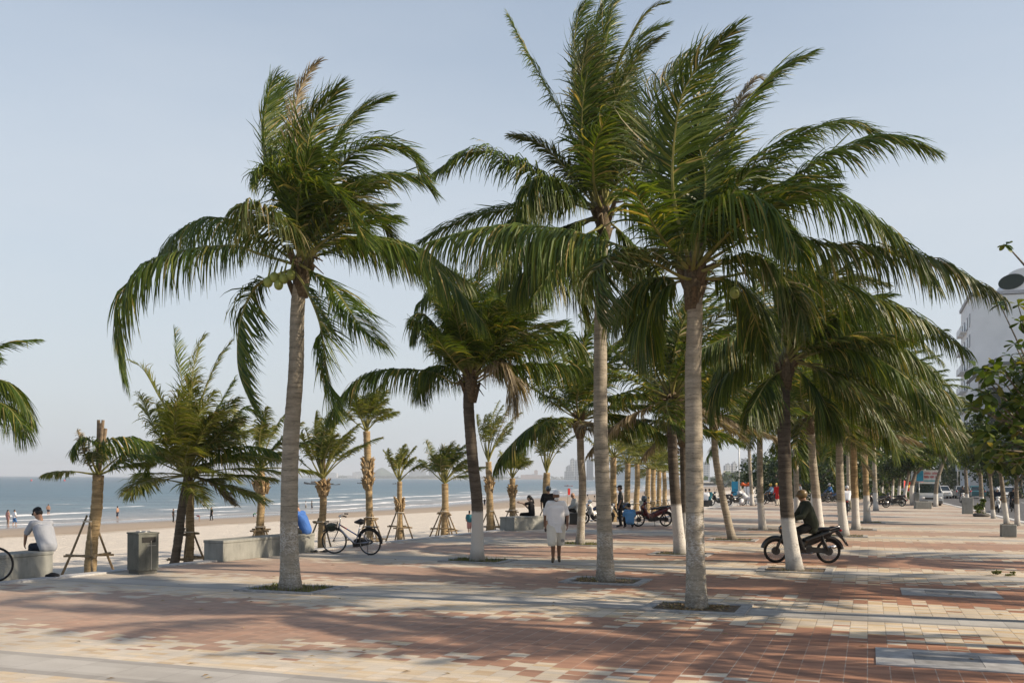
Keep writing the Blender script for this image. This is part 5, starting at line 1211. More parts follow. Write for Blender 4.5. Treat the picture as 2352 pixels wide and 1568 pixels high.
# ================================================================== benches, bin, bicycle, motorbikes, cars
def bench(label, p0, p1, depth=.55, h=.46, z=0.0):
    """concrete block bench between two ground points of its near lower edge"""
    p0 = Vector(p0); p1 = Vector(p1); L = (p1 - p0).length; a = math.atan2((p1 - p0).y, (p1 - p0).x)
    t = thing('concrete_bench', label, 'bench', p0, a, 'concrete block benches along the sand')
    b = MB(); b.box((L / 2, depth / 2, (h - .07) / 2), (L - .02, depth - .03, h - .07), bev=.012); b.build('base', CONC, t)
    b = MB(); b.box((L / 2, depth / 2, h - .035), (L, depth, .07), bev=.015); b.build('seat_slab', CONC, t)
    return t
# long bench by the bicycle
q0 = gp(513, 1290); q1 = gp(724, 1266)
BL = (q1 - q0).normalized()
bench('long grey concrete bench beside the bicycle, palm shadows across its front', q0, q1, .6, .50)
bench('grey concrete bench under the man in the black cap', gp(-80, 1345), gp(124, 1322), .62, .50)
bench('short concrete bench where the woman with the ponytail sits', gp(1182, 1219), gp(1250, 1214), .7, .52)
# waste bin
def waste_bin():
    p = gp(322, 1318); t = thing('waste_bin', 'square stone clad litter bin with a dark slot, left of the long bench', 'litter bin', p + Vector((-.02, .2, 0)), R(50))
    ST = concrete_material('bin_stone', (0.135, 0.14, 0.125)); ME = M('bin_metal', (0.32, 0.33, 0.33), .35, metal=.8)
    b = MB(); b.box((0, 0, .035), (.40, .40, .07)); b.build('base', M('bin_plinth', (0.11, 0.11, 0.10), .8), t)
    b = MB(); b.box((0, 0, .44), (.45, .45, .745), bev=.012); b.build('body', ST, t)
    b = MB(); b.box((0, 0, .83), (.47, .47, .035), bev=.006); b.build('lid', ST, t)
    b = MB(); b.torus((0, 0, .855), .13, .016, 'z', 20, 6); b.build('ashtray_ring', ME, t)
    b = MB(); b.box((.0, -.226, .70), (.30, .012, .11)); b.build('slot', M('slot_black', (.01, .01, .01), .7), t)
    b = MB(); b.box((.05, -.231, .38), (.012, .012, .6)); b.box((.06, -.23, .58), (.20, .01, .012)); b.build('door_seam', ME, t)
waste_bin()

RUB = M('tyre_rubber', (0.012, 0.012, 0.012), .75, spec=.25); CHR = M('chrome', (0.55, 0.55, 0.55), .25, metal=1.0, var=.05); BLK = M('black_plastic', (0.014, 0.014, 0.015), .45, spec=.4); DRK = M('dark_metal', (0.05, 0.05, 0.05), .45, metal=.6)
RED_L = M('red_lamp', (0.35, 0.01, 0.01), .2, spec=.6); CLEAR = M('lamp_lens', (0.55, 0.56, 0.56), .12, spec=.7); ORG = M('amber_lens', (0.55, 0.2, 0.02), .2)
def bicycle():
    rc = gp(851, 1274); ang = math.atan2(.42, -.90)
    t = thing('bicycle', 'blue and silver city bicycle with a dark front basket, leaning on its stand', 'bicycle', rc, ang)
    WB, RW = 1.10, .335
    BLU = M('bike_blue', (0.03, 0.06, 0.22), .3, spec=.6, coat=.5); SIL = M('bike_silver', (0.40, 0.42, 0.50), .3, metal=.5); REDP = M('bike_red', (0.30, 0.03, 0.05), .35)
    lean = Matrix.Rotation(R(-6), 4, 'X')
    def wheel(cx, steer=0.0):
        Mx = Matrix.Translation((cx, 0, RW)) @ Matrix.Rotation(steer, 4, 'Z')
        b = MB(); b.torus((0, 0, 0), RW - .035, .010, 'y', 40, 6); b.tube([(0, -.045, 0), (0, .045, 0)], .022, 10)
        for i in range(28):
            a = i * 2 * math.pi / 28; b.tube([(.02 * math.cos(a + 1.2), .03 * (-1) ** i, .02 * math.sin(a + 1.2)), ((RW - .04) * math.cos(a), 0, (RW - .04) * math.sin(a))], .0016, 4, cap=False)
        o = b.build('wheel', CHR, t); o.matrix_local = lean @ Mx
        b = MB(); b.torus((0, 0, 0), RW - .02, .021, 'y', 44, 10); b.build('tyre', RUB, o)
        return o
    wheel(0.0); fw = wheel(WB, R(22))
    def part(name, f, m):
        b = MB(); f(b); o = b.build(name, m, t); o.matrix_local = lean; return o
    BB = (.44, 0, .29); HT = (WB - .20, 0, .80); HB = (WB - .165, 0, .68); ST_ = (.28, 0, .72)
    part('frame', lambda b: (b.tube([HB, (.62, 0, .40), BB], .022, 10), b.tube([BB, ST_], .017, 10), b.tube([HB, HT], .024, 10),
         b.tube([BB, (.0, .05, RW)], .010, 6), b.tube([BB, (.0, -.05, RW)], .010, 6), b.tube([(.31, 0, .62), (.0, .06, RW)], .008, 6), b.tube([(.31, 0, .62), (.0, -.06, RW)], .008, 6)), SIL)
    part('top_tube', lambda b: b.tube([(WB - .19, 0, .77), (.37, 0, .50)], .017, 10), BLU)
    part('frame_stripe', lambda b: b.tube([(WB - .24, 0, .745), (WB - .42, 0, .655)], .0185, 10), REDP)
    part('saddle', lambda b: (b.tube([(.14, 0, .86), (.24, 0, .86), (.33, 0, .85), (.43, 0, .845)], [.05, .085, .055, .025], 12, flat=1.0), b.tube([ST_, (.265, 0, .83)], .013, 8)), BLK)
    part('rack', lambda b: (b.box((-.05, 0, .735), (.42, .14, .016)), b.tube([(-.2, .06, .73), (0, .07, RW)], .006, 5), b.tube([(-.2, -.06, .73), (0, -.07, RW)], .006, 5), b.tube([(.12, 0, .73), (.28, 0, .66)], .007, 5)), BLK)
    part('fender', lambda b: b.torus((0, 0, RW), RW + .022, .028, 'y', 20, 6, a0=R(20), a1=R(185), flat=1.0), BLK)
    part('chain_case', lambda b: (b.prism([(.56, .20), (.58, .33), (.46, .40), (.0, .395), (-.06, .335), (.0, .275), (.44, .18)], -.075, -.045), b.ell((BB[0], -.06, BB[2]), (.11, .02, .11))), BLK)
    part('crank', lambda b: (b.tube([(BB[0], -.09, BB[2]), (BB[0] + .12, -.09, BB[2] - .11)], .010, 6), b.box((BB[0] + .12, -.135, BB[2] - .11), (.09, .08, .022)), b.tube([(BB[0], .07, BB[2]), (BB[0] + .12, .09, BB[2] + .11)], .010, 6), b.box((BB[0] + .14, .13, BB[2] + .11), (.09, .08, .022))), DRK)
    part('kickstand', lambda b: b.tube([(.05, .06, .33), (-.06, .20, .012)], .008, 6), DRK)
    # steering set, turned
    def steer(name, f, m):
        b = MB(); f(b); o = b.build(name, m, t); o.matrix_local = lean @ Matrix.Translation((WB - .18, 0, 0)) @ Matrix.Rotation(R(30), 4, 'Z') @ Matrix.Translation((-(WB - .18), 0, 0)); return o
    steer('fork', lambda b: [b.tube([(WB - .16, s * .045, .66), (WB - .12, s * .055, .55), (WB, s * .055, RW)], .011, 7) for s in (-1, 1)] + [b.box((WB - .16, 0, .665), (.05, .12, .03))], DRK)
    steer('front_fender', lambda b: b.torus((WB, 0, RW), RW + .02, .026, 'y', 16, 6, a0=R(50), a1=R(170)), BLK)
    steer('handlebar', lambda b: (b.tube([(WB - .20, 0, .78), (WB - .225, 0, .97)], .013, 8), b.tube([(WB - .38, -.29, 1.0), (WB - .30, -.22, 1.02), (WB - .19, -.1, .99), (WB - .19, .1, .99), (WB - .30, .22, 1.02), (WB - .38, .29, 1.0)], .011, 8)), CHR)
    steer('grip', lambda b: b.tube([(WB - .40, -.30, 1.0), (WB - .31, -.23, 1.02)], .018, 8), BLK); steer('grip', lambda b: b.tube([(WB - .40, .30, 1.0), (WB - .31, .23, 1.02)], .018, 8), BLK)
    def basket(b):
        for k in range(7):
            f = k / 6; z = .60 + .25 * f; hx, hy = .12 + .05 * f, .14 + .05 * f; c = WB + .02
            b.tube([(c - hx, -hy, z), (c + hx, -hy, z), (c + hx, hy, z), (c - hx, hy, z), (c - hx, -hy, z)], .004, 4)
        for i in range(11):
            u = i / 10 * 2 - 1
            for s in (-1, 1):
                b.tube([(WB + .02 + u * .12, s * .14, .60), (WB + .02 + u * .17, s * .19, .85)], .0035, 4); b.tube([(WB + .02 + s * .12, u * .14, .60), (WB + .02 + s * .17, u * .19, .85)], .0035, 4)
    steer('basket', basket, DRK)
    blob('basket_liner', [((WB + .02, 0, .68), (.125, .15, .085), None), ((WB + .02, .03, .76), (.14, .16, .06), None)], .018, M('green_bag', (0.035, 0.055, 0.04), .6), t).matrix_local = lean @ Matrix.Translation((WB - .18, 0, 0)) @ Matrix.Rotation(R(30), 4, 'Z') @ Matrix.Translation((-(WB - .18), 0, 0))
bicycle()

def motorbike(label, loc, rz, paint, group='motorbikes on the promenade', alloy=False, stand=True, scooter=False, trim=None):
    t = thing('motorbike', label, 'motorbike', loc, rz, group); lean = Matrix.Rotation(R(-4 if stand else 0), 4, 'X')
    def put(o): o.matrix_local = lean; return o
    def part(name, f, m): b = MB(); f(b); return put(b.build(name, m, t))
    RW = .285 if not scooter else .25
    for cx in (.62, -.62):
        b = MB(); b.torus((0, 0, 0), RW - .045, .016, 'y', 32, 6); b.tube([(0, -.06, 0), (0, .06, 0)], .075, 14)
        if alloy:
            for i in range(5): a = i * 2 * math.pi / 5; b.tube([(0, 0, 0), ((RW - .05) * math.cos(a), 0, (RW - .05) * math.sin(a))], [.03, .016], 6)
        else:
            for i in range(24): a = i * 2 * math.pi / 24; b.tube([(.05 * math.cos(a + .8), .03 * (-1) ** i, .05 * math.sin(a + .8)), ((RW - .05) * math.cos(a), 0, (RW - .05) * math.sin(a))], .003, 4, cap=False)
        o = b.build('wheel', CHR if not alloy else M('alloy_wheel', (.5, .5, .48), .4, metal=.6), t); o.matrix_local = lean @ Matrix.Translation((cx, 0, RW))
        b = MB(); b.torus((0, 0, 0), RW - .03, .034 if not scooter else .045, 'y', 36, 10); b.build('tyre', RUB, o)
        b = MB(); b.tube([(0, -.065, 0), (0, .065, 0)], .095, 18); b.build('brake_drum', DRK, o)
    bars = [((.41, -.02, .84), .10, (.30, 0, .52), .10), ((.40, .10, .76), .055, (.24, .16, .40), .05), ((.40, -.10, .76), .055, (.24, -.16, .40), .05), ((.28, 0, .50), .085, (-.08, 0, .44), .09),
            ((.46, 0, .80), (.10, .12, .12), None), ((.36, 0, .99), (.09, .15, .08), None),
            ((-.08, .09, .55), .06, (-.60, .085, .74), .055), ((-.08, -.09, .55), .06, (-.60, -.085, .74), .055), ((-.60, 0, .75), .08, (-.86, 0, .82), .05), ((-.02, 0, .46), .12, (-.34, 0, .60), .12), ((-.34, 0, .60), .12, (-.62, 0, .70), .08), ((.26, 0, .50), .10, (.06, 0, .38), .12)]
    if scooter: bars += [((.0, 0, .34), .11, (-.25, 0, .34), .11), ((-.12, .10, .50), .10, (-.60, .10, .56), .10), ((-.12, -.10, .50), .10, (-.60, -.10, .56), .10), ((-.3, 0, .62), .14, (-.72, 0, .68), .10), ((.36, 0, .62), (.08, .2, .25), None)]
    put(blob('body', bars, .018, paint, t, 3))
    put(blob('seat', [((.0, 0, .74), (.16, .11, .045), None), ((-.22, 0, .76), (.24, .13, .055), None), ((-.52, 0, .81), (.26, .12, .055), None), ((-.72, 0, .85), (.10, .09, .04), None)], .02, BLK, t, 3))
    part('engine', lambda b: (b.tube([(.08, -.11, .33), (.08, .11, .33)], .11, 14), b.tube([(-.14, -.12, .34), (-.14, .12, .34)], .10, 14), b.tube([(.1, 0, .36), (.32, 0, .38)], [.085, .07], 10), b.box((-.03, 0, .31), (.34, .18, .16), bev=.03)), DRK)
    part('exhaust', lambda b: (b.tube([(.2, -.06, .30), (.1, -.13, .20), (-.2, -.15, .20), (-.42, -.16, .27)], .016, 8), b.tube([(-.36, -.165, .255), (-.55, -.17, .32), (-.86, -.18, .40)], [.035, .048, .045], 10)), CHR if not scooter else DRK)
    part('fork', lambda b: [b.tube([(.42, s * .075, .78), (.62, s * .075, RW)], .022, 8) for s in (-1, 1)] + [b.tube([(.36, 0, .95), (.42, 0, .76)], .03, 8)], DRK)
    part('front_fender', lambda b: (b.torus((.62, 0, RW), RW + .03, .055, 'y', 18, 6, a0=R(12), a1=R(150), flat=1.1)), paint)
    part('rear_fender', lambda b: (b.prism([(-.78, .74), (-.86, .76), (-1.0, .58), (-1.08, .42), (-1.05, .42), (-.95, .56), (-.82, .68)], -.06, .06), b.torus((-.62, 0, RW), RW + .035, .05, 'y', 12, 6, a0=R(80), a1=R(170))), BLK)
    part('number_plate', lambda b: b.box((-.975, 0, .575), (.012, .19, .13), Matrix.Rotation(R(30), 3, 'Y')), M('plate_white', (.55, .55, .53), .5))
    part('swing_arm', lambda b: [b.tube([(-.1, s * .10, .34), (-.62, s * .10, RW)], .022, 7) for s in (-1, 1)], DRK)
    for s in (-1, 1): part('shock_absorber', lambda b: b.tube([(-.44, s * .12, .66), (-.58, s * .12, .31)], [.024, .03], 8), DRK)
    part('chain_cover', lambda b: b.prism([(-.12, .40), (-.60, .36), (-.66, .30), (-.60, .235), (-.12, .27)], .105, .13), BLK)
    part('handlebar', lambda b: b.tube([(.24, -.34, 1.0), (.32, -.2, 1.03), (.36, 0, 1.0), (.32, .2, 1.03), (.24, .34, 1.0)], .013, 8), DRK)
    for s in (-1, 1):
        part('grip', lambda b: b.tube([(.23, s * .35, 1.0), (.29, s * .24, 1.02)], .02, 8), BLK)
        part('mirror', lambda b: (b.tube([(.30, s * .22, 1.03), (.33, s * .28, 1.16), (.34, s * .30, 1.2)], .007, 6), b.ell((.335, s * .31, 1.24), (.018, .055, .04))), BLK)
        part('indicator', lambda b: b.ell((.50, s * .12, .84), (.04, .03, .025)), ORG)
        part('footpeg', lambda b: b.tube([(.02, s * .1, .25), (.02, s * .26, .26)], .014, 6), RUB)
    part('headlight', lambda b: b.ell((.455 if not scooter else .42, 0, .99 if scooter else .83), (.07, .085, .06)), CLEAR)
    part('tail_light', lambda b: b.ell((-.90, 0, .79), (.04, .075, .035)), RED_L)
    part('grab_rail', lambda b: b.tube([(-.62, .12, .82), (-.84, .11, .88), (-.90, 0, .89), (-.84, -.11, .88), (-.62, -.12, .82)], .011, 6), CHR)
    if trim: part('side_trim', lambda b: [b.prism([(-.10, .54), (-.2, .63), (-.62, .77), (-.5, .70)], s * .152 - .004, s * .152 + .004) for s in (1, -1)], trim)
    if stand: part('kickstand', lambda b: b.tube([(-.05, .1, .26), (-.02, .26, .01 + .26 * math.sin(R(4)))], .011, 6), DRK)
    return t
PBLK = M('black_paint', (0.012, 0.013, 0.014), .28, spec=.5, coat=.5, var=.05); PRED = M('red_paint', (0.095, 0.008, 0.010), .28, spec=.5, coat=.6, var=.05); PWHT = M('white_paint', (0.62, 0.62, 0.60), .3, spec=.5, coat=.5, var=.03); PBLU = M('blue_paint', (0.02, 0.06, 0.16), .3, spec=.5, coat=.5, var=.05)
TRIM = M('silver_trim', (.42, .43, .42), .35, metal=.6)
RIDE = gp(1842, 1292); RIDE_RZ = math.radians(176)
motorbike('black motorbike being ridden past, half hidden by a whitewashed trunk', RIDE, RIDE_RZ, PBLK, stand=False)
motorbike('parked dark red motorbike with alloy wheels and a helmet on its mirror', gp(1500, 1209) + Vector((0, .3, 0)), R(196), PRED, alloy=True)
motorbike('white scooter standing between the slim leaning palm and the tallest palm', gp(1372, 1203) + Vector((0, .4, 0)), R(205), PWHT, scooter=True)
motorbike('dark motorbike mostly hidden behind the tallest trunk, left of the standing man', gp(1406, 1199) + Vector((0, 1.2, 0)), R(170), PBLU)
motorbike('black motorbike with a silver side stripe parked before the blue sign', gp(1690, 1160), R(200), PBLK, trim=TRIM)
motorbike('dark motorbike behind the leaning grey trunk, beside the seated couple', gp(1652, 1161), R(185), PBLK)
motorbike('motorbike under the man in the pale blue shirt', gp(1770, 1158), R(190), PBLK)
motorbike('motorbike beside the figure in red, its wheel behind the big trunk', gp(1790, 1157) + Vector((0, 2, 0)), R(205), PBLK)
motorbike('blue motorbike by the hedge in the shade of the palms', gp(1905, 1152), R(185), PBLU)
motorbike('second dark motorbike by the hedge, left of the blue one', gp(1886, 1153), R(190), PBLK)
motorbike('parked black motorbike with a silver stripe at the end of the palm row', gp(2014, 1165), R(170), PBLK, trim=TRIM)
motorbike('parked dark motorbike beside the kerb trees, its tail towards us', gp(2053, 1162), R(140), PBLK)
motorbike('white scooter ridden towards us on the road', gp(2211, 1160, -.13), R(-112), PWHT, 'motorbikes on the road', stand=False, scooter=True)
motorbike('white fronted scooter on the road between the kerb trees', gp(2290, 1176, -.13), R(-108), PWHT, 'motorbikes on the road', stand=False, scooter=True)
motorbike('black scooter on the road near the right edge', gp(2327, 1175, -.13), R(-108), PBLK, 'motorbikes on the road', stand=False)
motorbike('motorbike ridden away from us between the two whitewashed trunks', gp(1945, 1183), R(72), PBLK, stand=False)

# ---- cars
GLS = M('car_glass', (0.015, 0.022, 0.022), .08, spec=.8, var=.2)
def prism_bev(prof, w_, bev, name, m, parent, taper_z=None, taper=1.0):
    b = MB(); b.prism(prof, -w_ / 2, w_ / 2); o = b.build(name, m, parent)
    bm = bmesh.new(); bm.from_mesh(o.data)
    if taper_z is not None:
        for v in bm.verts:
            if v.co.z > taper_z: v.co.y *= 1 - (1 - taper) * min(1, (v.co.z - taper_z) / .55)
    bmesh.ops.bevel(bm, geom=bm.edges[:], offset=bev, segments=2, affect='EDGES', profile=.6)
    bm.to_mesh(o.data); bm.free(); return o
def car(label, loc, rz, paint, van=False, group='cars on the road', s=1.0, name='car', plate=True):
    t = thing(name, label, 'van' if van else 'car', loc, rz, group); t.scale = (s, s, s)
    if van:
        L, W_, H = 4.6, 1.75, 1.95
        prism_bev([(-2.3, .35), (-2.3, 1.05), (-2.2, 1.12), (1.95, 1.12), (2.25, .95), (2.3, .35)], W_, .06, 'body', paint, t)
        prism_bev([(-2.24, 1.10), (-2.18, 1.9), (1.05, 1.9), (1.92, 1.10)], W_ - .06, .05, 'cabin', GLS, t, 1.1, .86)
        prism_bev([(-2.2, 1.80), (-2.18, 1.97), (1.0, 1.97), (1.14, 1.83)], W_ - .22, .04, 'roof', paint, t)
        pil = [(-2.2, -1.2), (-.1, .1), (-1.1, -1.0)]
        wz, wx, fx = 1.5, 1.9, 2.29; gl = (1.06, 1.94)
    else:
        L, W_, H = 4.3, 1.72, 1.48
        prism_bev([(-2.1, .30), (-2.15, .85), (-1.95, .95), (.85, .92), (1.75, .80), (2.1, .62), (2.12, .30)], W_, .08, 'body', paint, t)
        prism_bev([(-1.85, .92), (-1.25, 1.43), (.05, 1.43), (.95, .90)], W_ - .1, .05, 'cabin', GLS, t, .92, .78)
        prism_bev([(-1.35, 1.37), (-1.15, 1.48), (-.1, 1.48), (.12, 1.38)], W_ - .34, .03, 'roof', paint, t)
        gl = (.92, 1.42); fx = 2.1
    for s_ in (-1, 1):                                   # windscreen pillars
        b = MB()
        if van: b.tube([(1.93, s_ * .83, 1.1), (1.05, s_ * .73, 1.92)], .04, 6); b.tube([(.1, s_ * .845, 1.1), (.1, s_ * .75, 1.92)], .05, 6)
        else: b.tube([(.97, s_ * .80, .9), (.07, s_ * .64, 1.44)], .035, 6); b.tube([(-1.87, s_ * .8, .92), (-1.25, s_ * .64, 1.44)], .045, 6); b.tube([(-.5, s_ * .815, .92), (-.55, s_ * .65, 1.44)], .04, 6)
        b.build('pillar', paint, t)
        b = MB(); b.ell((fx - .03, s_ * .62, .74 if van else .66), (.08, .17, .10)); b.build('headlight', CLEAR, t)
        b = MB(); b.ell((-fx - .0, s_ * .72, .82), (.05, .11, .14)); b.build('tail_light', RED_L, t)
        b = MB(); b.ell((1.15 if van else .62, s_ * .98, 1.12 if van else .98), (.07, .1, .08)); b.build('mirror', paint, t)
        for wx in (1.4, -1.35):
            b = MB(); b.tube([(wx, s_ * .62, .31), (wx, s_ * .84, .31)], .19, 18); wo = b.build('wheel', M('hub_metal', (.35, .35, .36), .4, metal=.7), t)
            b = MB(); b.torus((wx, s_ * .75, .31), .235, .085, 'y', 24, 8, flat=1.2); b.build('tyre', RUB, wo)
    b = MB(); b.box((fx + .03, 0, .42), (.14, W_ - .1, .24), bev=.04); b.build('bumper', M('bumper_grey', (.10, .10, .10), .6) if van else paint, t)
    b = MB(); b.box((fx + .02, 0, .70 if van else .58), (.06, .9, .14 if van else .16), bev=.02); b.build('grille', BLK, t)
    if plate: b = MB(); b.box((fx + .105, 0, .44), (.02, .5, .12)); b.build('number_plate', M('plate_white', (.55, .55, .53), .5), t)
    return t
SILVER = M('silver_paint', (0.36, 0.38, 0.39), .3, metal=.3, coat=.5, var=.04); TEALP = M('teal_paint', (0.03, 0.12, 0.14), .3, coat=.4, var=.05); GREYP = M('grey_paint', (0.22, 0.24, 0.25), .3, coat=.5)
FACE = R(-108)                                            # heading towards us along the road
vp = gp(2128, 1163, -.13)
van = car('silver van facing us with an advertising box on its roof', vp, R(-104), SILVER, van=True)
# advertising box: its own thing standing on the roof
def ad_box():
    t = thing('advertising_box', 'white roof box with red lettering and a blue panel, carried by the silver van', 'sign', vp + Vector((0, 0, 1.99)), R(-104))
    W = M('banner_white', (.58, .58, .57), .6); RD = M('banner_red', (.5, .05, .06), .6)
    b = MB(); b.box((-.4, 0, .45), (2.4, 1.86, .9), bev=.02); b.build('box', W, t)
    b = MB(); b.box((.806, -.62, .46), (.012, .50, .84)); b.build('blue_panel', M('banner_blue', (.03, .30, .48), .6), t)
    b = MB(); b.box((.806, .26, .08), (.012, 1.2, .10)); b.build('teal_strip', M('banner_teal', (.15, .40, .45), .6), t)
    rg = random.Random(3); b = MB()
    for z, chars in ((.66, (4, 4)), (.38, (4, 3, 3))):      # two lines of red capitals, too small in the photo to make out
        y = -.30; n_ = sum(chars) + len(chars) - 1; st = 1.12 / n_
        for cw in chars:
            for k in range(cw):
                b.box((.815, y, z), (.014, .022, .17)); b.box((.815, y + st * .55, z), (.014, .022, .17))
                b.box((.8155, y + st * .28, z + rg.choice((-.07, 0, .07))), (.013, st * .5, .026)); y += st
            y += st
    b.build('lettering', RD, t)
    b = MB(); b.box((-.4, .931, .45), (2.2, .012, .55)); b.build('side_panel', M('banner_grey', (.30, .31, .31), .6), t)
ad_box()
FLAG_R = M('flag_red', (.55, .02, .012), .7); FLAG_Y = M('flag_yellow', (.7, .42, .03), .7)
def flag(label, x, y, d, a, w_=1.0, h_=.7, post=2.2):
    p = at(x, y, d); t = thing('flag', label, 'flag', (p.x, p.y, p.z - post), a, 'red flags with a yellow star')
    b = MB(); b.tube([(0, 0, 0), (0, 0, post + h_)], .02, 6); b.build('pole', M('pole_white', (.5, .5, .5), .6), t)
    V = []; N = 10
    for j in range(2):
        for i in range(N + 1): u = i / N; V.append((u * w_, .12 * math.sin(u * 7), post + h_ * j - .25 * u * w_))
    Fq = [(i, i + 1, N + 2 + i, N + 1 + i) for i in range(N)]
    link('cloth', mesh_np('cloth', V, Fq), t, [FLAG_R])
    S = []; c = (w_ * .5, post + h_ * .5 - .12 * w_)
    for s_ in (-.015, .015):
        pts = [(c[0] + (.24 if k % 2 == 0 else .10) * h_ * math.sin(k * math.pi / 5), .12 * math.sin(3.5) + s_, c[1] + (.24 if k % 2 == 0 else .10) * h_ * math.cos(k * math.pi / 5)) for k in range(10)]
        S.append(pts)
    link('star', mesh_np('star', S[0] + S[1], [tuple(range(10)), tuple(range(19, 9, -1))] + [(k, (k + 1) % 10, 10 + (k + 1) % 10, 10 + k) for k in range(10)]), t, [FLAG_Y])
dv = vp.y
flag('red flag tilted on the roof box of the silver van', 2115, 1103, dv + .5, R(20), 1.0, .75, .55)
flag('red flag left of the van, above the red and white post', 2093, 1108, dv + 6, R(10), 1.2, .9, 2.4)
flag('larger red flag far down the road between the thin trunks', 2076, 1124, dv + 16, R(15), 1.2, .9, 2.0)
car('white saloon facing us just right of the silver van', gp(2163, 1144, -.13), R(-106), PWHT)
car('grey hatchback seen from behind, red tail light, right of the white saloon', gp(2208, 1144, -.13), R(72), GREYP)
car('teal car beside the white scooter on the road', gp(2241, 1144, -.13), R(72), TEALP)
car('white car nearest the right edge, behind the kerb tree trunks', gp(2311, 1149, -.13), R(-108), PWHT)
car('white minibus behind the thin white footed trees, left of the van', gp(2064, 1143, -.13), R(-104), PWHT, van=True)
# ---- posts, blocks, sign, lamp
def striped_post():
    p = gp(2081, 1156); t = thing('striped_post', 'red and white banded post at the kerb, left of the van', 'post', p)
    for i in range(7):
        b = MB(); b.tube([(0, 0, i * .24), (0, 0, i * .24 + .24)], .055, 10); b.build('band', PWHT if i % 2 == 0 else FLAG_R, t)
striped_post()
def block(label, px, py, wx, wy, h, rz, name='concrete_block', soil=False, group='concrete blocks at the kerb'):
    t = thing(name, label, 'block', gp(px, py), rz, group)
    b = MB(); b.box((0, wy / 2, h / 2), (wx, wy, h), bev=.03); b.build('body', CONC, t)
    if soil: b = MB(); b.box((0, wy / 2, h + .004), (wx - .14, wy - .14, .02)); b.build('soil', SOIL, t)
    return t
block('low broad concrete block in front of the silver van', 2122, 1168, 1.05, .7, .50, R(-10))
block('upright concrete block with a dark stain at its foot, right of the road scooter', 2224, 1180, .55, .5, .98, R(-15))
block('square weathered planter block at the foot of the slanting kerb tree', 2318, 1233, .50, .5, .44, R(-20), 'planter_block', True)
block('dark concrete block at the foot of the tree beside the parked motorbikes', 2063, 1160, .8, .6, .5, R(-5))
def sign_totem():
    p = gp(1690, 1140); t = thing('sign_totem', 'tall plain blue sign panel beside the lamp post', 'sign', p, R(-6))
    h = at(1690, 1105, p.y).z
    b = MB(); b.box((0, 0, h / 2), (.95, .14, h), bev=.01); b.build('panel', M('sign_blue', (.01, .16, .30), .4), t)
    b = MB(); b.box((0, 0, .06), (1.15, .35, .12)); b.build('base', CONC, t)
sign_totem()
def lamp_post(label, x, y, ytop):
    p = gp(x, y); t = thing('lamp_post', label, 'street lamp', p, 0, 'street lamps'); h = at(x, ytop, p.y).z
    b = MB(); b.tube([(0, 0, 0), (0, 0, h)], [.09, .055], 10); b.tube([(0, 0, h - .05), (.5, 0, h + .25), (1.1, 0, h + .3)], .04, 8); b.build('pole', M('galvanised', (.42, .43, .43), .5, metal=.4), t)
    b = MB(); b.box((1.3, 0, h + .3), (.6, .22, .1), bev=.03); b.build('lamp_head', M('lamp_grey', (.3, .3, .3), .5), t)
lamp_post('grey lamp post beside the blue sign panel', 1697, 1141, 1000); lamp_post('pale lamp post standing beyond the road, right of the bent kerb tree', 2199, 1138, 1040)
# ---- vendor: white bags, orange fruit on a head high tray, bicycle wheel
def vendor():
    p = gp(1714, 1160); t = thing('vendor_bundle', 'street vendor load of white bags topped with orange goods, beside a trunk', 'vendor load', p)
    rg = np.random.default_rng(3)
    pr = [((rg.uniform(-.5, .5), rg.uniform(-.15, .15), z), (rg.uniform(.16, .26), .22, rg.uniform(.16, .24)), None) for z in (.25, .4, .5, .62, .8, .95, 1.05)]
    blob('bag', pr, .05, M('white_plastic', (.62, .63, .66), .5, var=.2, scale=5, bump=.5), t)
    blob('orange_goods', [((rg.uniform(-.35, .35), rg.uniform(-.1, .1), 1.58 + rg.uniform(-.05, .08)), (.12, .12, .11), None) for _ in range(9)], .03, M('orange_fruit', (.55, .10, .02), .6), t)
    b = MB(); b.tube([(0, 0, 0), (0, 0, 1.5)], .02, 6); b.tube([(-.45, 0, 1.48), (.45, 0, 1.48)], .03, 6); b.build('carrying_frame', DRK, t)
    b = MB(); b.torus((.55, -.35, .32), .30, .018, 'y', 28, 6)
    for i in range(14): a = i * 2 * math.pi / 14; b.tube([(.55, -.35, .32), (.55 + .29 * math.cos(a), -.35, .32 + .29 * math.sin(a))], .004, 4)
    b.build('wheel', DRK, t)
vendor()
def parasol(label, x, y, ytop, col):
    p = gp(x, y); z0 = sand_z(p.x, p.y) if sea_s(p.x, p.y) > 0 else 0; d = p.y
    h = at(x, ytop, d).z - z0
    t = thing('parasol', label, 'parasol', (p.x, p.y, z0), 0)
    b = MB(); b.tube([(0, 0, -.1), (0, 0, h)], .025, 6); b.build('pole', CHR, t)
    V = [(0, 0, h)]; N = 10
    for i in range(N): a = i * 2 * math.pi / N; V.append((1.05 * math.cos(a), 1.05 * math.sin(a), h - .35))
    link('canopy', mesh_np('canopy', V, [(0, 1 + i, 1 + (i + 1) % N) for i in range(N)]), t, [col])
parasol('flat dark grey parasol on the sand above the red motorbike', 1479, 1168, 1147, M('parasol_grey', (.09, .10, .085), .8))
# red flag pennant standing on the beach behind the white cap
p = gp(1304, 1165, -2.0); t = thing('beach_flag', 'small red warning flag on the beach, right of the white cap', 'flag', (p.x, p.y, sand_z(p.x, p.y)), 0)
h = at(1304, 1121, p.y).z - sand_z(p.x, p.y)
b = MB(); b.tube([(0, 0, 0), (0, 0, h)], .03, 6); b.build('pole', POLE, t); b = MB(); b.box((.16, 0, h - .45), (.34, .03, .9)); b.build('cloth', FLAG_R, t)
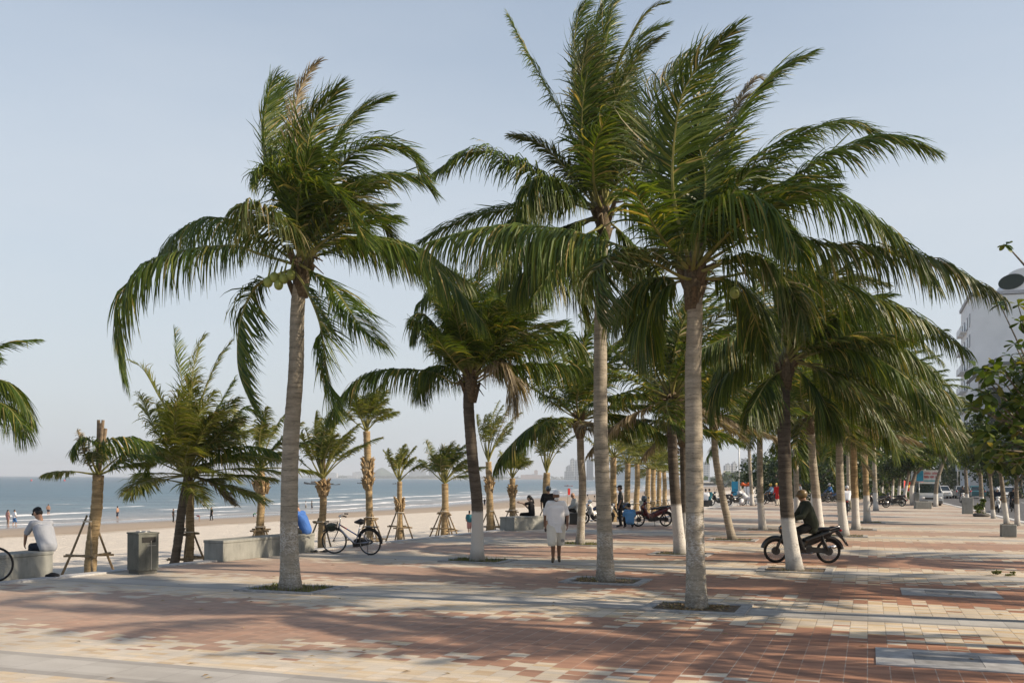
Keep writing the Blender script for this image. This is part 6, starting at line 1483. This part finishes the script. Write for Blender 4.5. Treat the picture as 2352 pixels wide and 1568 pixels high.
# sandals and a bag by the benches
def lump(name, label, cat, p, prims, m, vox=.012):
    t = thing(name, label, cat, p); blob('body', prims, vox, m, t); return t
lump('bag', 'small black bag on the ground at the foot of the left bench', 'bag', gp(122, 1327), [((0, 0, .05), (.13, .09, .055), None), ((-.08, .02, .04), (.09, .07, .045), None), ((.03, 0, .10), .015, (-.05, 0, .10), .012)], M('black_cloth', (.012, .012, .012), .8))
lump('sandal', 'pair of dark sandals left under the right end of the long bench', 'sandals', gp(732, 1268), [((-.12, 0, .02), (.13, .05, .022), None), ((.12, .06, .02), (.13, .05, .022), None), ((-.08, 0, .05), (.05, .05, .02), None), ((.15, .06, .05), (.05, .05, .02), None)], BLK)
# a bicycle tyre peeping in at the left edge
p = gp(-14, 1337); t = thing('bicycle', 'bicycle cut off by the left edge, only the rim of its tyre in view', 'bicycle', p, R(24))
b = MB(); b.torus((0, 0, .335), .30, .010, 'y', 36, 6)
for i in range(24): a = i * 2 * math.pi / 24; b.tube([(0, 0, .335), (.295 * math.cos(a), 0, .335 + .295 * math.sin(a))], .0016, 4, cap=False)
wo = b.build('wheel', CHR, t); b = MB(); b.torus((0, 0, .335), .315, .021, 'y', 40, 10); b.build('tyre', RUB, wo)
b = MB(); b.torus((-1.1, 0, .335), .30, .010, 'y', 36, 6); wo = b.build('wheel', CHR, t); b = MB(); b.torus((-1.1, 0, .335), .315, .021, 'y', 40, 10); b.build('tyre', RUB, wo)
b = MB(); b.tube([(0, 0, .335), (-.17, 0, .78), (-.66, 0, .30), (-1.1, 0, .335)], .018, 8); b.tube([(-.66, 0, .3), (-.82, 0, .8)], .016, 8); b.build('frame', DRK, t)

# fallen leaves on the paving, a weed in the joints
rng = np.random.default_rng(21); P_ = []
for _ in range(200):
    y = rng.uniform(9.5, 34); x = y * rng.uniform(-.5, .52)
    if sea_s(x, y) < -.4: P_.append((x, y))
P_ = np.array(P_); n_ = len(P_); a = rng.uniform(0, 6.28, n_); L = rng.uniform(.02, .06, n_) 
d_ = np.stack([np.cos(a), np.sin(a)], -1); s_ = np.stack([-d_[:, 1], d_[:, 0]], -1)
q = [P_ - d_ * L[:, None], P_ - s_ * L[:, None] * .25, P_ + d_ * L[:, None], P_ + s_ * L[:, None] * .25]
V = np.stack([np.concatenate([v, np.full((n_, 1), .012 + .01 * (k % 2))], 1) for k, v in enumerate(q)], 1).reshape(-1, 3)
tag(link('leaf_litter', mesh_np('leaf_litter', V, np.arange(n_ * 4).reshape(-1, 4)), None, [LITTER]), 'scraps of dry leaf scattered over the paving', 'litter', kind='stuff')
wc = gp(2306, 1322); t = thing('weed_clump', 'small green weed growing in the brick joints near the right edge', 'weed', wc)
V, Fq = leaf_cloud(np.random.default_rng(2), [((0, 0, .06), (.22, .16, .06)), ((.25, .05, .04), (.12, .1, .04))], 160, .07); V[:, 2] = np.maximum(V[:, 2], .012)
link('foliage', mesh_np('foliage', V, Fq), t, [GRASS])
# ================================================================== people
SKIN = M('skin', (0.32, 0.185, 0.12), .55, var=.08, scale=12); SKIN_L = M('light_skin', (0.42, 0.27, 0.19), .55, var=.08, scale=12)
HAIR = M('black_hair', (0.010, 0.009, 0.008), .5)
def cloth(name, col, var=.10): return M(name, col, .9, var=var, scale=5, bump=.25, spec=.2)
V3 = Vector
def limb_frame(d):
    d = d.normalized(); u = V3((0, 0, 1)) if abs(d.z) < .9 else V3((0, 1, 0)); s = d.cross(u).normalized(); return d, s, s.cross(d)
def hand(w_, d, palm, s, curl=.5, k=1.0):
    """palm and five bent fingers.  w_ wrist, d pointing along the hand, palm facing normal, s=+1 thumb towards d x palm"""
    d = V3(d).normalized(); n = V3(palm); n = (n - n.dot(d) * d).normalized(); x = d.cross(n) * s; P = []
    c = V3(w_)
    for j in range(4):
        o = x * (.030 - .020 * j) * k; P.append((c + o * .6 + d * .01 * k, .013 * k, c + o + d * .075 * k, .011 * k))
    for j, L in enumerate((.066, .074, .069, .054)):
        o = x * (.031 - .021 * j) * k; a = c + o + d * .078 * k; b1 = a + (d * math.cos(curl * .6) + n * math.sin(curl * .6)) * L * .5 * k
        b2 = b1 + (d * math.cos(curl * 1.5) + n * math.sin(curl * 1.5)) * L * .5 * k
        P += [(a, .0095 * k, b1, .0085 * k), (b1, .0085 * k, b2, .007 * k)]
    a = c + x * .030 * k + d * .022 * k; b1 = a + (x * .75 + d * .65 + n * .25).normalized() * .036 * k; b2 = b1 + (x * .2 + d * .8 + n * .45).normalized() * .03 * k
    P += [(a, .012 * k, b1, .010 * k), (b1, .010 * k, b2, .008 * k)]
    return P
def cut_hem(o, z):
    """trim a garment level at height z"""
    bm = bmesh.new(); bm.from_mesh(o.data)
    r = bmesh.ops.bisect_plane(bm, geom=bm.verts[:] + bm.edges[:] + bm.faces[:], plane_co=(0, 0, z), plane_no=(0, 0, -1), clear_outer=True)
    bmesh.ops.holes_fill(bm, edges=[e for e in bm.edges if e.is_boundary]); bm.to_mesh(o.data); bm.free()
def person(label, loc, rz, H, J, shirt, trousers, hairm=HAIR, skin=SKIN, vox=.014, hat=None, long_hair=False, sleeves='short', legs='long', shoes=True, mask=None, bald=False, extra=None, helmet=None, group=None, look=0.0, shirt_len=.0, shirtless=False, bikini=False, shoe_m=None, name='person', long_shorts=False, bulk=0.0, hems=None):
    """J: joints in a frame facing +y for a body 1.70 m tall: hip, chest, neck, head, sh/el/wr/hip_/kn/an/to for sides L,R"""
    k = H / 1.70; t = thing(name, label, 'person', loc, rz, group); S = lambda v: V3(v) * k
    j = {a: S(v) for a, v in J.items() if a != 'curl'}
    hd = j['head']; up = (hd - j['neck']).normalized(); fw = V3((math.sin(-look), math.cos(look), 0)); fw = (fw - fw.dot(up) * up).normalized(); sd = fw.cross(up).normalized()
    rot = Matrix((sd, fw, up)).transposed()
    def hp(x, y, z): return hd + (sd * x + fw * y + up * z) * k
    P = [(hd + up * .03 * k, (.073 * k, .090 * k, .095 * k), rot), (hp(0, .018, -.055), (.055 * k, .065 * k, .065 * k), rot), (j['neck'], .052 * k, hp(0, -.015, -.05), .050 * k),
         (hp(0, .095, -.012), (.013 * k, .018 * k, .022 * k), rot), (hp(0, .088, .03), (.052 * k, .018 * k, .012 * k), rot), (hp(0, .088, -.055), (.026 * k, .012 * k, .009 * k), rot),
         (hp(.074, -.005, 0), (.010 * k, .020 * k, .032 * k), rot), (hp(-.074, -.005, 0), (.010 * k, .020 * k, .032 * k), rot)]
    ch, hi = j['chest'], j['hip']
    x = (j['shR'] - j['shL']).normalized()
    def torso(g, k_=1):
        q = []
        for s in (-.105, -.07, -.035, 0, .035, .07, .105):
            q.append((ch + x * s * k, (.092 + g) * k, hi + x * s * .75 * k + V3((0, 0, .02)) * k, (.095 + g) * k))
        q += [(j['shL'] + x * .02 * k, (.055 + g) * k, j['neck'] - x * .02 * k - V3((0, 0, .055)) * k, (.046 + g) * k), (j['shR'] - x * .02 * k, (.055 + g) * k, j['neck'] + x * .02 * k - V3((0, 0, .055)) * k, (.046 + g) * k),
              (hi + x * .07 * k, (.10 + g) * k, hi - x * .07 * k, (.10 + g) * k)]
        return q
    P += torso(0)
    for s, sg in (('L', -1), ('R', 1)):
        sh, el, wr = j['sh' + s], j['el' + s], j['wr' + s]
        P += [(sh, .050 * k, el, .038 * k), (el, .038 * k, wr, .027 * k)]
        hdv = j.get('hd' + s); hdv = (hdv - wr) if hdv is not None else (wr - el)
        P += hand(wr, hdv, J.get('palm' + s, (-sg, 0, 0)), sg, J.get('curl', .55), k)
        hp_, kn, an, to = j['hp' + s], j['kn' + s], j['an' + s], j['to' + s]
        P += [(hp_, .082 * k, kn, .056 * k), (kn, .056 * k, kn.lerp(an, .3), .055 * k), (kn.lerp(an, .3), .055 * k, an, .036 * k), (an, .038 * k, to, .028 * k), (an, .036 * k, an.lerp(to, -.25), .03 * k)]
    blob('body', P, vox, skin, t)
    if not shirtless:
        q = torso(.020 + bulk)
        if shirt_len: q += [(hi + x * s * k, .125 * k, hi + x * s * k - V3((0, 0, shirt_len)) * k, .130 * k) for s in (-.065, -.02, .02, .065)]
        for s in 'LR':
            sh, el, wr = j['sh' + s], j['el' + s], j['wr' + s]
            if sleeves == 'long': q += [(sh, (.068 + bulk * .6) * k, el, (.058 + bulk * .6) * k), (el, (.058 + bulk * .6) * k, el.lerp(wr, .92), (.046 + bulk * .3) * k)]
            elif sleeves == 'short': q += [(sh, .070 * k, sh.lerp(el, .80), .066 * k)]
        o = blob('shirt', q, vox, shirt, t, 6)
        if hems: cut_hem(o, hems[0] * k)
    if trousers:
        q = [(hi + x * .06 * k, .108 * k, hi - x * .06 * k, .108 * k), (hi + V3((0, 0, .05)) * k + x * .05 * k, .098 * k, hi + V3((0, 0, .05)) * k - x * .05 * k, .098 * k)]
        for s in 'LR':
            hp_, kn, an = j['hp' + s], j['kn' + s], j['an' + s]
            if legs == 'long': q += [(hp_, .10 * k, kn, .075 * k), (kn, .075 * k, kn.lerp(an, .93), .062 * k)]
            elif legs == 'shorts': q += [(hp_, .105 * k, hp_.lerp(kn, .95), .100 * k)] + ([(hp_ + V3((.03 * (1 if s == 'R' else -1), 0, -.06)) * k, .118 * k, kn.lerp(an, .05) + V3((.035 * (1 if s == 'R' else -1), 0, 0)) * k, .105 * k)] if long_shorts else [])
            else: q += [(hp_, .10 * k, hp_.lerp(kn, .35), .092 * k)]
        o = blob('shorts' if legs != 'long' else 'trousers', q, vox, trousers, t)
        if hems: cut_hem(o, hems[1] * k)
    if shoes:
        for s in 'LR':
            an, to = j['an' + s], j['to' + s]; d = (to - an); 
            blob('shoe', [(an.lerp(to, -.28) - V3((0, 0, .015)) * k, .040 * k, to, .036 * k), (an, .045 * k, an.lerp(to, .4), .042 * k)], vox, shoe_m or BLK, t)
    if helmet:
        blob('helmet', [(hp(0, -.012, .055), (.112 * k, .132 * k, .115 * k), rot), (hp(0, .11, .075), (.085 * k, .05 * k, .022 * k), rot)], vox, helmet, t)
    elif hat:
        blob('cap', [(hp(0, -.010, .088), (.086 * k, .100 * k, .060 * k), rot), (hp(0, .095, .072), (.062 * k, .055 * k, .012 * k), rot)], vox * .8, hat, t)
        blob('hair', [(hp(0, -.03, .015), (.080 * k, .080 * k, .075 * k), rot)], vox, hairm, t)
    elif not bald:
        q = [(hp(0, -.02, .055), (.085 * k, .098 * k, .085 * k), rot), (hp(0, -.05, 0), (.075 * k, .06 * k, .08 * k), rot)]
        if long_hair: q += [(hp(0, -.085, .03), .045 * k, hp(0, -.13, -.10), .042 * k), (hp(0, -.13, -.10), .042 * k, hp(0, -.12, -.26), .022 * k)]
        blob('hair', q, vox, hairm, t)
    if mask: blob('face_mask', [(hp(0, .058, -.052), (.060 * k, .055 * k, .042 * k), rot)], vox * .8, mask, t)
    if vox < .02 and not mask:
        for sx in (-1, 1):
            b = MB(); b.ell(hp(.028 * sx, .086, .012), .009 * k, nu=8, nv=6); b.build('eye', M('eye_dark', (.02, .015, .012), .2), t)
    return t
def stand(lean=0.0, arm=.06, spread=.09, walk=0.0, armswing=0.0):
    """upright joints, facing +y; walk = half the stride"""
    J = dict(hip=(0, 0, .93), chest=(0, lean * .35, 1.27), neck=(0, lean * .45 + .0, 1.46), head=(0, lean * .5 + .02, 1.585))
    for s, g in (('L', -1), ('R', 1)):
        w_ = walk * g; a = armswing * -g
        J['sh' + s] = (.185 * g, lean * .42, 1.40); J['el' + s] = ((.205 + arm) * g, lean * .42 - .03 + a * .5, 1.12); J['wr' + s] = ((.20 + arm) * g, lean * .42 + .05 + a, .89)
        J['hp' + s] = (.09 * g, 0, .90); J['kn' + s] = (spread * g, .03 + w_ * .6 + (.05 if w_ > 0 else 0), .49); J['an' + s] = (spread * g, -.02 + w_, .085 + (.03 if w_ < 0 else 0)); J['to' + s] = (spread * 1.15 * g, .14 + w_, .035 if w_ >= 0 else .03)
    return J
def sit(seat=.46, lean=.0, knee_f=.42, splay=.10, ground=0.0, arms='lap'):
    J = dict(hip=(0, 0, seat + .10), chest=(0, lean * .6, seat + .44), neck=(0, lean * .9 + .02, seat + .63), head=(0, lean * 1.1 + .06, seat + .755))
    for s, g in (('L', -1), ('R', 1)):
        J['sh' + s] = (.185 * g, lean * .85, seat + .57); J['hp' + s] = (.09 * g, .02, seat + .10); J['kn' + s] = (splay * 1.2 * g, knee_f, seat + .09); J['an' + s] = (splay * 1.1 * g, knee_f + .04, ground + .085); J['to' + s] = (splay * 1.2 * g, knee_f + .20, ground + .035)
        if arms == 'lap': J['el' + s] = (.25 * g, lean * .7 + .06, seat + .32); J['wr' + s] = (.12 * g, lean * .7 + .28, seat + .20)
        elif arms == 'prop': J['el' + s] = (.23 * g, lean * .85 + .18, seat + .34); J['wr' + s] = (.17 * g, lean * .85 + .34, seat + .14)
    return J
def face(dx, dy): return math.atan2(-dx, dy)          # turn so that +y looks along (dx, dy)

WHITE = cloth('white_cotton', (.80, .80, .82), .04); CREAM = cloth('cream_cotton', (.70, .655, .57), .05); BLACKC = cloth('black_cotton', (.012, .012, .013)); GREYS = cloth('grey_cotton', (.30, .32, .36)); BLUEC = cloth('blue_cotton', (.06, .15, .42)); SKYB = cloth('sky_blue_cotton', (.11, .26, .46)); OLIVE = cloth('olive_jacket', (.030, .036, .026)); KHAKI = cloth('khaki_cloth', (.22, .20, .155)); NAVY = cloth('navy_cloth', (.015, .02, .035)); MAROON = cloth('maroon_cloth', (.13, .02, .03)); GREENC = cloth('green_cloth', (.02, .16, .08)); TEALC = cloth('teal_cloth', (.04, .16, .20)); PINK = cloth('pink_cloth', (.42, .22, .20)); REDC = cloth('red_cloth', (.45, .02, .02)); DKGREY = cloth('charcoal_cloth', (.05, .055, .055)); LBLUE = cloth('pale_blue_cloth', (.25, .38, .52)); TRUNKS = cloth('blue_trunks', (.05, .14, .32))
PG_ = 'people on the promenade'; PB = 'people on the beach'
# the walking man in white
wp = gp(1277, 1290)
J = stand(walk=.13, arm=.07, spread=.07, armswing=.07)
wm = person('man walking towards us in white cap, face mask, white polo shirt and long shorts', wp, face(-.05, -1), 1.68, J, WHITE, CREAM, skin=M('tanned_skin', (.20, .105, .062), .55, var=.08, scale=12), bulk=.012, hat=M('white_cap', (.82, .82, .84), .85), mask=M('mask_white', (.72, .72, .69), .8), vox=.011, legs='shorts', shirt_len=.22, hems=(.715, .395), long_shorts=True, look=R(12), shoe_m=M('brown_sandal', (.07, .055, .035), .8))
b = MB(); b.torus((-.155, .112, .52), .035, .006, 'y', 18, 6); b.ell((-.155, .110, .52), (.028, .006, .018)); b.build('shorts_emblem', M('emblem_grey', (.22, .20, .20), .8), wm)
# seated man in the black cap
p = gp(80, 1326)
J = sit(seat=.50, lean=.30, knee_f=.40, arms='prop', ground=.0)
bq = gp(92, 1326)
person('seated man in a black cap and grey shirt with his back to us', (bq.x, bq.y + .32, 0), face(-.80, .60), 1.66, J, GREYS, NAVY, hat=M('black_cap', (.010, .010, .011), .8), vox=.011, look=R(10))
# man in blue on the long bench
J = sit(seat=.5, lean=.26, knee_f=.40, arms='lap')
bq = gp(697, 1270)
person('man in a bright blue shirt seated on the long bench, partly behind the nut palm', (bq.x, bq.y + .34, 0), face(-.93, .38), 1.64, J, BLUEC, KHAKI, hairm=M('grey_hair', (.12, .115, .11), .7), vox=.012, sleeves='long')
# woman pointing
J = sit(seat=.52, lean=.05, knee_f=.42, arms='lap'); J['elL'] = (-.26, .22, 1.05); J['wrL'] = (-.24, .46, 1.10); J['elR'] = (.22, .16, .80); J['wrR'] = (.05, .30, .98)
bq = gp(1222, 1216)
person('woman in black with a ponytail seated on the short bench, pointing out to sea', (bq.x, bq.y + .4, 0), face(-.96, .28), 1.60, J, BLACKC, BLACKC, skin=SKIN_L, vox=.013, long_hair=True, look=R(-5), group=PG_)
# person behind the walker
person('dark shirted person in a helmet walking away, just behind the white capped man', gp(1259, 1221), face(.1, 1), 1.66, stand(walk=.10), BLACKC, WHITE, vox=.016, legs='shorts', helmet=M('dark_helmet', (.03, .05, .06), .3, coat=.5), group=PG_)
# bald man
pp = gp(1322, 1204)
person('bald man in a grey shirt seated beside the slim leaning palm', (pp.x, pp.y + .2, 0), face(-.9, -.25), 1.66, sit(seat=.52, lean=.05, knee_f=.38), cloth('light_grey_cotton', (.36, .37, .36)), BLACKC, vox=.014, bald=True, sleeves='long', group=PG_)
b = MB(); b.box((0, 0, .25), (.5, .5, .50), bev=.03); o = b.build('stool', DRK, None); o.location = (pp.x, pp.y + .22, 0); tag(o, 'dark stool under the bald man', 'stool')
# standing man
person('standing man in a dark cap, grey shirt and black trousers, looking out to sea', gp(1425, 1210), face(-.95, .1), 1.70, stand(lean=.02, arm=.0), DKGREY, BLACKC, hat=M('black_cap', (.010, .010, .011), .8), vox=.014, group=PG_)
# squatting man in sky blue
J = sit(seat=.16, lean=.14, knee_f=.36, splay=.16, arms='lap'); J['knL'] = (-.18, .34, .44); J['knR'] = (.18, .34, .44); J['anL'] = (-.16, .22, .085); J['anR'] = (.16, .22, .085); J['toL'] = (-.18, .38, .035); J['toR'] = (.18, .38, .035)
person('person in a sky blue shirt squatting with back to us beside the red motorbike', gp(1447, 1212), face(-.1, 1), 1.60, J, SKYB, BLACKC, hat=M('green_cap', (.02, .035, .03), .8), vox=.014, group=PG_)
b = MB(); b.ell((0, 0, 0), (.13, .15, .13)); b.tube([(-.05, -.1, -.08), (.0, -.16, -.06)], .02, 6); o = b.build('helmet', M('grey_helmet', (.06, .085, .10), .25, coat=.6), None); rp_ = gp(1500, 1209) + Vector((0, .3, 0)); o.location = rp_ + Vector((-.36, -.16, 1.16)); tag(o, 'grey blue helmet hung on the handlebar of the red motorbike', 'helmet')
# the rider
J = dict(hip=(0, -.22, .90), chest=(0, -.10, 1.24), neck=(0, -.05, 1.42), head=(0, 0, 1.55))
for s, g in (('L', -1), ('R', 1)):
    J['sh' + s] = (.19 * g, -.07, 1.35); J['el' + s] = (.30 * g, .06, 1.10); J['wr' + s] = (.315 * g, .22, 1.05); J['hd' + s] = (.30 * g, .32, 1.03); J['palm' + s] = (0, .2, -1)
    J['hp' + s] = (.10 * g, -.20, .88); J['kn' + s] = (.18 * g, .18, .70); J['an' + s] = (.20 * g, .03, .34); J['to' + s] = (.21 * g, .19, .29)
J['curl'] = 1.1
person('rider in a gold helmet and dark green jacket on the black motorbike', RIDE, RIDE_RZ - math.pi / 2, 1.74, J, OLIVE, BLACKC, vox=.013, sleeves='long', helmet=M('gold_helmet', (.15, .10, .04), .35, coat=.4, var=.2), shirt_len=.10, bulk=.034)
# riders on the road
def rider(label, x, y, rz, shirt, helmet, trousers=NAVY, z=-.13, vox=.03):
    Jr = dict(J); p = gp(x, y, z)
    person(label, p, rz - math.pi / 2, 1.66, Jr, shirt, trousers, vox=vox, sleeves='long', helmet=helmet, group='riders on motorbikes')
HW = M('white_helmet', (.5, .5, .5), .3, coat=.5); HB_ = M('black_helmet', (.015, .015, .016), .3, coat=.5)
rider('dark clothed rider on the white scooter coming towards us', 2211, 1160, R(-112), DKGREY, HB_)
rider('rider on the white fronted scooter between the kerb trees', 2290, 1176, R(-108), NAVY, HW)
rider('dark rider on the black scooter near the right edge', 2327, 1175, R(-108), BLACKC, HB_)
rider('rider in a white shirt seen from behind between the whitewashed trunks', 1945, 1183, R(72), WHITE, HW, KHAKI, 0)
rider('man in a pale blue shirt astride a motorbike left of the figure in red', 1770, 1158, R(190), LBLUE, M('yellow_helmet', (.45, .32, .05), .3), BLACKC, 0)
rider('person in blue sitting on the blue motorbike by the hedge', 1905, 1152, R(185), TRUNKS, HW, NAVY, 0)
# people farther along the promenade
VX = .028
pp = gp(1786, 1161); person('figure in a long red robe with a yellow headdress beside a motorbike', pp, face(-.8, -.5), 1.68, stand(lean=.25), REDC, CREAM, vox=VX, sleeves='long', hat=M('yellow_cloth', (.55, .38, .08), .8), shirt_len=.35, group='people gathered far along the promenade')
pp = gp(1621, 1163); person('seated person in a white shirt with back to us, just right of the nearest trunk', (pp.x, pp.y, 0), face(.1, 1), 1.64, sit(seat=.45), WHITE, cloth('grey_trousers', (.2, .21, .21)), vox=VX, group='people gathered far along the promenade')
person('seated person in a teal shirt leaning beside the one in white', (gp(1631, 1162).x, gp(1631, 1162).y + .4, 0), face(.3, .9), 1.64, sit(seat=.45, lean=.1), TEALC, WHITE, vox=VX, group='people gathered far along the promenade')
for nm_, x_ in (('seated person in white', 1621), ('seated person in teal', 1631)):
    g_ = gp(x_, 1163 if x_ == 1621 else 1162); b = MB(); b.box((0, 0, .22), (.42, .42, .44), bev=.03); o = b.build('stool', DRK, None); o.location = (g_.x, g_.y + (0 if x_ == 1621 else .4), 0); tag(o, 'low stool under the ' + nm_, 'stool')
pp = gp(1838, 1154); person('person in pale clothes walking by the hedge, left of the gold helmet', pp, face(-1, 0), 1.64, stand(walk=.15), GREYS, WHITE, vox=VX, group='people gathered far along the promenade')
person('vendor in white clothes standing behind the orange goods', (gp(1722, 1158).x, gp(1722, 1158).y + .8, 0), face(-.3, -1), 1.64, stand(), WHITE, WHITE, vox=VX, hat=M('straw_hat', (.4, .33, .2), .8), group='people gathered far along the promenade')
# people on the beach: place by the distance their height implies, feet on the sand or in the shallows
def beach(label, x, yt, yb, J, shirt, trousers, H=1.66, rz=0.0, sink=0.0, **k):
    r, dn = ray(x, yb); d = H * F / (yb - yt)
    best = None                                           # walk out along the sight line until the feet meet the sand
    for q in np.arange(24, 420, .5):
        X, Y = ray(x, yb)[0] * q, q
        s = sea_s(X, Y); 
        if s < .5: continue
        z = max(sand_z(X, Y), SEA_Z - .35); e = abs(CH - dn * q - z)
        if best is None or e < best[0]: best = (e, X, Y, z)
    e, X, Y, z = best; Hh = (yb - yt) / F * Y * (H / 1.66)
    return person(label, (X, Y, z - sink), rz, min(1.85, max(1.0, Hh)), J, shirt, trousers, vox=.03, group=PB, **k)
bend = stand(lean=.9); bend['chest'] = (0, .28, 1.12); bend['neck'] = (0, .46, 1.17); bend['head'] = (0, .58, 1.18)
for s, g in (('L', -1), ('R', 1)): bend['sh' + s] = (.18 * g, .40, 1.12); bend['el' + s] = (.2 * g, .46, .86); bend['wr' + s] = (.16 * g, .56, .66)
beach('woman in pale pink swimwear at the far left of the water', 18, 1168, 1209, stand(), PINK, PINK, rz=face(.4, 1), legs='brief', sleeves='none', shoes=False, long_hair=True)
beach('man in a white shirt and blue shorts beside the woman in pink', 33, 1164, 1209, stand(walk=.1), WHITE, TRUNKS, rz=face(.6, 1), legs='shorts', shoes=False)
beach('bare chested man in dark trunks standing in the shallows behind the black cap', 111, 1157, 1186, stand(), None, NAVY, rz=face(0, 1), legs='brief', shoes=False, shirtless=True)
beach('bare chested man in dark shorts at the waterline right of the leftmost young palm', 270, 1162, 1193, stand(walk=.15), None, NAVY, rz=face(-.9, .2), legs='shorts', shoes=False, shirtless=True)
beach('dark figure at the waterline hidden by the dark leaning trunk', 398, 1168, 1199, stand(), BLACKC, BLACKC, rz=face(1, 0))
beach('person in maroon bending over the wet sand', 458, 1174, 1197, bend, MAROON, KHAKI, rz=face(-1, .2), H=1.3, legs='brief', shoes=False)
beach('person in black standing on the wet sand', 486, 1164, 1195, stand(walk=.1), BLACKC, BLACKC, rz=face(-.6, -.6))
beach('person in green bending over left of the long bench palm', 582, 1171, 1191, bend, GREENC, NAVY, rz=face(1, .2), H=1.3, legs='shorts', shoes=False)
beach('pale figure near the water left of the orange trunked palm', 702, 1150, 1170, stand(walk=.1), GREYS, KHAKI, rz=face(1, 0), legs='shorts', shoes=False)
beach('darker figure near the water, right of the pale one', 716, 1149, 1171, stand(walk=.1), DKGREY, NAVY, rz=face(1, 0), legs='shorts', shoes=False)
beach('child in a teal shirt on the sand left of the white banded trunk', 1078, 1172, 1228, stand(walk=.1), TEALC, PINK, rz=face(-.3, 1), H=1.66, legs='shorts', shoes=False)
beach('tiny dark figure by the water right of the white banded palm', 1113, 1144, 1161, stand(), BLACKC, NAVY, rz=face(0, 1))
beach('farthest beachgoer left of the far young palms', 1458, 1128, 1137, stand(), NAVY, NAVY)
beach('far beachgoer in dark clothes above the parasol', 1466, 1127, 1137, stand(), BLACKC, BLACKC, rz=1.2)
beach('far beachgoer right of the parasol', 1480, 1127, 1136, stand(walk=.1), DKGREY, NAVY, rz=2.0)
beach('last far beachgoer near the end of the young palm row', 1489, 1127, 1136, stand(), GREYS, NAVY, rz=.7)
bpy.data.scenes.remove(WORK)
